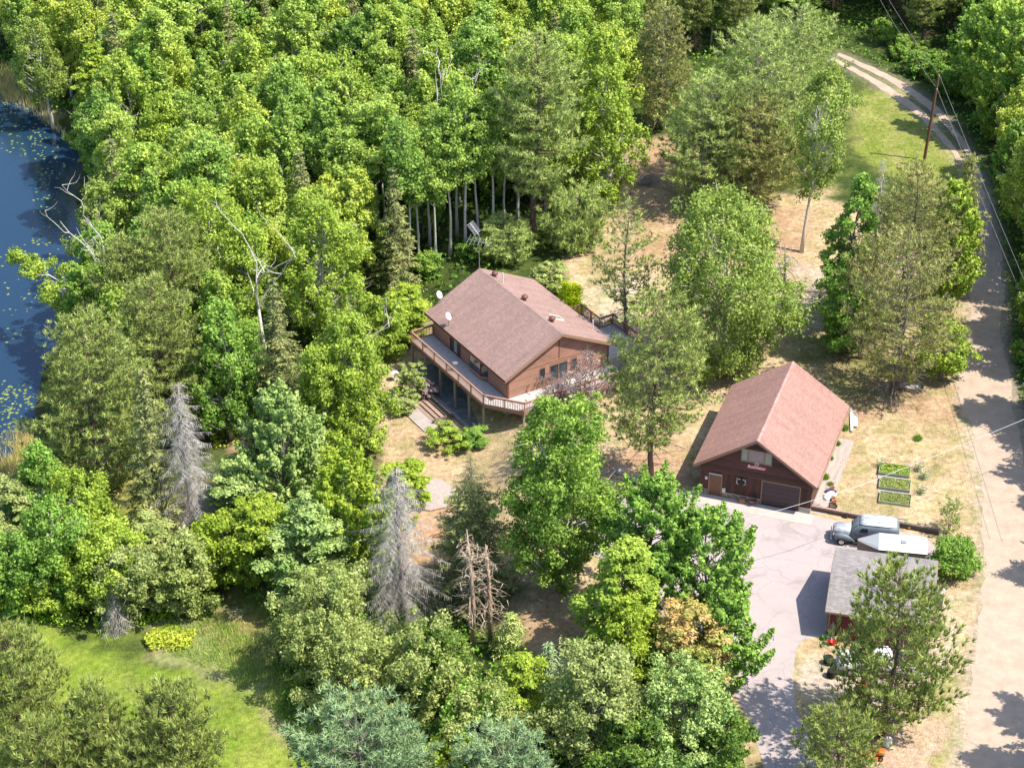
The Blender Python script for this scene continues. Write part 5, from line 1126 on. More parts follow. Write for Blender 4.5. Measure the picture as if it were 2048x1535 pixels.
# bushes by the terrace
for (px, py, h, rd, nm, lab, lf, bs) in [(905, 850, 1.3, 1.9, 'juniper', 'spreading bright green juniper at the near end of the timber steps', 'leaf_birch', (900, 893)), (945, 858, 1.5, 1.1, 'shrub', 'small dark leafy shrub right of the spreading juniper', 'leaf_maple', (948, 892)), (897, 845, 1.2, .6, 'dry_shrub', 'small dull brown shrub behind the spreading juniper', 'leaf_grey', (890, 868)), (820, 730, 3.2, 1.5, 'lilac', 'twiggy shrub at the left end of the deck posts', 'leaf_willow', (822, 795)), (845, 770, 2.2, 1.0, 'plum_shrub', 'purple twiggy shrub against the deck posts', 'leaf_plum', (852, 792)), (805, 790, 2, 1.3, 'grey_shrub', 'grey green shrub above the concrete slab', 'leaf_grey', (808, 822))]:
    T2(px, py, h, B(S(), h, rd, .02, 'round', 3600, .14, .38, 'layer', limb_show=.6, multi=3, trunk_r=.04), nm, lab, 'bush', lf, 'bark_grey', base=bs, crown='foliage')
# --- lower left
for (px, py, h, rd, sh, st, lf, nm, lab, n) in [
    (70, 900, 10, 2.8, 'egg', '', 'leaf_maple', 'alder', 'green alder at the lower left shore of the pond', 10500),
    (150, 955, 9, 3.4, 'round', 'weep', 'leaf_birch', 'alder', 'broad fresh green alder in front of the large red pine', 12500),
    (90, 1010, 9, 3.2, 'round', '', 'leaf_maple', 'alder', 'darker alder between the shore and the bright lawn', 12000),
    (210, 1060, 7, 3.0, 'round', '', 'leaf_birch', 'alder', 'low leafy alder right of the darker alder', 10000),
    (15, 960, 8, 2.7, 'round', 'layer', 'leaf_grey', 'pale_willow', 'pale willow cut by the left edge above the lawn', 9000),
    (20, 1090, 6, 2.6, 'round', '', 'leaf_maple', 'shrub_willow', 'leafy shrub at the left edge just above the bright lawn', 9000),
    (120, 1120, 5, 2.2, 'round', '', 'leaf_birch', 'shrub_willow', 'yellow green shrub at the upper rim of the bright lawn', 7000),
    (250, 1105, 6, 2.6, 'round', '', 'leaf_grey', 'grey_willow', 'grey green willow over the rim of the bright lawn', 11500),
    (365, 1090, 6, 2.6, 'round', '', 'leaf_willow', 'round_willow', 'round olive willow right of the grey one at the lawn rim', 11500),
    (290, 1040, 5, 1.9, 'round', 'layer', 'leaf_grey', 'pale_shrub', 'pale shrub under the tall narrow spruce', 5500),
    (60, 1150, 3.5, 1.9, 'round', '', 'leaf_birch', 'lawn_shrub', 'low shrub at the far left rim of the bright lawn', 5000),
    ]:
    T2(px, py, h, B(S(), h, rd, .05, sh, n, .22, .72, st, limb_show=.4), nm, lab, 'tree' if h > 6 else 'bush', lf, 'bark_white' if 'alder' == nm else 'bark_grey')
T2(75, 1130, 3, SP(S(), 3.4, 1.6, .05, dead=True, dens=1.4), 'dead_shrub', 'tangled grey dead shrub at the rim of the bright lawn', 'bush', 'dead_twig', 'dead_grey', crown='twigs')
T2(215, 1190, 3, SP(S(), 3.4, 1.9, .05, dead=True, dens=1.4, droop=.7), 'dead_shrub', 'drooping grey brush under the grey willow at the lawn', 'bush', 'dead_twig', 'dead_grey', crown='twigs', base=(235, 1262))
T2(10, 1262, 12, PN(S(), 12, 3.7, .08, 1000, 'egg', .52, 17, candle=1), 'scots_pine', 'big pine in the bottom left corner cut by the left edge', 'tree', 'needle_red_pine', 'bark_brown')
T2(180, 1385, 9, PN(S(), 9, 2.6, .08, 620, 'egg', .52, 18, candle=1), 'scots_pine', 'middle one of the three pines along the bottom left', 'tree', 'needle_red_pine', 'bark_brown')
T2(338, 1375, 10, PN(S(), 10, 3.3, .08, 850, 'egg', .52, 18, candle=1), 'scots_pine', 'right one of the three pines along the bottom left beside the lawn', 'tree', 'needle_red_pine', 'bark_brown')
T2(75, 1450, 8, PN(S(), 8, 2.9, .08, 520, 'egg', .52, 16, candle=1), 'scots_pine', 'low pine filling the bottom left corner', 'tree', 'needle_red_pine', 'bark_brown')
T2(260, 1480, 7, PN(S(), 7, 2.8, .08, 450, 'egg', .52, 16, candle=1), 'scots_pine', 'low pine at the bottom edge between the two lawn pines', 'tree', 'needle_red_pine', 'bark_brown')
T2(925, 150, 15, crooked(S(), 15.5, 2.6), 'bare_birch', 'pale bare birch standing in the canopy left of the great white pine', 'dead tree', 'dead_twig', 'bark_white')
T2(432, 5, 14, crooked(S(), 15, 1.8), 'slim_birch', 'pale slim birch trunk rising at the top edge left of centre', 'tree', 'dead_twig', 'bark_white', base=(440, 150))
# --- pond shore top left
T2(190, 105, 14, B(S(), 14.5, 3.2, .1, 'column', 12500, .27, .7, 'layer'), 'shore_maple', 'bright yellow green maple at the pond shore', 'tree', 'leaf_maple_yellow', 'bark_grey')
T2(280, 120, 13, B(S(), 13.5, 3.2, .1, 'egg', 12000, .26, .8, 'spiky'), 'shore_maple', 'bright green maple just right of the yellow shore maple', 'tree', 'leaf_maple', 'bark_grey')
T2(80, 40, 13, B(S(), 13, 3.2, .3, 'egg', 6500, .22, .8, 'weep', gap=.2, limb_show=.8, lean=(-.12, 0)), 'shore_birch', 'open leaning birch over the upper pond bank', 'tree', 'leaf_birch_soft', 'bark_white')
T2(320, 200, 13, B(S(), 13, 4.0, .1, 'egg', 15500, .25, .85, ''), 'shore_birch', 'full yellow green birch inland from the shore maples', 'tree', 'leaf_birch', 'bark_white')
T2(350, 10, 13, B(S(), 13, 3.4, .15, 'egg', 12000, .25, .8, ''), 'shore_tree', 'mid green tree at the top edge above the shore maples', 'tree', 'leaf_maple', 'bark_grey')
# ------------------------------------------------------------------ the forest behind: aspens, birches and maples, each a tree of its own
PROTO = {}
def protos(key, n, fn, leafm, barkm):
    PROTO[key] = [fn(i).meshes(key+'_%d' % i, leafm, barkm) for i in range(n)]
    for me, mw in PROTO[key]: NTRI[0] += len(me.polygons)+len(mw.polygons)*2
protos('aspen', 9, lambda i: B(S(), 14+.8*(i % 2), 2.2+.3*(i % 4), (.28, .46, .36)[i % 3], ('egg', 'column', 'vase', 'cone', 'round')[i % 5], 8200, .25, .72, 'spiky' if i % 3 == 0 else '', limb_show=.35, trunk_r=.15), 'leaf_aspen', 'bark_white')
leafmat('leaf_forest_birch', (.20, .275, .045), (.38, .44, .10), obj=.13)
protos('tall', 3, lambda i: B(S(), 16, 2.3, .50, 'egg', 5600, .25, .72, '', limb_show=.4, trunk_r=.17), 'leaf_aspen', 'bark_white')
protos('birch', 7, lambda i: B(S(), 13, 2.7+.35*(i % 3), .16, ('egg', 'round', 'vase', 'column')[i % 4], 9500, .25, .82, ('weep', '')[i % 2], limb_show=.4, trunk_r=.15), 'leaf_forest_birch', 'bark_white')
leafmat('leaf_forest_maple', (.13, .225, .045), (.28, .385, .085), obj=.13)
protos('maple', 4, lambda i: B(S(), 12, 3.1, .1, 'egg', 9500, .27, .85, ('', 'spiky')[i % 2], limb_show=.3), 'leaf_forest_maple', 'bark_grey')
protos('pinef', 3, lambda i: PN(S(), 14, 3.2, .25, 700, 'egg', .38, 13, dead=1.5), 'needle_red_pine', 'bark_brown')
protos('spruce', 3, lambda i: SP(S(), 13, 2.3, .05, dens=.8, jag=.4), 'needle_spruce', 'bark_grey')
protos('bush', 4, lambda i: B(S(), 3.2, 1.7, .03, 'round', 2600, .24, .55, '', limb_show=.2), 'leaf_forest_maple', 'bark_grey')
def forest_label(k, x, y, s_):
    dx = min(int((x+62)/13), 7); dy = 3 if y > 222 else 2 if y > 200 else 1 if y > 182 else 0
    col = ('by the pond shore', 'a little inland of the pond', 'between the pond and the roof', 'beyond the left end of the roof', 'beyond the roof ridge', 'behind the great white pine', 'at the upper yard edge', 'right of the upper yard edge')[dx]
    row = ('front forest row', 'second forest row', 'deep forest', 'farthest forest')[dy]
    size = 'tall' if s_ > 1.02 else 'short' if s_ < .9 else 'middling'
    return ('%s %s, %s, %s' % (size, {'aspen': 'mid green aspen', 'birch': 'yellow green birch', 'maple': 'dark green maple', 'spruce': 'pointed dark spruce'}[k], row, col))
def lane_label(k, x, y, s_):
    row = 'beside the far bend of the lane' if y > 222 else 'behind the utility pole' if y > 195 else 'opposite the jack pine clump' if y > 165 else 'beside the lower dirt road'
    return '%s %s in the wood %s' % ('large' if s_ > .98 else 'smaller', {'birch': 'bright birch', 'maple': 'green maple', 'pinef': 'pine', 'aspen': 'aspen'}[k], row)
def zone(poly, spacing, mix, label, group, hmin=.8, hmax=1.15, keep=lambda x, y: True, cap=999, seed=3, name=None):
    pl = [G(*p)[:2] for p in poly]; lo = np.min(pl, 0); hi = np.max(pl, 0); r = np.random.default_rng(seed); n = 0; row = 0
    y = hi[1]
    while y > lo[1]:
        x = lo[0]+(row % 2)*spacing/2
        while x < hi[0]:
            px_, py_ = x+r.normal()*spacing*.24, y+r.normal()*spacing*.24; x += spacing
            if sdist(np.array([[px_, py_]]), pl)[0] < 0 or not keep(px_, py_): continue
            if any((px_-a)**2+(py_-b_)**2 < (spacing*.55)**2 for a, b_ in USED): continue
            if n >= cap: return n
            k = mix[int(r.random()*len(mix))]
            if fbm(px_*.09, py_*.09) > .52 and 'birch' in mix and r.random() < .6: k = 'birch'
            me, mw = PROTO[k][r.integers(len(PROTO[k]))]; s_ = r.uniform(hmin, hmax)
            nm = {'aspen': 'aspen', 'birch': 'birch', 'maple': 'maple', 'pinef': 'red_pine', 'bush': 'bush', 'spruce': 'spruce'}[k]
            lb = label(k, px_, py_, s_) if callable(label) else label[k] if isinstance(label, dict) else label; gp = 'trees: '+lb if callable(label) else group[k] if isinstance(group, dict) else group
            t = place(nm, lb, 'bush' if k == 'bush' else 'tree', (px_, py_, float(ground_z(px_, py_))), me, mw, r.random()*6.28, (s_*r.uniform(.9, 1.12), s_*r.uniform(.9, 1.12), s_), gp, 'foliage' if k == 'bush' else 'crown')
            USED.append((px_, py_)); n += 1
        y -= spacing*.87; row += 1
    return n
bpy.context.view_layer.update()
USED = [(o.location.x, o.location.y) for o in bpy.data.objects if o.parent is None and o.get('category') in ('tree', 'dead tree', 'bush')]
FR = [(735, 478), (755, 492), (818, 552), (838, 536), (790, 508), (872, 525), (900, 508), (932, 500), (957, 486), (985, 490), (712, 470), (860, 492), (915, 470), (770, 460), (1035, 455), (1010, 470)]
for i, (px, py) in enumerate(FR):
    x, y, _ = G(px, py); me, mw = PROTO['tall'][i % 3]
    place('aspen', 'tall aspen with a bare white trunk in the foremost row, %s' % ('left of the antenna' if px < 840 else 'directly behind the antenna' if px < 960 else 'beside the great white pine'), 'tree', (x, y, float(ground_z(x, y))), me, mw, i*1.7, .86+.2*((i*7) % 5)/5, 'bare trunked aspens '+('left of the antenna' if px < 840 else 'behind the antenna' if px < 960 else 'beside the white pine')); USED.append((x, y))
lakeok = lambda x, y: sdist(np.array([[x, y]]), LAKE)[0] < -3.0
NZ = {}
NZ['forest'] = zone([(150, 560), (110, 380), (190, 300), (60, 190), (-60, 150), (-60, -25), (1330, -25), (1260, 60), (1235, 260), (1180, 400), (1120, 440), (980, 500), (900, 560), (800, 600), (640, 640), (480, 640), (330, 620)], 3.75, ['aspen']*9+['birch']*4+['maple']*4+['spruce']*2,
    forest_label, None, .68, 1.2, lakeok, 640)
NZ['left'] = zone([(150, 560), (330, 620), (640, 640), (640, 800), (560, 860), (470, 860), (400, 800), (300, 900), (150, 900), (110, 820)], 4.4, ['birch', 'maple', 'maple'],
    {'birch': 'birch filling the wood between the pond pines and the deck lawn', 'maple': 'green maple filling the wood between the pond pines and the deck lawn'}, {'birch': 'birches left of the deck lawn', 'maple': 'maples left of the deck lawn'}, .7, .95, lakeok, 60, 4)
NZ['right'] = zone([(2010, 420), (2030, 600), (2060, 780), (2085, 900), (2300, 900), (2300, 60), (1990, 60), (1950, 200), (1990, 330)], 4.7, ['birch', 'maple', 'aspen', 'birch'],
    lane_label, None, .8, 1.15, lambda x, y: sdist(np.array([[x, y]]), ROADPOLY)[0] < -1.6, 110, 5)
NZ['top'] = zone([(1740, 60), (1850, 130), (1950, 220), (2000, 60), (2000, -70), (1700, -70)], 4.6, ['maple', 'pinef'],
    {'maple': 'green maple in the shaded wood beyond the end of the lane', 'pinef': 'pine with a tall dark trunk beyond the end of the lane'}, {'maple': 'maples beyond the end of the lane', 'pinef': 'pines beyond the end of the lane'}, .75, 1.0, lambda x, y: sdist(np.array([[x, y]]), ROADPOLY)[0] < -2.0, 26, 6)
NZ['top2'] = zone([(1250, 120), (1290, 260), (1420, 260), (1480, 100), (1680, 60), (1690, -70), (1300, -70)], 4.6, ['maple', 'pinef', 'aspen'],
    {'maple': 'green maple between the forest and the white pines at the top', 'pinef': 'dark trunked pine between the forest and the white pines at the top', 'aspen': 'aspen between the forest and the white pines at the top'}, {'maple': 'maples left of the white pines', 'pinef': 'pines left of the white pines', 'aspen': 'aspens left of the white pines'}, .7, .95, lambda x, y: True, 30, 7)
# trees just outside the frame whose shade falls across the road
for i, (x, y, s_) in enumerate([(53.5, 153, 1.2), (49.0, 146.0, 1.25), (51.5, 141.5, 1.3), (47.5, 137.5, 1.0), (50.5, 133.0, 1.2), (46.5, 128.5, .9), (44.5, 124.5, .85), (42.0, 108.5, 1.1), (39.5, 103.0, 1.1), (37.5, 98, 1.0), (52, 160, 1.3)]):
    me, mw = PROTO['maple' if i % 2 else 'birch'][i % 4]; place('roadside_tree', 'roadside tree right of the dirt road, shading it from beyond the frame', 'tree', (x, y, 0), me, mw, i*1.3, s_, 'trees right of the dirt road')
# bushes and brambles along the forest edge
NZ['edge'] = zone([(1730, 60), (1800, 130), (1900, 200), (1960, 290), (1975, 270), (1900, 150), (1800, 70)], 2.4, ['bush'], 'green bush on the right bank of the upper lane', 'bushes on the bank of the upper lane', .5, .8, lambda x, y: sdist(np.array([[x, y]]), ROADPOLY)[0] < -1.6, 40, 8)
NZ['edge2'] = zone([(2000, 560), (2015, 800), (2050, 860), (2060, 700), (2030, 520)], 2.6, ['bush'], 'green bush at the right edge of the dirt road', 'bushes at the right edge of the dirt road', .5, .9, lambda x, y: sdist(np.array([[x, y]]), ROADPOLY)[0] < -1.2, 20, 9)
NZ['edge3'] = zone([(830, 560), (900, 540), (1000, 520), (1090, 505), (1060, 480), (900, 510), (800, 545)], 2.6, ['bush'], 'leafy bush at the foot of the forest behind the roof', 'bushes at the foot of the forest behind the roof', .5, .9, lambda x, y: True, 26, 10)
me, mw = PROTO['maple'][1]; place('maple', 'maple on the right bank of the lane just right of the utility pole', 'tree', (*G(1990, 280)[:2], 0), me, mw, 1., 1.25); me, mw = PROTO['maple'][0]; place('maple', 'maple on the right bank of the lane just above the utility pole', 'tree', (*G(1962, 222)[:2], 0), me, mw, 2., 1.1)
print('zones', NZ, 'tris', NTRI)
# ------------------------------------------------------------------ undergrowth, tall grass, reeds (nobody could count them)
def scatter_leaves(name, poly, n, size, hgt, leafm, seed, keep=None, clumps=0, up=.5, aspect=.6):
    pl = [G(*p)[:2] for p in poly]; r = np.random.default_rng(seed); Q = scatter_in(pl, n, seed)
    if keep is not None: Q = Q[keep(Q)]
    dens = fbm(Q[:, 0]*.5+9, Q[:, 1]*.5+3); Q = Q[dens > r.random(len(Q))*.55+.22]; dens = fbm(Q[:, 0]*.6+9, Q[:, 1]*.6+3)
    z = ground_z(Q[:, 0], Q[:, 1])+r.random(len(Q))**.8*hgt*np.clip(dens*1.7, .3, 1.3)
    Nn = unit(r.normal(size=(len(Q), 3))*.6+np.array([0, 0, up])); V, F = leaf_quads(np.column_stack([Q, z]), Nn, size*r.uniform(.6, 1.4, len(Q)), r, aspect)
    NTRI[0] += len(F)
    return npmesh(name, V, F, leafm, kind='stuff', attr={'tint': np.clip(dens+r.normal(size=len(Q))*.15, 0, 1)})
def blades(name, poly, n, h, wd, leafm, seed, keep=None):
    pl = [G(*p)[:2] for p in poly]; r = np.random.default_rng(seed); Q = scatter_in(pl, n, seed)
    if keep is not None: Q = Q[keep(Q)]
    dens = fbm(Q[:, 0]*.7+2, Q[:, 1]*.7+8); Q = Q[dens > r.random(len(Q))*.5+.25]; m = len(Q); dens = fbm(Q[:, 0]*.5+2, Q[:, 1]*.5+8)
    A = np.column_stack([Q, ground_z(Q[:, 0], Q[:, 1])-.02]); hh = h*r.uniform(.5, 1.2, m); Bt = A+np.column_stack([r.normal(size=m)*.25*hh, r.normal(size=m)*.25*hh, hh])
    T = Tree(seed); T.strips(A, Bt, np.full(m, wd), dens+r.normal(size=m)*.15); NTRI[0] += m
    return npmesh(name, np.concatenate(T.V), np.concatenate(T.F), leafm, kind='stuff', attr={'tint': np.clip(T.T[0], 0, 1)})
offroad = lambda Q: (sdist(Q, ROADPOLY) < -.6) & (sdist(Q, DRIVE) < -.4) & (sdist(Q, LAKE) < -.6)
scatter_leaves('forest_undergrowth', [(150, 560), (100, 380), (150, 250), (-60, 120), (-60, -90), (2300, -90), (2300, 900), (2060, 900), (1990, 500), (1950, 300), (1720, 110), (1650, 90), (1500, 230), (1290, 270), (1240, 300), (1130, 480), (960, 560), (820, 620), (760, 700), (640, 860), (480, 860), (300, 900), (140, 900)], 90000, .34, .9, 'undergrowth', 61, offroad)
scatter_leaves('shrub_layer', [(620, 880), (770, 950), (800, 1180), (1060, 1300), (1060, 1400), (1240, 1380), (1300, 1250), (1420, 1400), (1500, 1560), (600, 1560), (560, 1420), (580, 1300), (420, 1130), (560, 1050)], 26000, .26, .8, 'undergrowth', 62, offroad)
scatter_leaves('lawn_rim_plants', [(0, 1150), (420, 1150), (440, 1215), (330, 1240), (200, 1270), (60, 1250), (-40, 1220), (-40, 1050)], 12000, .24, .9, 'undergrowth_bright', 63)
mat('dummy', (.1, .1, .1))
leafmat('grass_green', (.18, .26, .06), (.32, .40, .12), trans=.2)
leafmat('grass_dry', (.30, .27, .10), (.55, .44, .24), trans=.1)
leafmat('goldenrod', (.24, .30, .03), (.40, .42, .07), trans=.2)
blades('meadow_grass', [(300, 1290), (340, 1240), (440, 1225), (520, 1290), (640, 1400), (660, 1500), (600, 1500), (540, 1420), (440, 1350)], 16000, .45, .05, 'grass_green', 64)
blades('dry_meadow_grass', [(380, 1240), (480, 1230), (560, 1330), (460, 1330)], 1500, .4, .05, 'grass_dry', 65)
scatter_leaves('yellow_ground_plants', [(288, 1280), (310, 1258), (350, 1250), (395, 1262), (385, 1295), (340, 1305), (300, 1300)], 5500, .22, .45, 'goldenrod', 66)
blades('shore_reeds', [(0, 860), (60, 850), (80, 930), (60, 990), (-40, 1000), (-40, 900)], 9000, 1.0, .05, 'grass_dry', 67)
blades('bank_grass', [(-60, 110), (40, 140), (100, 220), (150, 290), (90, 240), (20, 205), (-60, 170)], 9000, 1.0, .06, 'grass_dry', 68)
scatter_leaves('fern_patch', [(400, 840), (470, 835), (480, 890), (430, 900)], 2500, .22, .5, 'goldenrod', 70)
blades('yard_grass_tufts', [(1150, 560), (1260, 300), (1450, 300), (1620, 400), (1950, 640), (1990, 950), (1990, 1250), (1930, 1560), (1480, 1560), (1260, 1280), (1060, 1300), (1000, 1200), (850, 1190), (820, 1060), (740, 950), (770, 800)], 60000, .16, .05, 'grass_dry', 71, offroad)
blades('lawn_grass', [(-40, 1215), (200, 1270), (330, 1330), (470, 1350), (560, 1440), (630, 1560), (-40, 1560)], 26000, .12, .045, 'grass_green', 72)
blades('verge_grass', [(1700, 190), (1860, 250), (1930, 380), (1760, 360)], 9000, .15, .05, 'grass_green', 73, offroad)
print('tris', NTRI, CAND)
# ------------------------------------------------------------------ vehicles
def loft(secs, n=24, p=3.2, flat=None):
    """secs: (x, halfwidth, z0, z1); superellipse cross sections joined nose to tail"""
    mb = MB()
    for x, w_, z0, z1 in secs:
        for k in range(n):
            a = 2*math.pi*k/n; c, s = math.cos(a), math.sin(a); y = w_*math.copysign(abs(c)**(2/p), c); z = (z0+z1)/2+(z1-z0)/2*math.copysign(abs(s)**(2/p), s); mb.v.append((x, y, z))
    m = len(secs)
    for i in range(m-1):
        for k in range(n): k2 = (k+1) % n; mb.f.append((i*n+k, (i+1)*n+k, (i+1)*n+k2, i*n+k2))
    mb.f.append(tuple(range(n))); mb.f.append(tuple((m-1)*n+k for k in reversed(range(n)))); return mb
def wheel(parent, x, y, r_=.34, w_=.22, name='wheel', hub='galv'):
    ax = Vector((0, 1, 0)); t = MB().lathe((x, y-w_/2, r_), [(r_*.6, 0), (r_*.93, .0), (r_, w_*.2), (r_, w_*.8), (r_*.93, w_), (r_*.6, w_)], 20, ax).build(name, 'rubber', parent, True)
    MB().lathe((x, y-w_/2-.005, r_), [(r_*.55, 0), (r_*.6, .02), (r_*.6, w_-.01), (r_*.5, w_+.01), (r_*.2, w_+.015)], 16, ax).build('rim', hub, t, True)
x, y, _ = G(1731, 1064, .8)
tk = thing('panel_truck', 'old rounded grey primer panel truck parked beside the low timber wall', 'truck', (x, y, .012), R(-9))
# local +x points backwards (towards the rear)
def X(v): return v-2.5
body = loft([(X(.02), .30, .60, .95), (X(.10), .42, .52, 1.12), (X(.30), .50, .50, 1.22), (X(1.0), .62, .48, 1.30), (X(1.42), .72, .45, 1.34)], p=2.6).build('hood', 'grey_bleached', tk, True)
loft([(X(1.40), .74, .42, 1.36), (X(1.52), .80, .40, 1.46), (X(1.85), .84, .40, 1.86), (X(2.25), .87, .40, 1.98), (X(3.0), .89, .40, 2.02), (X(4.2), .89, .40, 2.0), (X(4.75), .85, .42, 1.92), (X(4.98), .78, .46, 1.78)], p=4.2).build('body', 'grey_primer', tk, True)
loft([(X(2.0), .66, 1.90, 1.965), (X(2.4), .74, 1.92, 2.02), (X(3.2), .78, 1.93, 2.045), (X(4.2), .76, 1.9, 2.03), (X(4.8), .62, 1.84, 1.95)], p=2.6).build('roof_panel', 'grey_bleached', tk, True)
for s in (-1, 1):
    fd = loft([(X(.12), .10, .55, .80), (X(.22), .20, .42, .92), (X(.55), .25, .40, 1.00), (X(.95), .24, .38, .96), (X(1.35), .17, .36, .80), (X(1.75), .10, .34, .50)], p=2.4); fd.v = [(a, b_+s*.70, c) for a, b_, c in fd.v]; fo = fd.build('front_fender', 'grey_primer', tk, True)
    rd = loft([(X(3.25), .06, .40, .60), (X(3.5), .14, .38, .86), (X(3.95), .17, .36, .98), (X(4.4), .14, .38, .88), (X(4.75), .06, .42, .62)], p=2.4); rd.v = [(a, b_+s*.86, c) for a, b_, c in rd.v]; rd.build('rear_fender', 'grey_primer', tk, True)
    MB().box(X(1.6), X(3.4), *sorted((s*.84, s*1.0)), .36, .41).build('running_board', 'dark_metal', tk, bevel=.01)
    wheel(tk, X(.72), s*.86, .35, .2, hub='chrome'); wheel(tk, X(3.95), s*.88, .35, .2, hub='chrome')
    MB().hexa([(X(2.0), s*.865, 1.40), (X(2.62), s*.893, 1.40), (X(2.62), s*.885, 1.72), (X(2.18), s*.87, 1.72), (X(2.0), s*.855, 1.40), (X(2.62), s*.868, 1.40), (X(2.62), s*.83, 1.72), (X(2.18), s*.83, 1.72)]).build('side_window', 'glass', tk)
    MB().lathe((X(.1), s*.62, .80), [(.12, 0), (.12, .05), (.08, .08)], 14, Vector((-1, 0, .05))).build('headlight', 'chrome', tk, True)
    MB().tube([(X(1.95), s*.9, 1.3), (X(1.9), s*1.08, 1.36)], .015, 5).build('mirror_arm', 'dark_metal', tk)
    MB().cbox((X(1.9), s*1.12, 1.38), (.03, .12, .15)).build('mirror', 'chrome', tk)
    MB().cbox((X(2.75), s*.9, 1.28), (.14, .03, .03)).build('door_handle', 'chrome', tk)
MB().hexa([(X(1.53), -.60, 1.44), (X(1.53), .60, 1.44), (X(1.56), .62, 1.44), (X(1.56), -.62, 1.44), (X(1.80), -.56, 1.78), (X(1.80), .56, 1.78), (X(1.84), .58, 1.77), (X(1.84), -.58, 1.77)]).build('windshield', 'glass', tk)
MB().box(X(-.12), X(-.04), -.8, .8, .42, .54).build('bumper', 'chrome', tk, bevel=.02)
for k in range(5): MB().box(X(-.0), X(.05), -.24+k*.0, .24, .62+k*.07, .65+k*.07).build('grille_bar', 'chrome', tk)

# white trailer
tr = thing('cargo_trailer', 'white roofed V nose cargo trailer between the old truck and the grey roofed shed', 'trailer', (31.13, 127.42, 0), R(-9.5))
PT = [(0, -1.07), (0, 1.07), (-3.55, 1.07), (-5.1, .12), (-5.1, -.12), (-3.55, -1.07)]
MB().prism(PT[::-1], .42, 2.02).build('body', 'trailer_side', tr)
PI = [(x*.998-.002, y*1.0) for x, y in PT]
rfm = MB(); e = 1.10
rfm.v = [(.02, -e, 2.03), (.02, e, 2.03), (-3.55, e, 2.03), (-3.55, -e, 2.03), (.02, -.9, 2.14), (.02, .9, 2.14), (-3.55, .9, 2.14), (-3.55, -.9, 2.14)]
rfm.f = [(0, 3, 2, 1), (4, 5, 6, 7), (0, 4, 7, 3), (1, 2, 6, 5), (0, 1, 5, 4), (3, 7, 6, 2)]; rfm.build('roof', 'trailer_white', tr)
nm_ = MB(); nm_.v = [(-3.553, -e, 2.03), (-3.553, e, 2.03), (-5.14, .13, 1.98), (-5.14, -.13, 1.98), (-3.553, -.9, 2.135), (-3.553, .9, 2.135), (-4.95, .08, 2.03), (-4.95, -.08, 2.03)]
nm_.f = [(0, 3, 2, 1), (4, 5, 6, 7), (0, 4, 7, 3), (1, 2, 6, 5), (0, 1, 5, 4), (3, 7, 6, 2)]; nm_.build('nose_cap', 'trailer_grey', tr)
bx('shade_trim', 'black', tr, -3.54, .0, -1.095, -1.072, 1.93, 2.025); bx('shade_trim', 'black', tr, -3.54, 0, 1.072, 1.095, 1.93, 2.025)  # top trim, painted black for the shaded strip under the roof curve
for k in range(6): bx('roof_bow', 'trailer_white', tr, -3.3+k*.6, -3.26+k*.6, -.9, .9, 2.141, 2.158)
bx('roof_vent', 'trailer_grey', tr, -1.9, -1.5, -.2, .2, 2.16, 2.24)
for s in (-1, 1):
    bx('fender', 'galv', tr, -2.5, -1.0, *sorted((s*1.08, s*1.3)), .62, .67); wheel(tr, -1.75, s*1.19, .31, .19)
    bx('corner_post', 'white_metal', tr, -.06, .01, *sorted((s*1.072, s*1.085)), .42, 1.93)
MB().tube([(-5.1, 0, .4), (-6.1, 0, .42)], .05, 6).build('tongue', 'dark_metal', tr); MB().tube([(-5.7, 0, .02), (-5.7, 0, .7)], .035, 6).build('jack', 'dark_metal', tr)
bx('rear_door', 'white_metal', tr, .0, .03, -.98, .98, .5, 1.95)

# white pickup under the pine
x, y, _ = G(1757, 1340)
pk = thing('pickup_truck', 'white pickup truck parked in the shade behind the red pine by the shed', 'truck', (x, y, .01), R(-6))
loft([(-2.9, .70, .45, .85), (-2.8, .86, .42, 1.02), (-2.2, .92, .40, 1.10), (-1.5, .95, .40, 1.14)], p=5).build('hood', 'white_paint', pk, True)
loft([(-1.5, .94, .40, 1.16), (2.9, .95, .42, 1.14), (2.95, .90, .45, 1.1)], p=7).build('body', 'white_paint', pk, True)
loft([(-1.6, .72, 1.08, 1.12), (-1.1, .74, 1.08, 1.66), (-.7, .75, 1.08, 1.74), (.5, .75, 1.08, 1.74), (.72, .72, 1.08, 1.62), (.8, .7, 1.08, 1.12)], p=6).build('cab', 'white_paint', pk, True)
MB().hexa([(-1.58, -.62, 1.17), (-1.58, .62, 1.17), (-1.54, .62, 1.17), (-1.54, -.62, 1.17), (-1.14, -.58, 1.62), (-1.14, .58, 1.62), (-1.10, .58, 1.62), (-1.10, -.58, 1.62)]).build('windshield', 'glass', pk)
for s in (-1, 1):
    bx('side_window', 'glass', pk, -1.0, -.2, *sorted((s*.74, s*.765)), 1.22, 1.62); bx('side_window', 'glass', pk, -.1, .55, *sorted((s*.74, s*.765)), 1.22, 1.62)
    wheel(pk, -2.0, s*.85, .37, .22); wheel(pk, 2.0, s*.85, .37, .22); bx('headlight', 'chrome', pk, -2.93, -2.88, *sorted((s*.5, s*.78)), .72, .88); bx('bed_rail', 'white_paint', pk, .95, 2.85, *sorted((s*.86, s*.95)), 1.13, 1.2)
bx('bed_floor', 'dark_metal', pk, .95, 2.8, -.84, .84, 1.142, 1.15); bx('bumper', 'chrome', pk, -3.0, -2.92, -.85, .85, .5, .62)
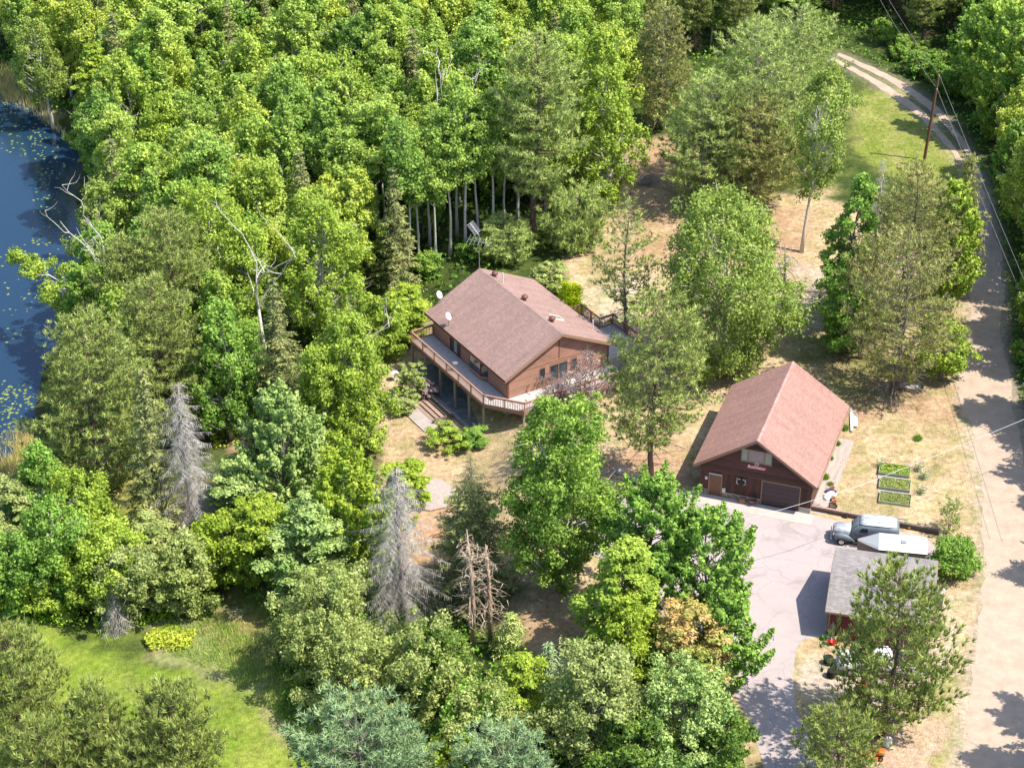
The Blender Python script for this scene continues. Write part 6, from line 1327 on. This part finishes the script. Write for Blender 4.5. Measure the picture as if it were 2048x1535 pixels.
for i, (px, py, m) in enumerate([(1662, 1352, 0), (1656, 1326, .0)]):
    x, y, _ = G(px, py); t = thing('tyre_stack', ('stack of old black tyres at the left end of the white pickup', 'second stack of black tyres further behind the left end of the pickup')[i], 'tyres', (x, y, 0), i)
    for k in range(3): MB().lathe((.02*k, 0, .02+k*.19), [(.19, 0), (.31, 0), (.34, .05), (.34, .13), (.31, .18), (.19, .18)], 18).build('tyre', 'rubber', t, True)
def mower(name, label, px, py, m, rz, s=1.):
    x, y, _ = G(px, py); t = thing(name, label, 'mower', (x, y, 0), rz); t.scale = (s,)*3
    loft([(-.95, .18, .38, .62), (-.85, .24, .34, .72), (-.2, .27, .34, .80)], 16, 4).build('hood', m, t, True)
    bx('frame', 'black', t, -.9, .7, -.2, .2, .24, .33, bevel=.02); MB().hexa([(-.15, -.36, .3), (.75, -.36, .3), (.75, .36, .3), (-.15, .36, .3), (0, -.33, .42), (.7, -.36, .62), (.7, .36, .62), (0, .33, .42)]).build('rear_body', m, t, bevel=.03)
    bx('seat', 'black', t, .2, .62, -.2, .2, .64, .72, bevel=.03); bx('seat_back', 'black', t, .56, .66, -.2, .2, .72, 1.0, bevel=.03)
    MB().tube([(-.12, 0, .75), (.05, 0, .95)], .02, 6).build('steering_column', 'black', t); MB().lathe((.06, 0, .96), [(.15, 0), (.18, .015), (.15, .03)], 14, Vector((.6, 0, .8))).build('steering_wheel', 'black', t, True)
    MB().prism([(-.5, -.5), (.15, -.5), (.25, 0), (.15, .5), (-.5, .5), (-.6, 0)], .1, .24).build('mowing_deck', m, t, bevel=.03)
    for s_ in (-1, 1): wheel(t, -.7, s_*.36, .19, .13, hub=m); wheel(t, .5, s_*.42, .27, .22, hub=m)
    return t
mower('riding_mower', 'red garden tractor on the bare ground left of the pine trunk', 1707, 1404, 'red_paint', R(25), 1.15)
mower('riding_mower', 'red riding mower beside the foot of the pine trunk', 1752, 1462, 'red_paint', R(80), .8)
mower('riding_mower', 'orange riding mower at the bottom edge under the small pines', 1741, 1512, 'orange_paint', R(170), .95)
x, y, _ = G(1724, 1462); t = thing('utility_cart', 'small dark utility cart with a white tailboard left of the red riding mower', 'cart', (x, y, 0), R(-4))
bx('tub', 'dark_metal', t, -.6, .6, -.4, .4, .3, .58, bevel=.03); bx('tailboard', 'white_paint', t, -.62, .62, -.44, -.405, .26, .62)
for s_ in (-1, 1): wheel(t, 0, s_*.5, .22, .1)
MB().tube([(.6, 0, .35), (1.2, 0, .3)], .025, 5).build('tow_bar', 'dark_metal', t)
x, y, _ = G(1705, 1386); t = thing('snow_blower', 'red snow blower standing behind the garden tractor', 'machine', (x+.9, y+.55, 0), R(40))
MB().prism([(-.3, -.35), (.15, -.35), (.15, .35), (-.3, .35)], .08, .5).build('auger_housing', 'red_paint', t, bevel=.04); bx('engine', 'black', t, .16, .5, -.18, .18, .2, .55, bevel=.03)
MB().tube([(-.05, 0, .5), (-.05, 0, .8), (-.2, 0, .95)], [.09, .09, .07], 8).build('chute', 'red_paint', t)
for s_ in (-1, 1): MB().tube([(.4, s_*.2, .5), (1.0, s_*.22, .95)], .02, 5).build('handle', 'black', t); wheel(t, .3, s_*.3, .2, .12)
x, y, _ = G(1731, 1492); t = thing('fuel_can', 'orange round bucket standing left of the orange mower', 'bucket', (x-.5, y-.6, 0)); MB().lathe((0, 0, 0), [(.22, 0), (.27, .42), (.29, .43), (.29, .47), (.24, .47)], 14).build('bucket_body', 'orange_paint', t, True); MB().tube([(.28*math.cos(a_), 0, .45+.22*math.sin(a_)) for a_ in np.linspace(0, 3.14, 9)], .01, 5).build('handle', 'galv', t)
x, y, _ = G(1775, 1490); t = thing('water_jug', 'white plastic drum on bare soil right of the pine trunk', 'drum', (x, y, 0)); MB().lathe((0, 0, 0), [(.24, 0), (.27, .04), (.27, .55), (.2, .66), (.08, .68)], 14).build('drum_body', 'white_paint', t, True); MB().lathe((0, 0, .67), [(.05, 0), (.05, .06)], 8).build('cap', 'red_paint', t)
# toys and poles in front of the shed
for (px, py, m, nm, lab, r_) in [(1650, 1278, 'green_plastic', 'toy_bucket', 'green bucket at the near left corner of the shed', .24), (1654, 1286, 'red_paint', 'toy_bucket', 'left one of two red buckets before the shed', .2), (1665, 1288, 'red_paint', 'toy_bucket', 'right one of two red buckets before the shed', .22), (1676, 1283, 'yellow_paint', 'toy_bucket', 'yellow bucket right of the red ones before the shed', .26), (1666, 1280, 'white_paint', 'toy_bucket', 'small white bucket between the coloured ones', .16)]:
    x, y, _ = G(px, py); t = thing(nm, lab, 'bucket', (x, y, 0)); MB().lathe((0, 0, 0), [(r_*.75, 0), (r_, r_*1.3), (r_*1.06, r_*1.32), (r_*1.06, r_*1.4), (r_*.9, r_*1.4), (r_*.7, .1)], 14).build('bucket_body', m, t, True)
    MB().tube([(r_*math.cos(a_), 0, r_*1.35+r_*.5*math.sin(a_)) for a_ in np.linspace(0, 3.14, 9)], .012, 4).build('handle', 'dark_metal', t)
x, y, _ = G(1662, 1278)
t = thing('leaning_poles', 'bundle of poles and a folded umbrella leaning on the shed front', 'poles', (x, y, 0), STH)
for k in range(5): MB().tube([(-.25+k*.12, -.1, 0), (-.08+k*.05, .38, 1.65+.1*(k % 2))], .022, 5).build('pole', ('galv', 'timber_pink', 'white_paint')[k % 3], t)
MB().tube([(.1, -.05, .2), (.06, .15, .9), (.02, .3, 1.5)], [.03, .11, .03], 8).build('folded_umbrella', 'curtain', t)

# ------------------------------------------------------------------ yard things
A = np.array([23.35, 134.95]); Bv = np.array([33.0, 131.6]); dv = (Bv-A)/np.linalg.norm(Bv-A); an_ = math.atan2(dv[1], dv[0])
rw_ = thing('timber_wall', 'low dark timber retaining wall behind the old truck', 'retaining wall', (A[0], A[1], 0), an_); Lw = np.linalg.norm(Bv-A)
for (a, b_, n) in ((0, 2.9, 3), (2.92, 6.6, 3), (6.62, Lw, 3)):
    for k in range(n): bx('timber', 'timber_pink' if k == n-1 and a < 6 else 'timber', rw_, a+.01*k, b_-.01*k, -.1+.012*(k % 2), .1, .005+k*.16, .155+k*.16)
bx('end_post', 'concrete', rw_, -.24, -.02, -.16, .14, 0, .56)
for a in (3.0, 6.7): bx('post', 'timber', rw_, a-.07, a+.07, -.24, -.105, 0, .52)
for k, (lx, ly) in enumerate([(7.1, .35), (7.7, .4), (8.4, .35)]):
    pass
x, y, _ = G(1806, 1052); t = thing('scrap_pile', 'jumble of green boards and rusty scrap between the truck and the timber wall', 'scrap pile', (x, y, 0), an_)
for k in range(7): MB().cbox((random.uniform(-.5, .5), random.uniform(-.3, .3), .1+.06*k), (random.uniform(.5, 1.1), .12, .04), random.uniform(-.6, .6)).build('board', ('green_plastic', 'timber_pink', 'galv', 'white_paint')[k % 4], t)
MB().ball((.5, -.2, .15), .16, 8, 6, .1).build('can', 'terracotta', t)
# garden beds
mat('bed_frame', (.36, .40, .30), .85, .2, 3)
for i, lab in enumerate(['lowest of three raised garden beds nearest the old truck', 'middle one of three raised garden beds on the tan lawn', 'uppermost of three raised garden beds on the tan lawn']):
    bx0, by0 = 28.92+.30*i, 135.8+2.02*i; t = thing('raised_bed', lab, 'garden bed', (bx0, by0, 0), R(-13.5), 'raised garden beds')
    Wb, Db = 2.48, 1.5
    bx('soil', 'bed_soil', t, .05, Wb-.05, .05, Db-.05, 0, .12)
    for (a, b_, c, d) in ((0, Wb, 0, .045), (0, Wb, Db-.045, Db), (0, .045, .045, Db-.045), (Wb-.045, Wb, .045, Db-.045)): bx('frame_board', 'bed_frame', t, a, b_, c, d, 0, .24)
    r = np.random.default_rng(40+i); n = (1400, 1600, 2600)[i]; q = np.column_stack([r.uniform(.1, Wb-.1, n), r.uniform(.08, Db-.08, n), .12+r.random(n)*.16]); dn = fbm(q[:, 0]*2+i*9, q[:, 1]*2); q = q[dn > .42-.04*i]
    T = Tree(77+i); T.leaves(q, unit(r.normal(size=(len(q), 3))*.6+np.array([0, 0, .8])), .09*r.uniform(.7, 1.4, len(q)), r.random(len(q))); o = npmesh('plants', T.V[0], T.F[0], ('leaf_grey', 'leaf_willow', 'leaf_birch')[i], t, 'stuff', attr={'tint': T.T[0]})
for k in range(2):
    gp = MB(); bx('gravel_path', 'gravel', None, 0, 2.4, 0, .42, 0, .014, kind='structure').matrix_world = Matrix.Translation((28.92+.3*(k+1)-.12, 135.8+2.02*(k+1)-.50, 0)) @ Matrix.Rotation(R(-13.5), 4, 'Z')
for i, (px, py, lab) in enumerate([(1762, 931, 'round wire cage at the upper left corner of the top garden bed'), (1838, 937, 'round wire cage at the upper right corner of the top garden bed'), (1849, 953, 'round wire cage with a plant, second down on the right of the beds'), (1843, 984, 'lowest round wire cage on the right of the garden beds')]):
    x, y, _ = G(px, py); t = thing('wire_cage', lab, 'plant cage', (x, y, 0), 0, 'wire cages around the garden beds')
    for z in (.06, .3, .55): MB().tube([(.36*math.cos(a_), .36*math.sin(a_), z) for a_ in np.linspace(0, 6.283, 19)], .018, 4, False).build('ring', 'galv', t)
    for k in range(10): a_ = k*.628; MB().tube([(.36*math.cos(a_), .36*math.sin(a_), 0), (.36*math.cos(a_), .36*math.sin(a_), .58)], .012, 4).build('upright', 'galv', t)
    T = Tree(90+i); r = T.r; m_ = 260; T.leaves(r.normal(size=(m_, 3))*np.array([.13, .13, .08])+np.array([0, 0, .14]), unit(r.normal(size=(m_, 3))+np.array([0, 0, 1])), np.full(m_, .1), r.random(m_)); npmesh('plant', T.V[0], T.F[0], 'leaf_birch', t, attr={'tint': T.T[0]})
# plant tufts along the garage
bx('gravel_strip', 'gravel', None, 0, 1, 0, 1, 0, 1, kind='structure').matrix_world = Matrix.Translation((gx0, gy0, 0)) @ Matrix.Rotation(RG, 4, 'Z') @ Matrix.Translation((4.52, .1, -.1)) @ Matrix.Diagonal((1.25, 11.2, .118, 1))
def tuft(name, label, px, py, rd, h, m, loc=None, cat='plant'):
    x, y, _ = loc or G(px, py); T = Tree(S()); r = T.r; n = 420; a = r.random(n)*6.28; el = r.uniform(.35, 1.5, n); L_ = h*r.uniform(.6, 1.2, n)
    A_ = np.column_stack([np.cos(a)*.06*rd, np.sin(a)*.06*rd, np.zeros(n)]); B_ = A_+np.column_stack([np.cos(a)*np.cos(el)*rd*1.2, np.sin(a)*np.cos(el)*rd*1.2, np.sin(el)*L_]); T.strips(A_, B_, np.full(n, .06), r.random(n))
    T.leaves((A_+B_)/2, unit(r.normal(size=(n, 3))+np.array([0, 0, 1])), np.full(n, .13), r.random(n))
    o = npmesh(name, np.concatenate(T.V), np.concatenate(T.F), m, attr={'tint': np.concatenate(T.T)}); o.location = (x, y, float(ground_z(x, y))); return tag(o, label, cat)
tuft('daylily', 'largest green clump by the far right corner of the garage', 1689, 858, .45, .55, 'leaf_maple'); tuft('daylily', 'second green clump along the right side of the garage', 1675, 889, .32, .4, 'leaf_maple')
tuft('daylily', 'smallest green clump halfway along the garage side', 1662, 918, .24, .3, 'leaf_maple'); tuft('daylily', 'green clump near the front right corner of the garage', 1651, 956, .38, .45, 'leaf_birch')
tuft('weed_clump', 'dull green weed just below the front clump by the garage', 1661, 969, .3, .3, 'leaf_willow'); tuft('yard_shrub', 'small dark green shrub alone on the tan lawn in a tree shadow', 1836, 877, .45, .5, 'leaf_maple', cat='shrub')
tuft('ornamental_clump', 'tiny green plant growing by the house rail in the yard', 1222, 640, .3, .3, 'leaf_birch')
# white boards near the garage corner
p0 = np.array(G(1701.5, 816)[:2]); p1 = np.array(G(1703.5, 864)[:2]); dd_ = p1-p0
t = thing('white_plank', 'long white plank lying beside the far right corner of the garage', 'plank', (*p0, .0), math.atan2(dd_[1], dd_[0])); bx('plank_face', 'white_paint', t, 0, np.linalg.norm(dd_), -.1, .1, .10, .16); bx('support_block', 'timber', t, .4, .6, -.1, .1, 0, .1); bx('support_block', 'timber', t, 3.0, 3.2, -.1, .1, 0, .1)
x, y, _ = G(1710, 842); tag(MB().cbox((0, 0, .12), (.42, 1.9, .05)).build('white_sheet', 'white_paint'), 'white sheet lying right of the long white plank', 'sheet'); bpy.data.objects['white_sheet'].location = (x, y, .0); bpy.data.objects['white_sheet'].rotation_euler.z = math.atan2(dd_[1], dd_[0])+math.pi/2
# pots by the garage corner
for (px, py, m, h, r_, lab) in [(1664, 980, 'terracotta', .3, .2, 'clay pot highest in the cluster of pots by the garage corner'), (1657, 984, 'blue_plastic', .25, .2, 'dark blue pot left in the cluster by the garage corner'), (1668, 988, 'blue_plastic', .3, .18, 'blue pot right in the cluster by the garage corner'), (1666, 1001, 'terracotta', .3, .19, 'clay pot in the middle of the pots by the garage corner'), (1668, 1008, 'terracotta', .35, .2, 'lower clay pot just above the black tub'), (1665, 1019, 'black', .4, .32, 'round black tub lowest by the timber wall')]:
    x, y, _ = G(px, py); t = thing('plant_pot', lab, 'pot', (x, y, 0)); MB().lathe((0, 0, 0), [(r_*.7, 0), (r_, h*.85), (r_*1.1, h*.86), (r_*1.1, h), (r_*.92, h), (r_*.85, h*.8)], 14).build('pot_body', m, t, True); MB().lathe((0, 0, h*.78), [(r_*.84, 0), (r_*.84, .01)], 12).build('soil', 'soil', t)
for (px, py, sz, m, lab) in [(1662, 990, (.45, .3, .22), 'white_paint', 'white painted stone in the cluster of pots'), (1654, 996, (.28, .45, .2), 'white_paint', 'tall white stone left of the clay pots'), (1630, 1009, (.3, .25, .22), 'boulder', 'pale stone at the start of the timber wall'), (1640, 1013, (.26, .2, .18), 'boulder', 'small pale stone inside the timber wall'), (1278, 964, (.75, .6, .5), 'boulder', 'grey boulder beside the driveway left of the red pine trunk'), (1236, 945, (.4, .35, .3), 'boulder', 'smaller boulder left of the grey boulder'), (1250, 975, (.3, .25, .2), 'boulder', 'low stone at the driveway edge below the boulders')]:
    x, y, _ = G(px, py); o = MB().ball((0, 0, sz[2]*.45), sz, 12, 8, .12).build('boulder', m); o.location = (x, y, float(ground_z(x, y))); tag(o, lab, 'stone')
# gravel ring with edging on the lawn, left of the deck
gr = [(868+40*math.cos(a_)*(1+.10*math.sin(3*a_+1)+.05*math.sin(7*a_)), 989-33*math.sin(a_)*(1+.08*math.cos(2*a_)+.05*math.sin(6*a_))) for a_ in [k*2*math.pi/32 for k in range(32)]]
zc = lambda p: (*G(*p)[:2], float(ground_z(*G(*p)[:2])))
mb = MB(); c_ = zc((868, 990)); mb.v.append((c_[0], c_[1], c_[2]+.05)); ring = [zc(p) for p in gr]
for q in ring: mb.v.append((q[0], q[1], q[2]+.045))
for k in range(32): mb.f.append((0, 1+(k+1) % 32, 1+k))
mb.build('gravel_patch', 'gravel', kind='structure')
t = thing('stone_edging', 'thin curved stone edging round the gravel patch on the lawn', 'edging', ring[27])
pr = [Vector(ring[k % 32])-Vector(ring[27]) for k in range(20, 34)]
for k in range(13):
    for j in range(1): q = pr[k].lerp(pr[k+1], .5); dr2 = pr[k+1]-pr[k]; MB().cbox(q+Vector((0, 0, .06)), (dr2.length-.04, .16, .16), math.atan2(dr2.y, dr2.x)).build('edging_stone', 'stone', t)
# brush pile in the upper yard, bench planks under the jack pines
x, y, _ = G(1302, 368); t = thing('brush_pile', 'arched pile of dead branches on the shaded tan ground', 'brush pile', (x, y, float(ground_z(x, y))))
for k in range(46):
    a_ = random.uniform(-.5, 1.0); L_ = random.uniform(1.3, 2.8); o0 = Vector((random.uniform(-1.4, -.4), random.uniform(-.5, .5), .05)); d_ = Vector((math.cos(a_), math.sin(a_), 0))
    MB().tube([o0, o0+d_*L_*.5+Vector((0, 0, random.uniform(.5, 1.1))), o0+d_*L_+Vector((0, 0, .1))], [.035, .025, .01], 4).build('branch', 'dead_grey', t)
x, y, _ = G(1812, 778); t = thing('plank_bench', 'grey plank bench under the front jack pine', 'bench', (x, y, float(ground_z(x, y))), R(-12))
for k in range(3): bx('plank', 'deck_wood', t, -1.2, 1.2, -.42+k*.29, -.16+k*.29, .42, .47)
for a in (-.9, .9): bx('leg', 'timber', t, a-.05, a+.05, -.35, .35, 0, .42)
# hose / stick bits by the slab
x, y, _ = G(790, 760); t = thing('birdbath', 'small white bird bath on the grass beyond the left end of the deck', 'bird bath', (x, y, float(ground_z(x, y)))); MB().lathe((0, 0, 0), [(.2, 0), (.08, .1), (.07, .6), (.2, .7)], 14).build('pedestal', 'white_paint', t, True); MB().lathe((0, 0, .7), [(.2, 0), (.36, .08), (.36, .11), (.1, .05)], 18).build('basin', 'white_paint', t, True)

# ------------------------------------------------------------------ utility pole and wires
def top_z(px, py, x, y):               # height at which (x, y) shows at photo row py
    lo, hi = 0, 30
    for _ in range(40):
        m_ = (lo+hi)/2; F_ = (math.cos(PITCH), -math.sin(PITCH)); d = (y, m_-CAM_H); z_ = d[0]*F_[0]+d[1]*F_[1]; u_ = d[0]*math.sin(PITCH)+d[1]*math.cos(PITCH)
        if 767.5-u_/z_*FPX > py: lo = m_
        else: hi = m_
    return lo
x, y, _ = G(1848, 322); zp = top_z(1862, 150, x, y)
ul = thing('utility_pole', 'reddish brown wooden utility pole on the grass beside the lane', 'utility pole', (x, y, 0))
MB().tube([(0, 0, -.3), (.25, 0, zp*.5), (.5, 0, zp)], [.17, .15, .12], 10).build('pole_shaft', 'pole_wood', ul)
for z in (zp-.1, zp-1.6): MB().lathe((.5 if z > zp-1 else .45, -.17, z), [(.03, 0), (.05, .05), (.03, .1), (.05, .15), (.02, .18)], 10).build('insulator', 'white_metal', ul)
def wire(name, label, P_, sag=.4, r_=.02, m='wire'):
    pts = []
    for a, b_ in zip(P_[:-1], P_[1:]):
        a = Vector(a); b_ = Vector(b_)
        for k in range(14): t_ = k/13; q = a.lerp(b_, t_); q.z -= sag*4*t_*(1-t_); pts.append(q)
    o = MB().tube(pts, r_, 5).build(name, m); return tag(o, label, 'power line')
pt = Vector((x+.5, y, zp)); E1 = Vector(G(2190, 885, 10.3)); E2 = Vector(G(1752, -45, 10.3))
wire('power_line', 'upper power line running over the lane from the top of the wooden pole', [E2, pt+Vector((0, -.17, .1)), E1], .35, .016)
wire('power_line', 'lower power line hung beneath the upper one along the lane', [E2-Vector((0, 0, 1.5)), pt+Vector((-.05, -.17, -1.45)), E1-Vector((0, 0, 1.5))], .35, .016)
wire('service_line', 'pale service line crossing the garden and the front of the garage', [G(2150, 795, 7.4), G(1700, 978, 6.6), G(1262, 1100, 6.2)], .12, .017, 'cable_white')
x, y, _ = G(1262, 1100, 6.2); t = thing('service_pole', 'thin wooden service pole hidden among the maples left of the driveway', 'utility pole', (x, y, float(ground_z(x, y)))); MB().tube([(0, 0, -.3), (0, 0, 6.6)], [.12, .09], 8).build('pole_shaft', 'pole_wood', t); MB().lathe((0, -.1, 6.15), [(.03, 0), (.05, .05), (.03, .1)], 8).build('insulator', 'white_metal', t)
x, y, _ = G(2150, 795, 7.4); t = thing('utility_pole', 'wooden utility pole just beyond the right edge of the frame', 'utility pole', (x, y, 0)); MB().tube([(0, 0, -.3), (0, 0, 8)], [.16, .11], 8).build('pole_shaft', 'pole_wood', t); MB().lathe((0, -.13, 7.35), [(.03, 0), (.05, .05), (.03, .1)], 8).build('insulator', 'white_metal', t)
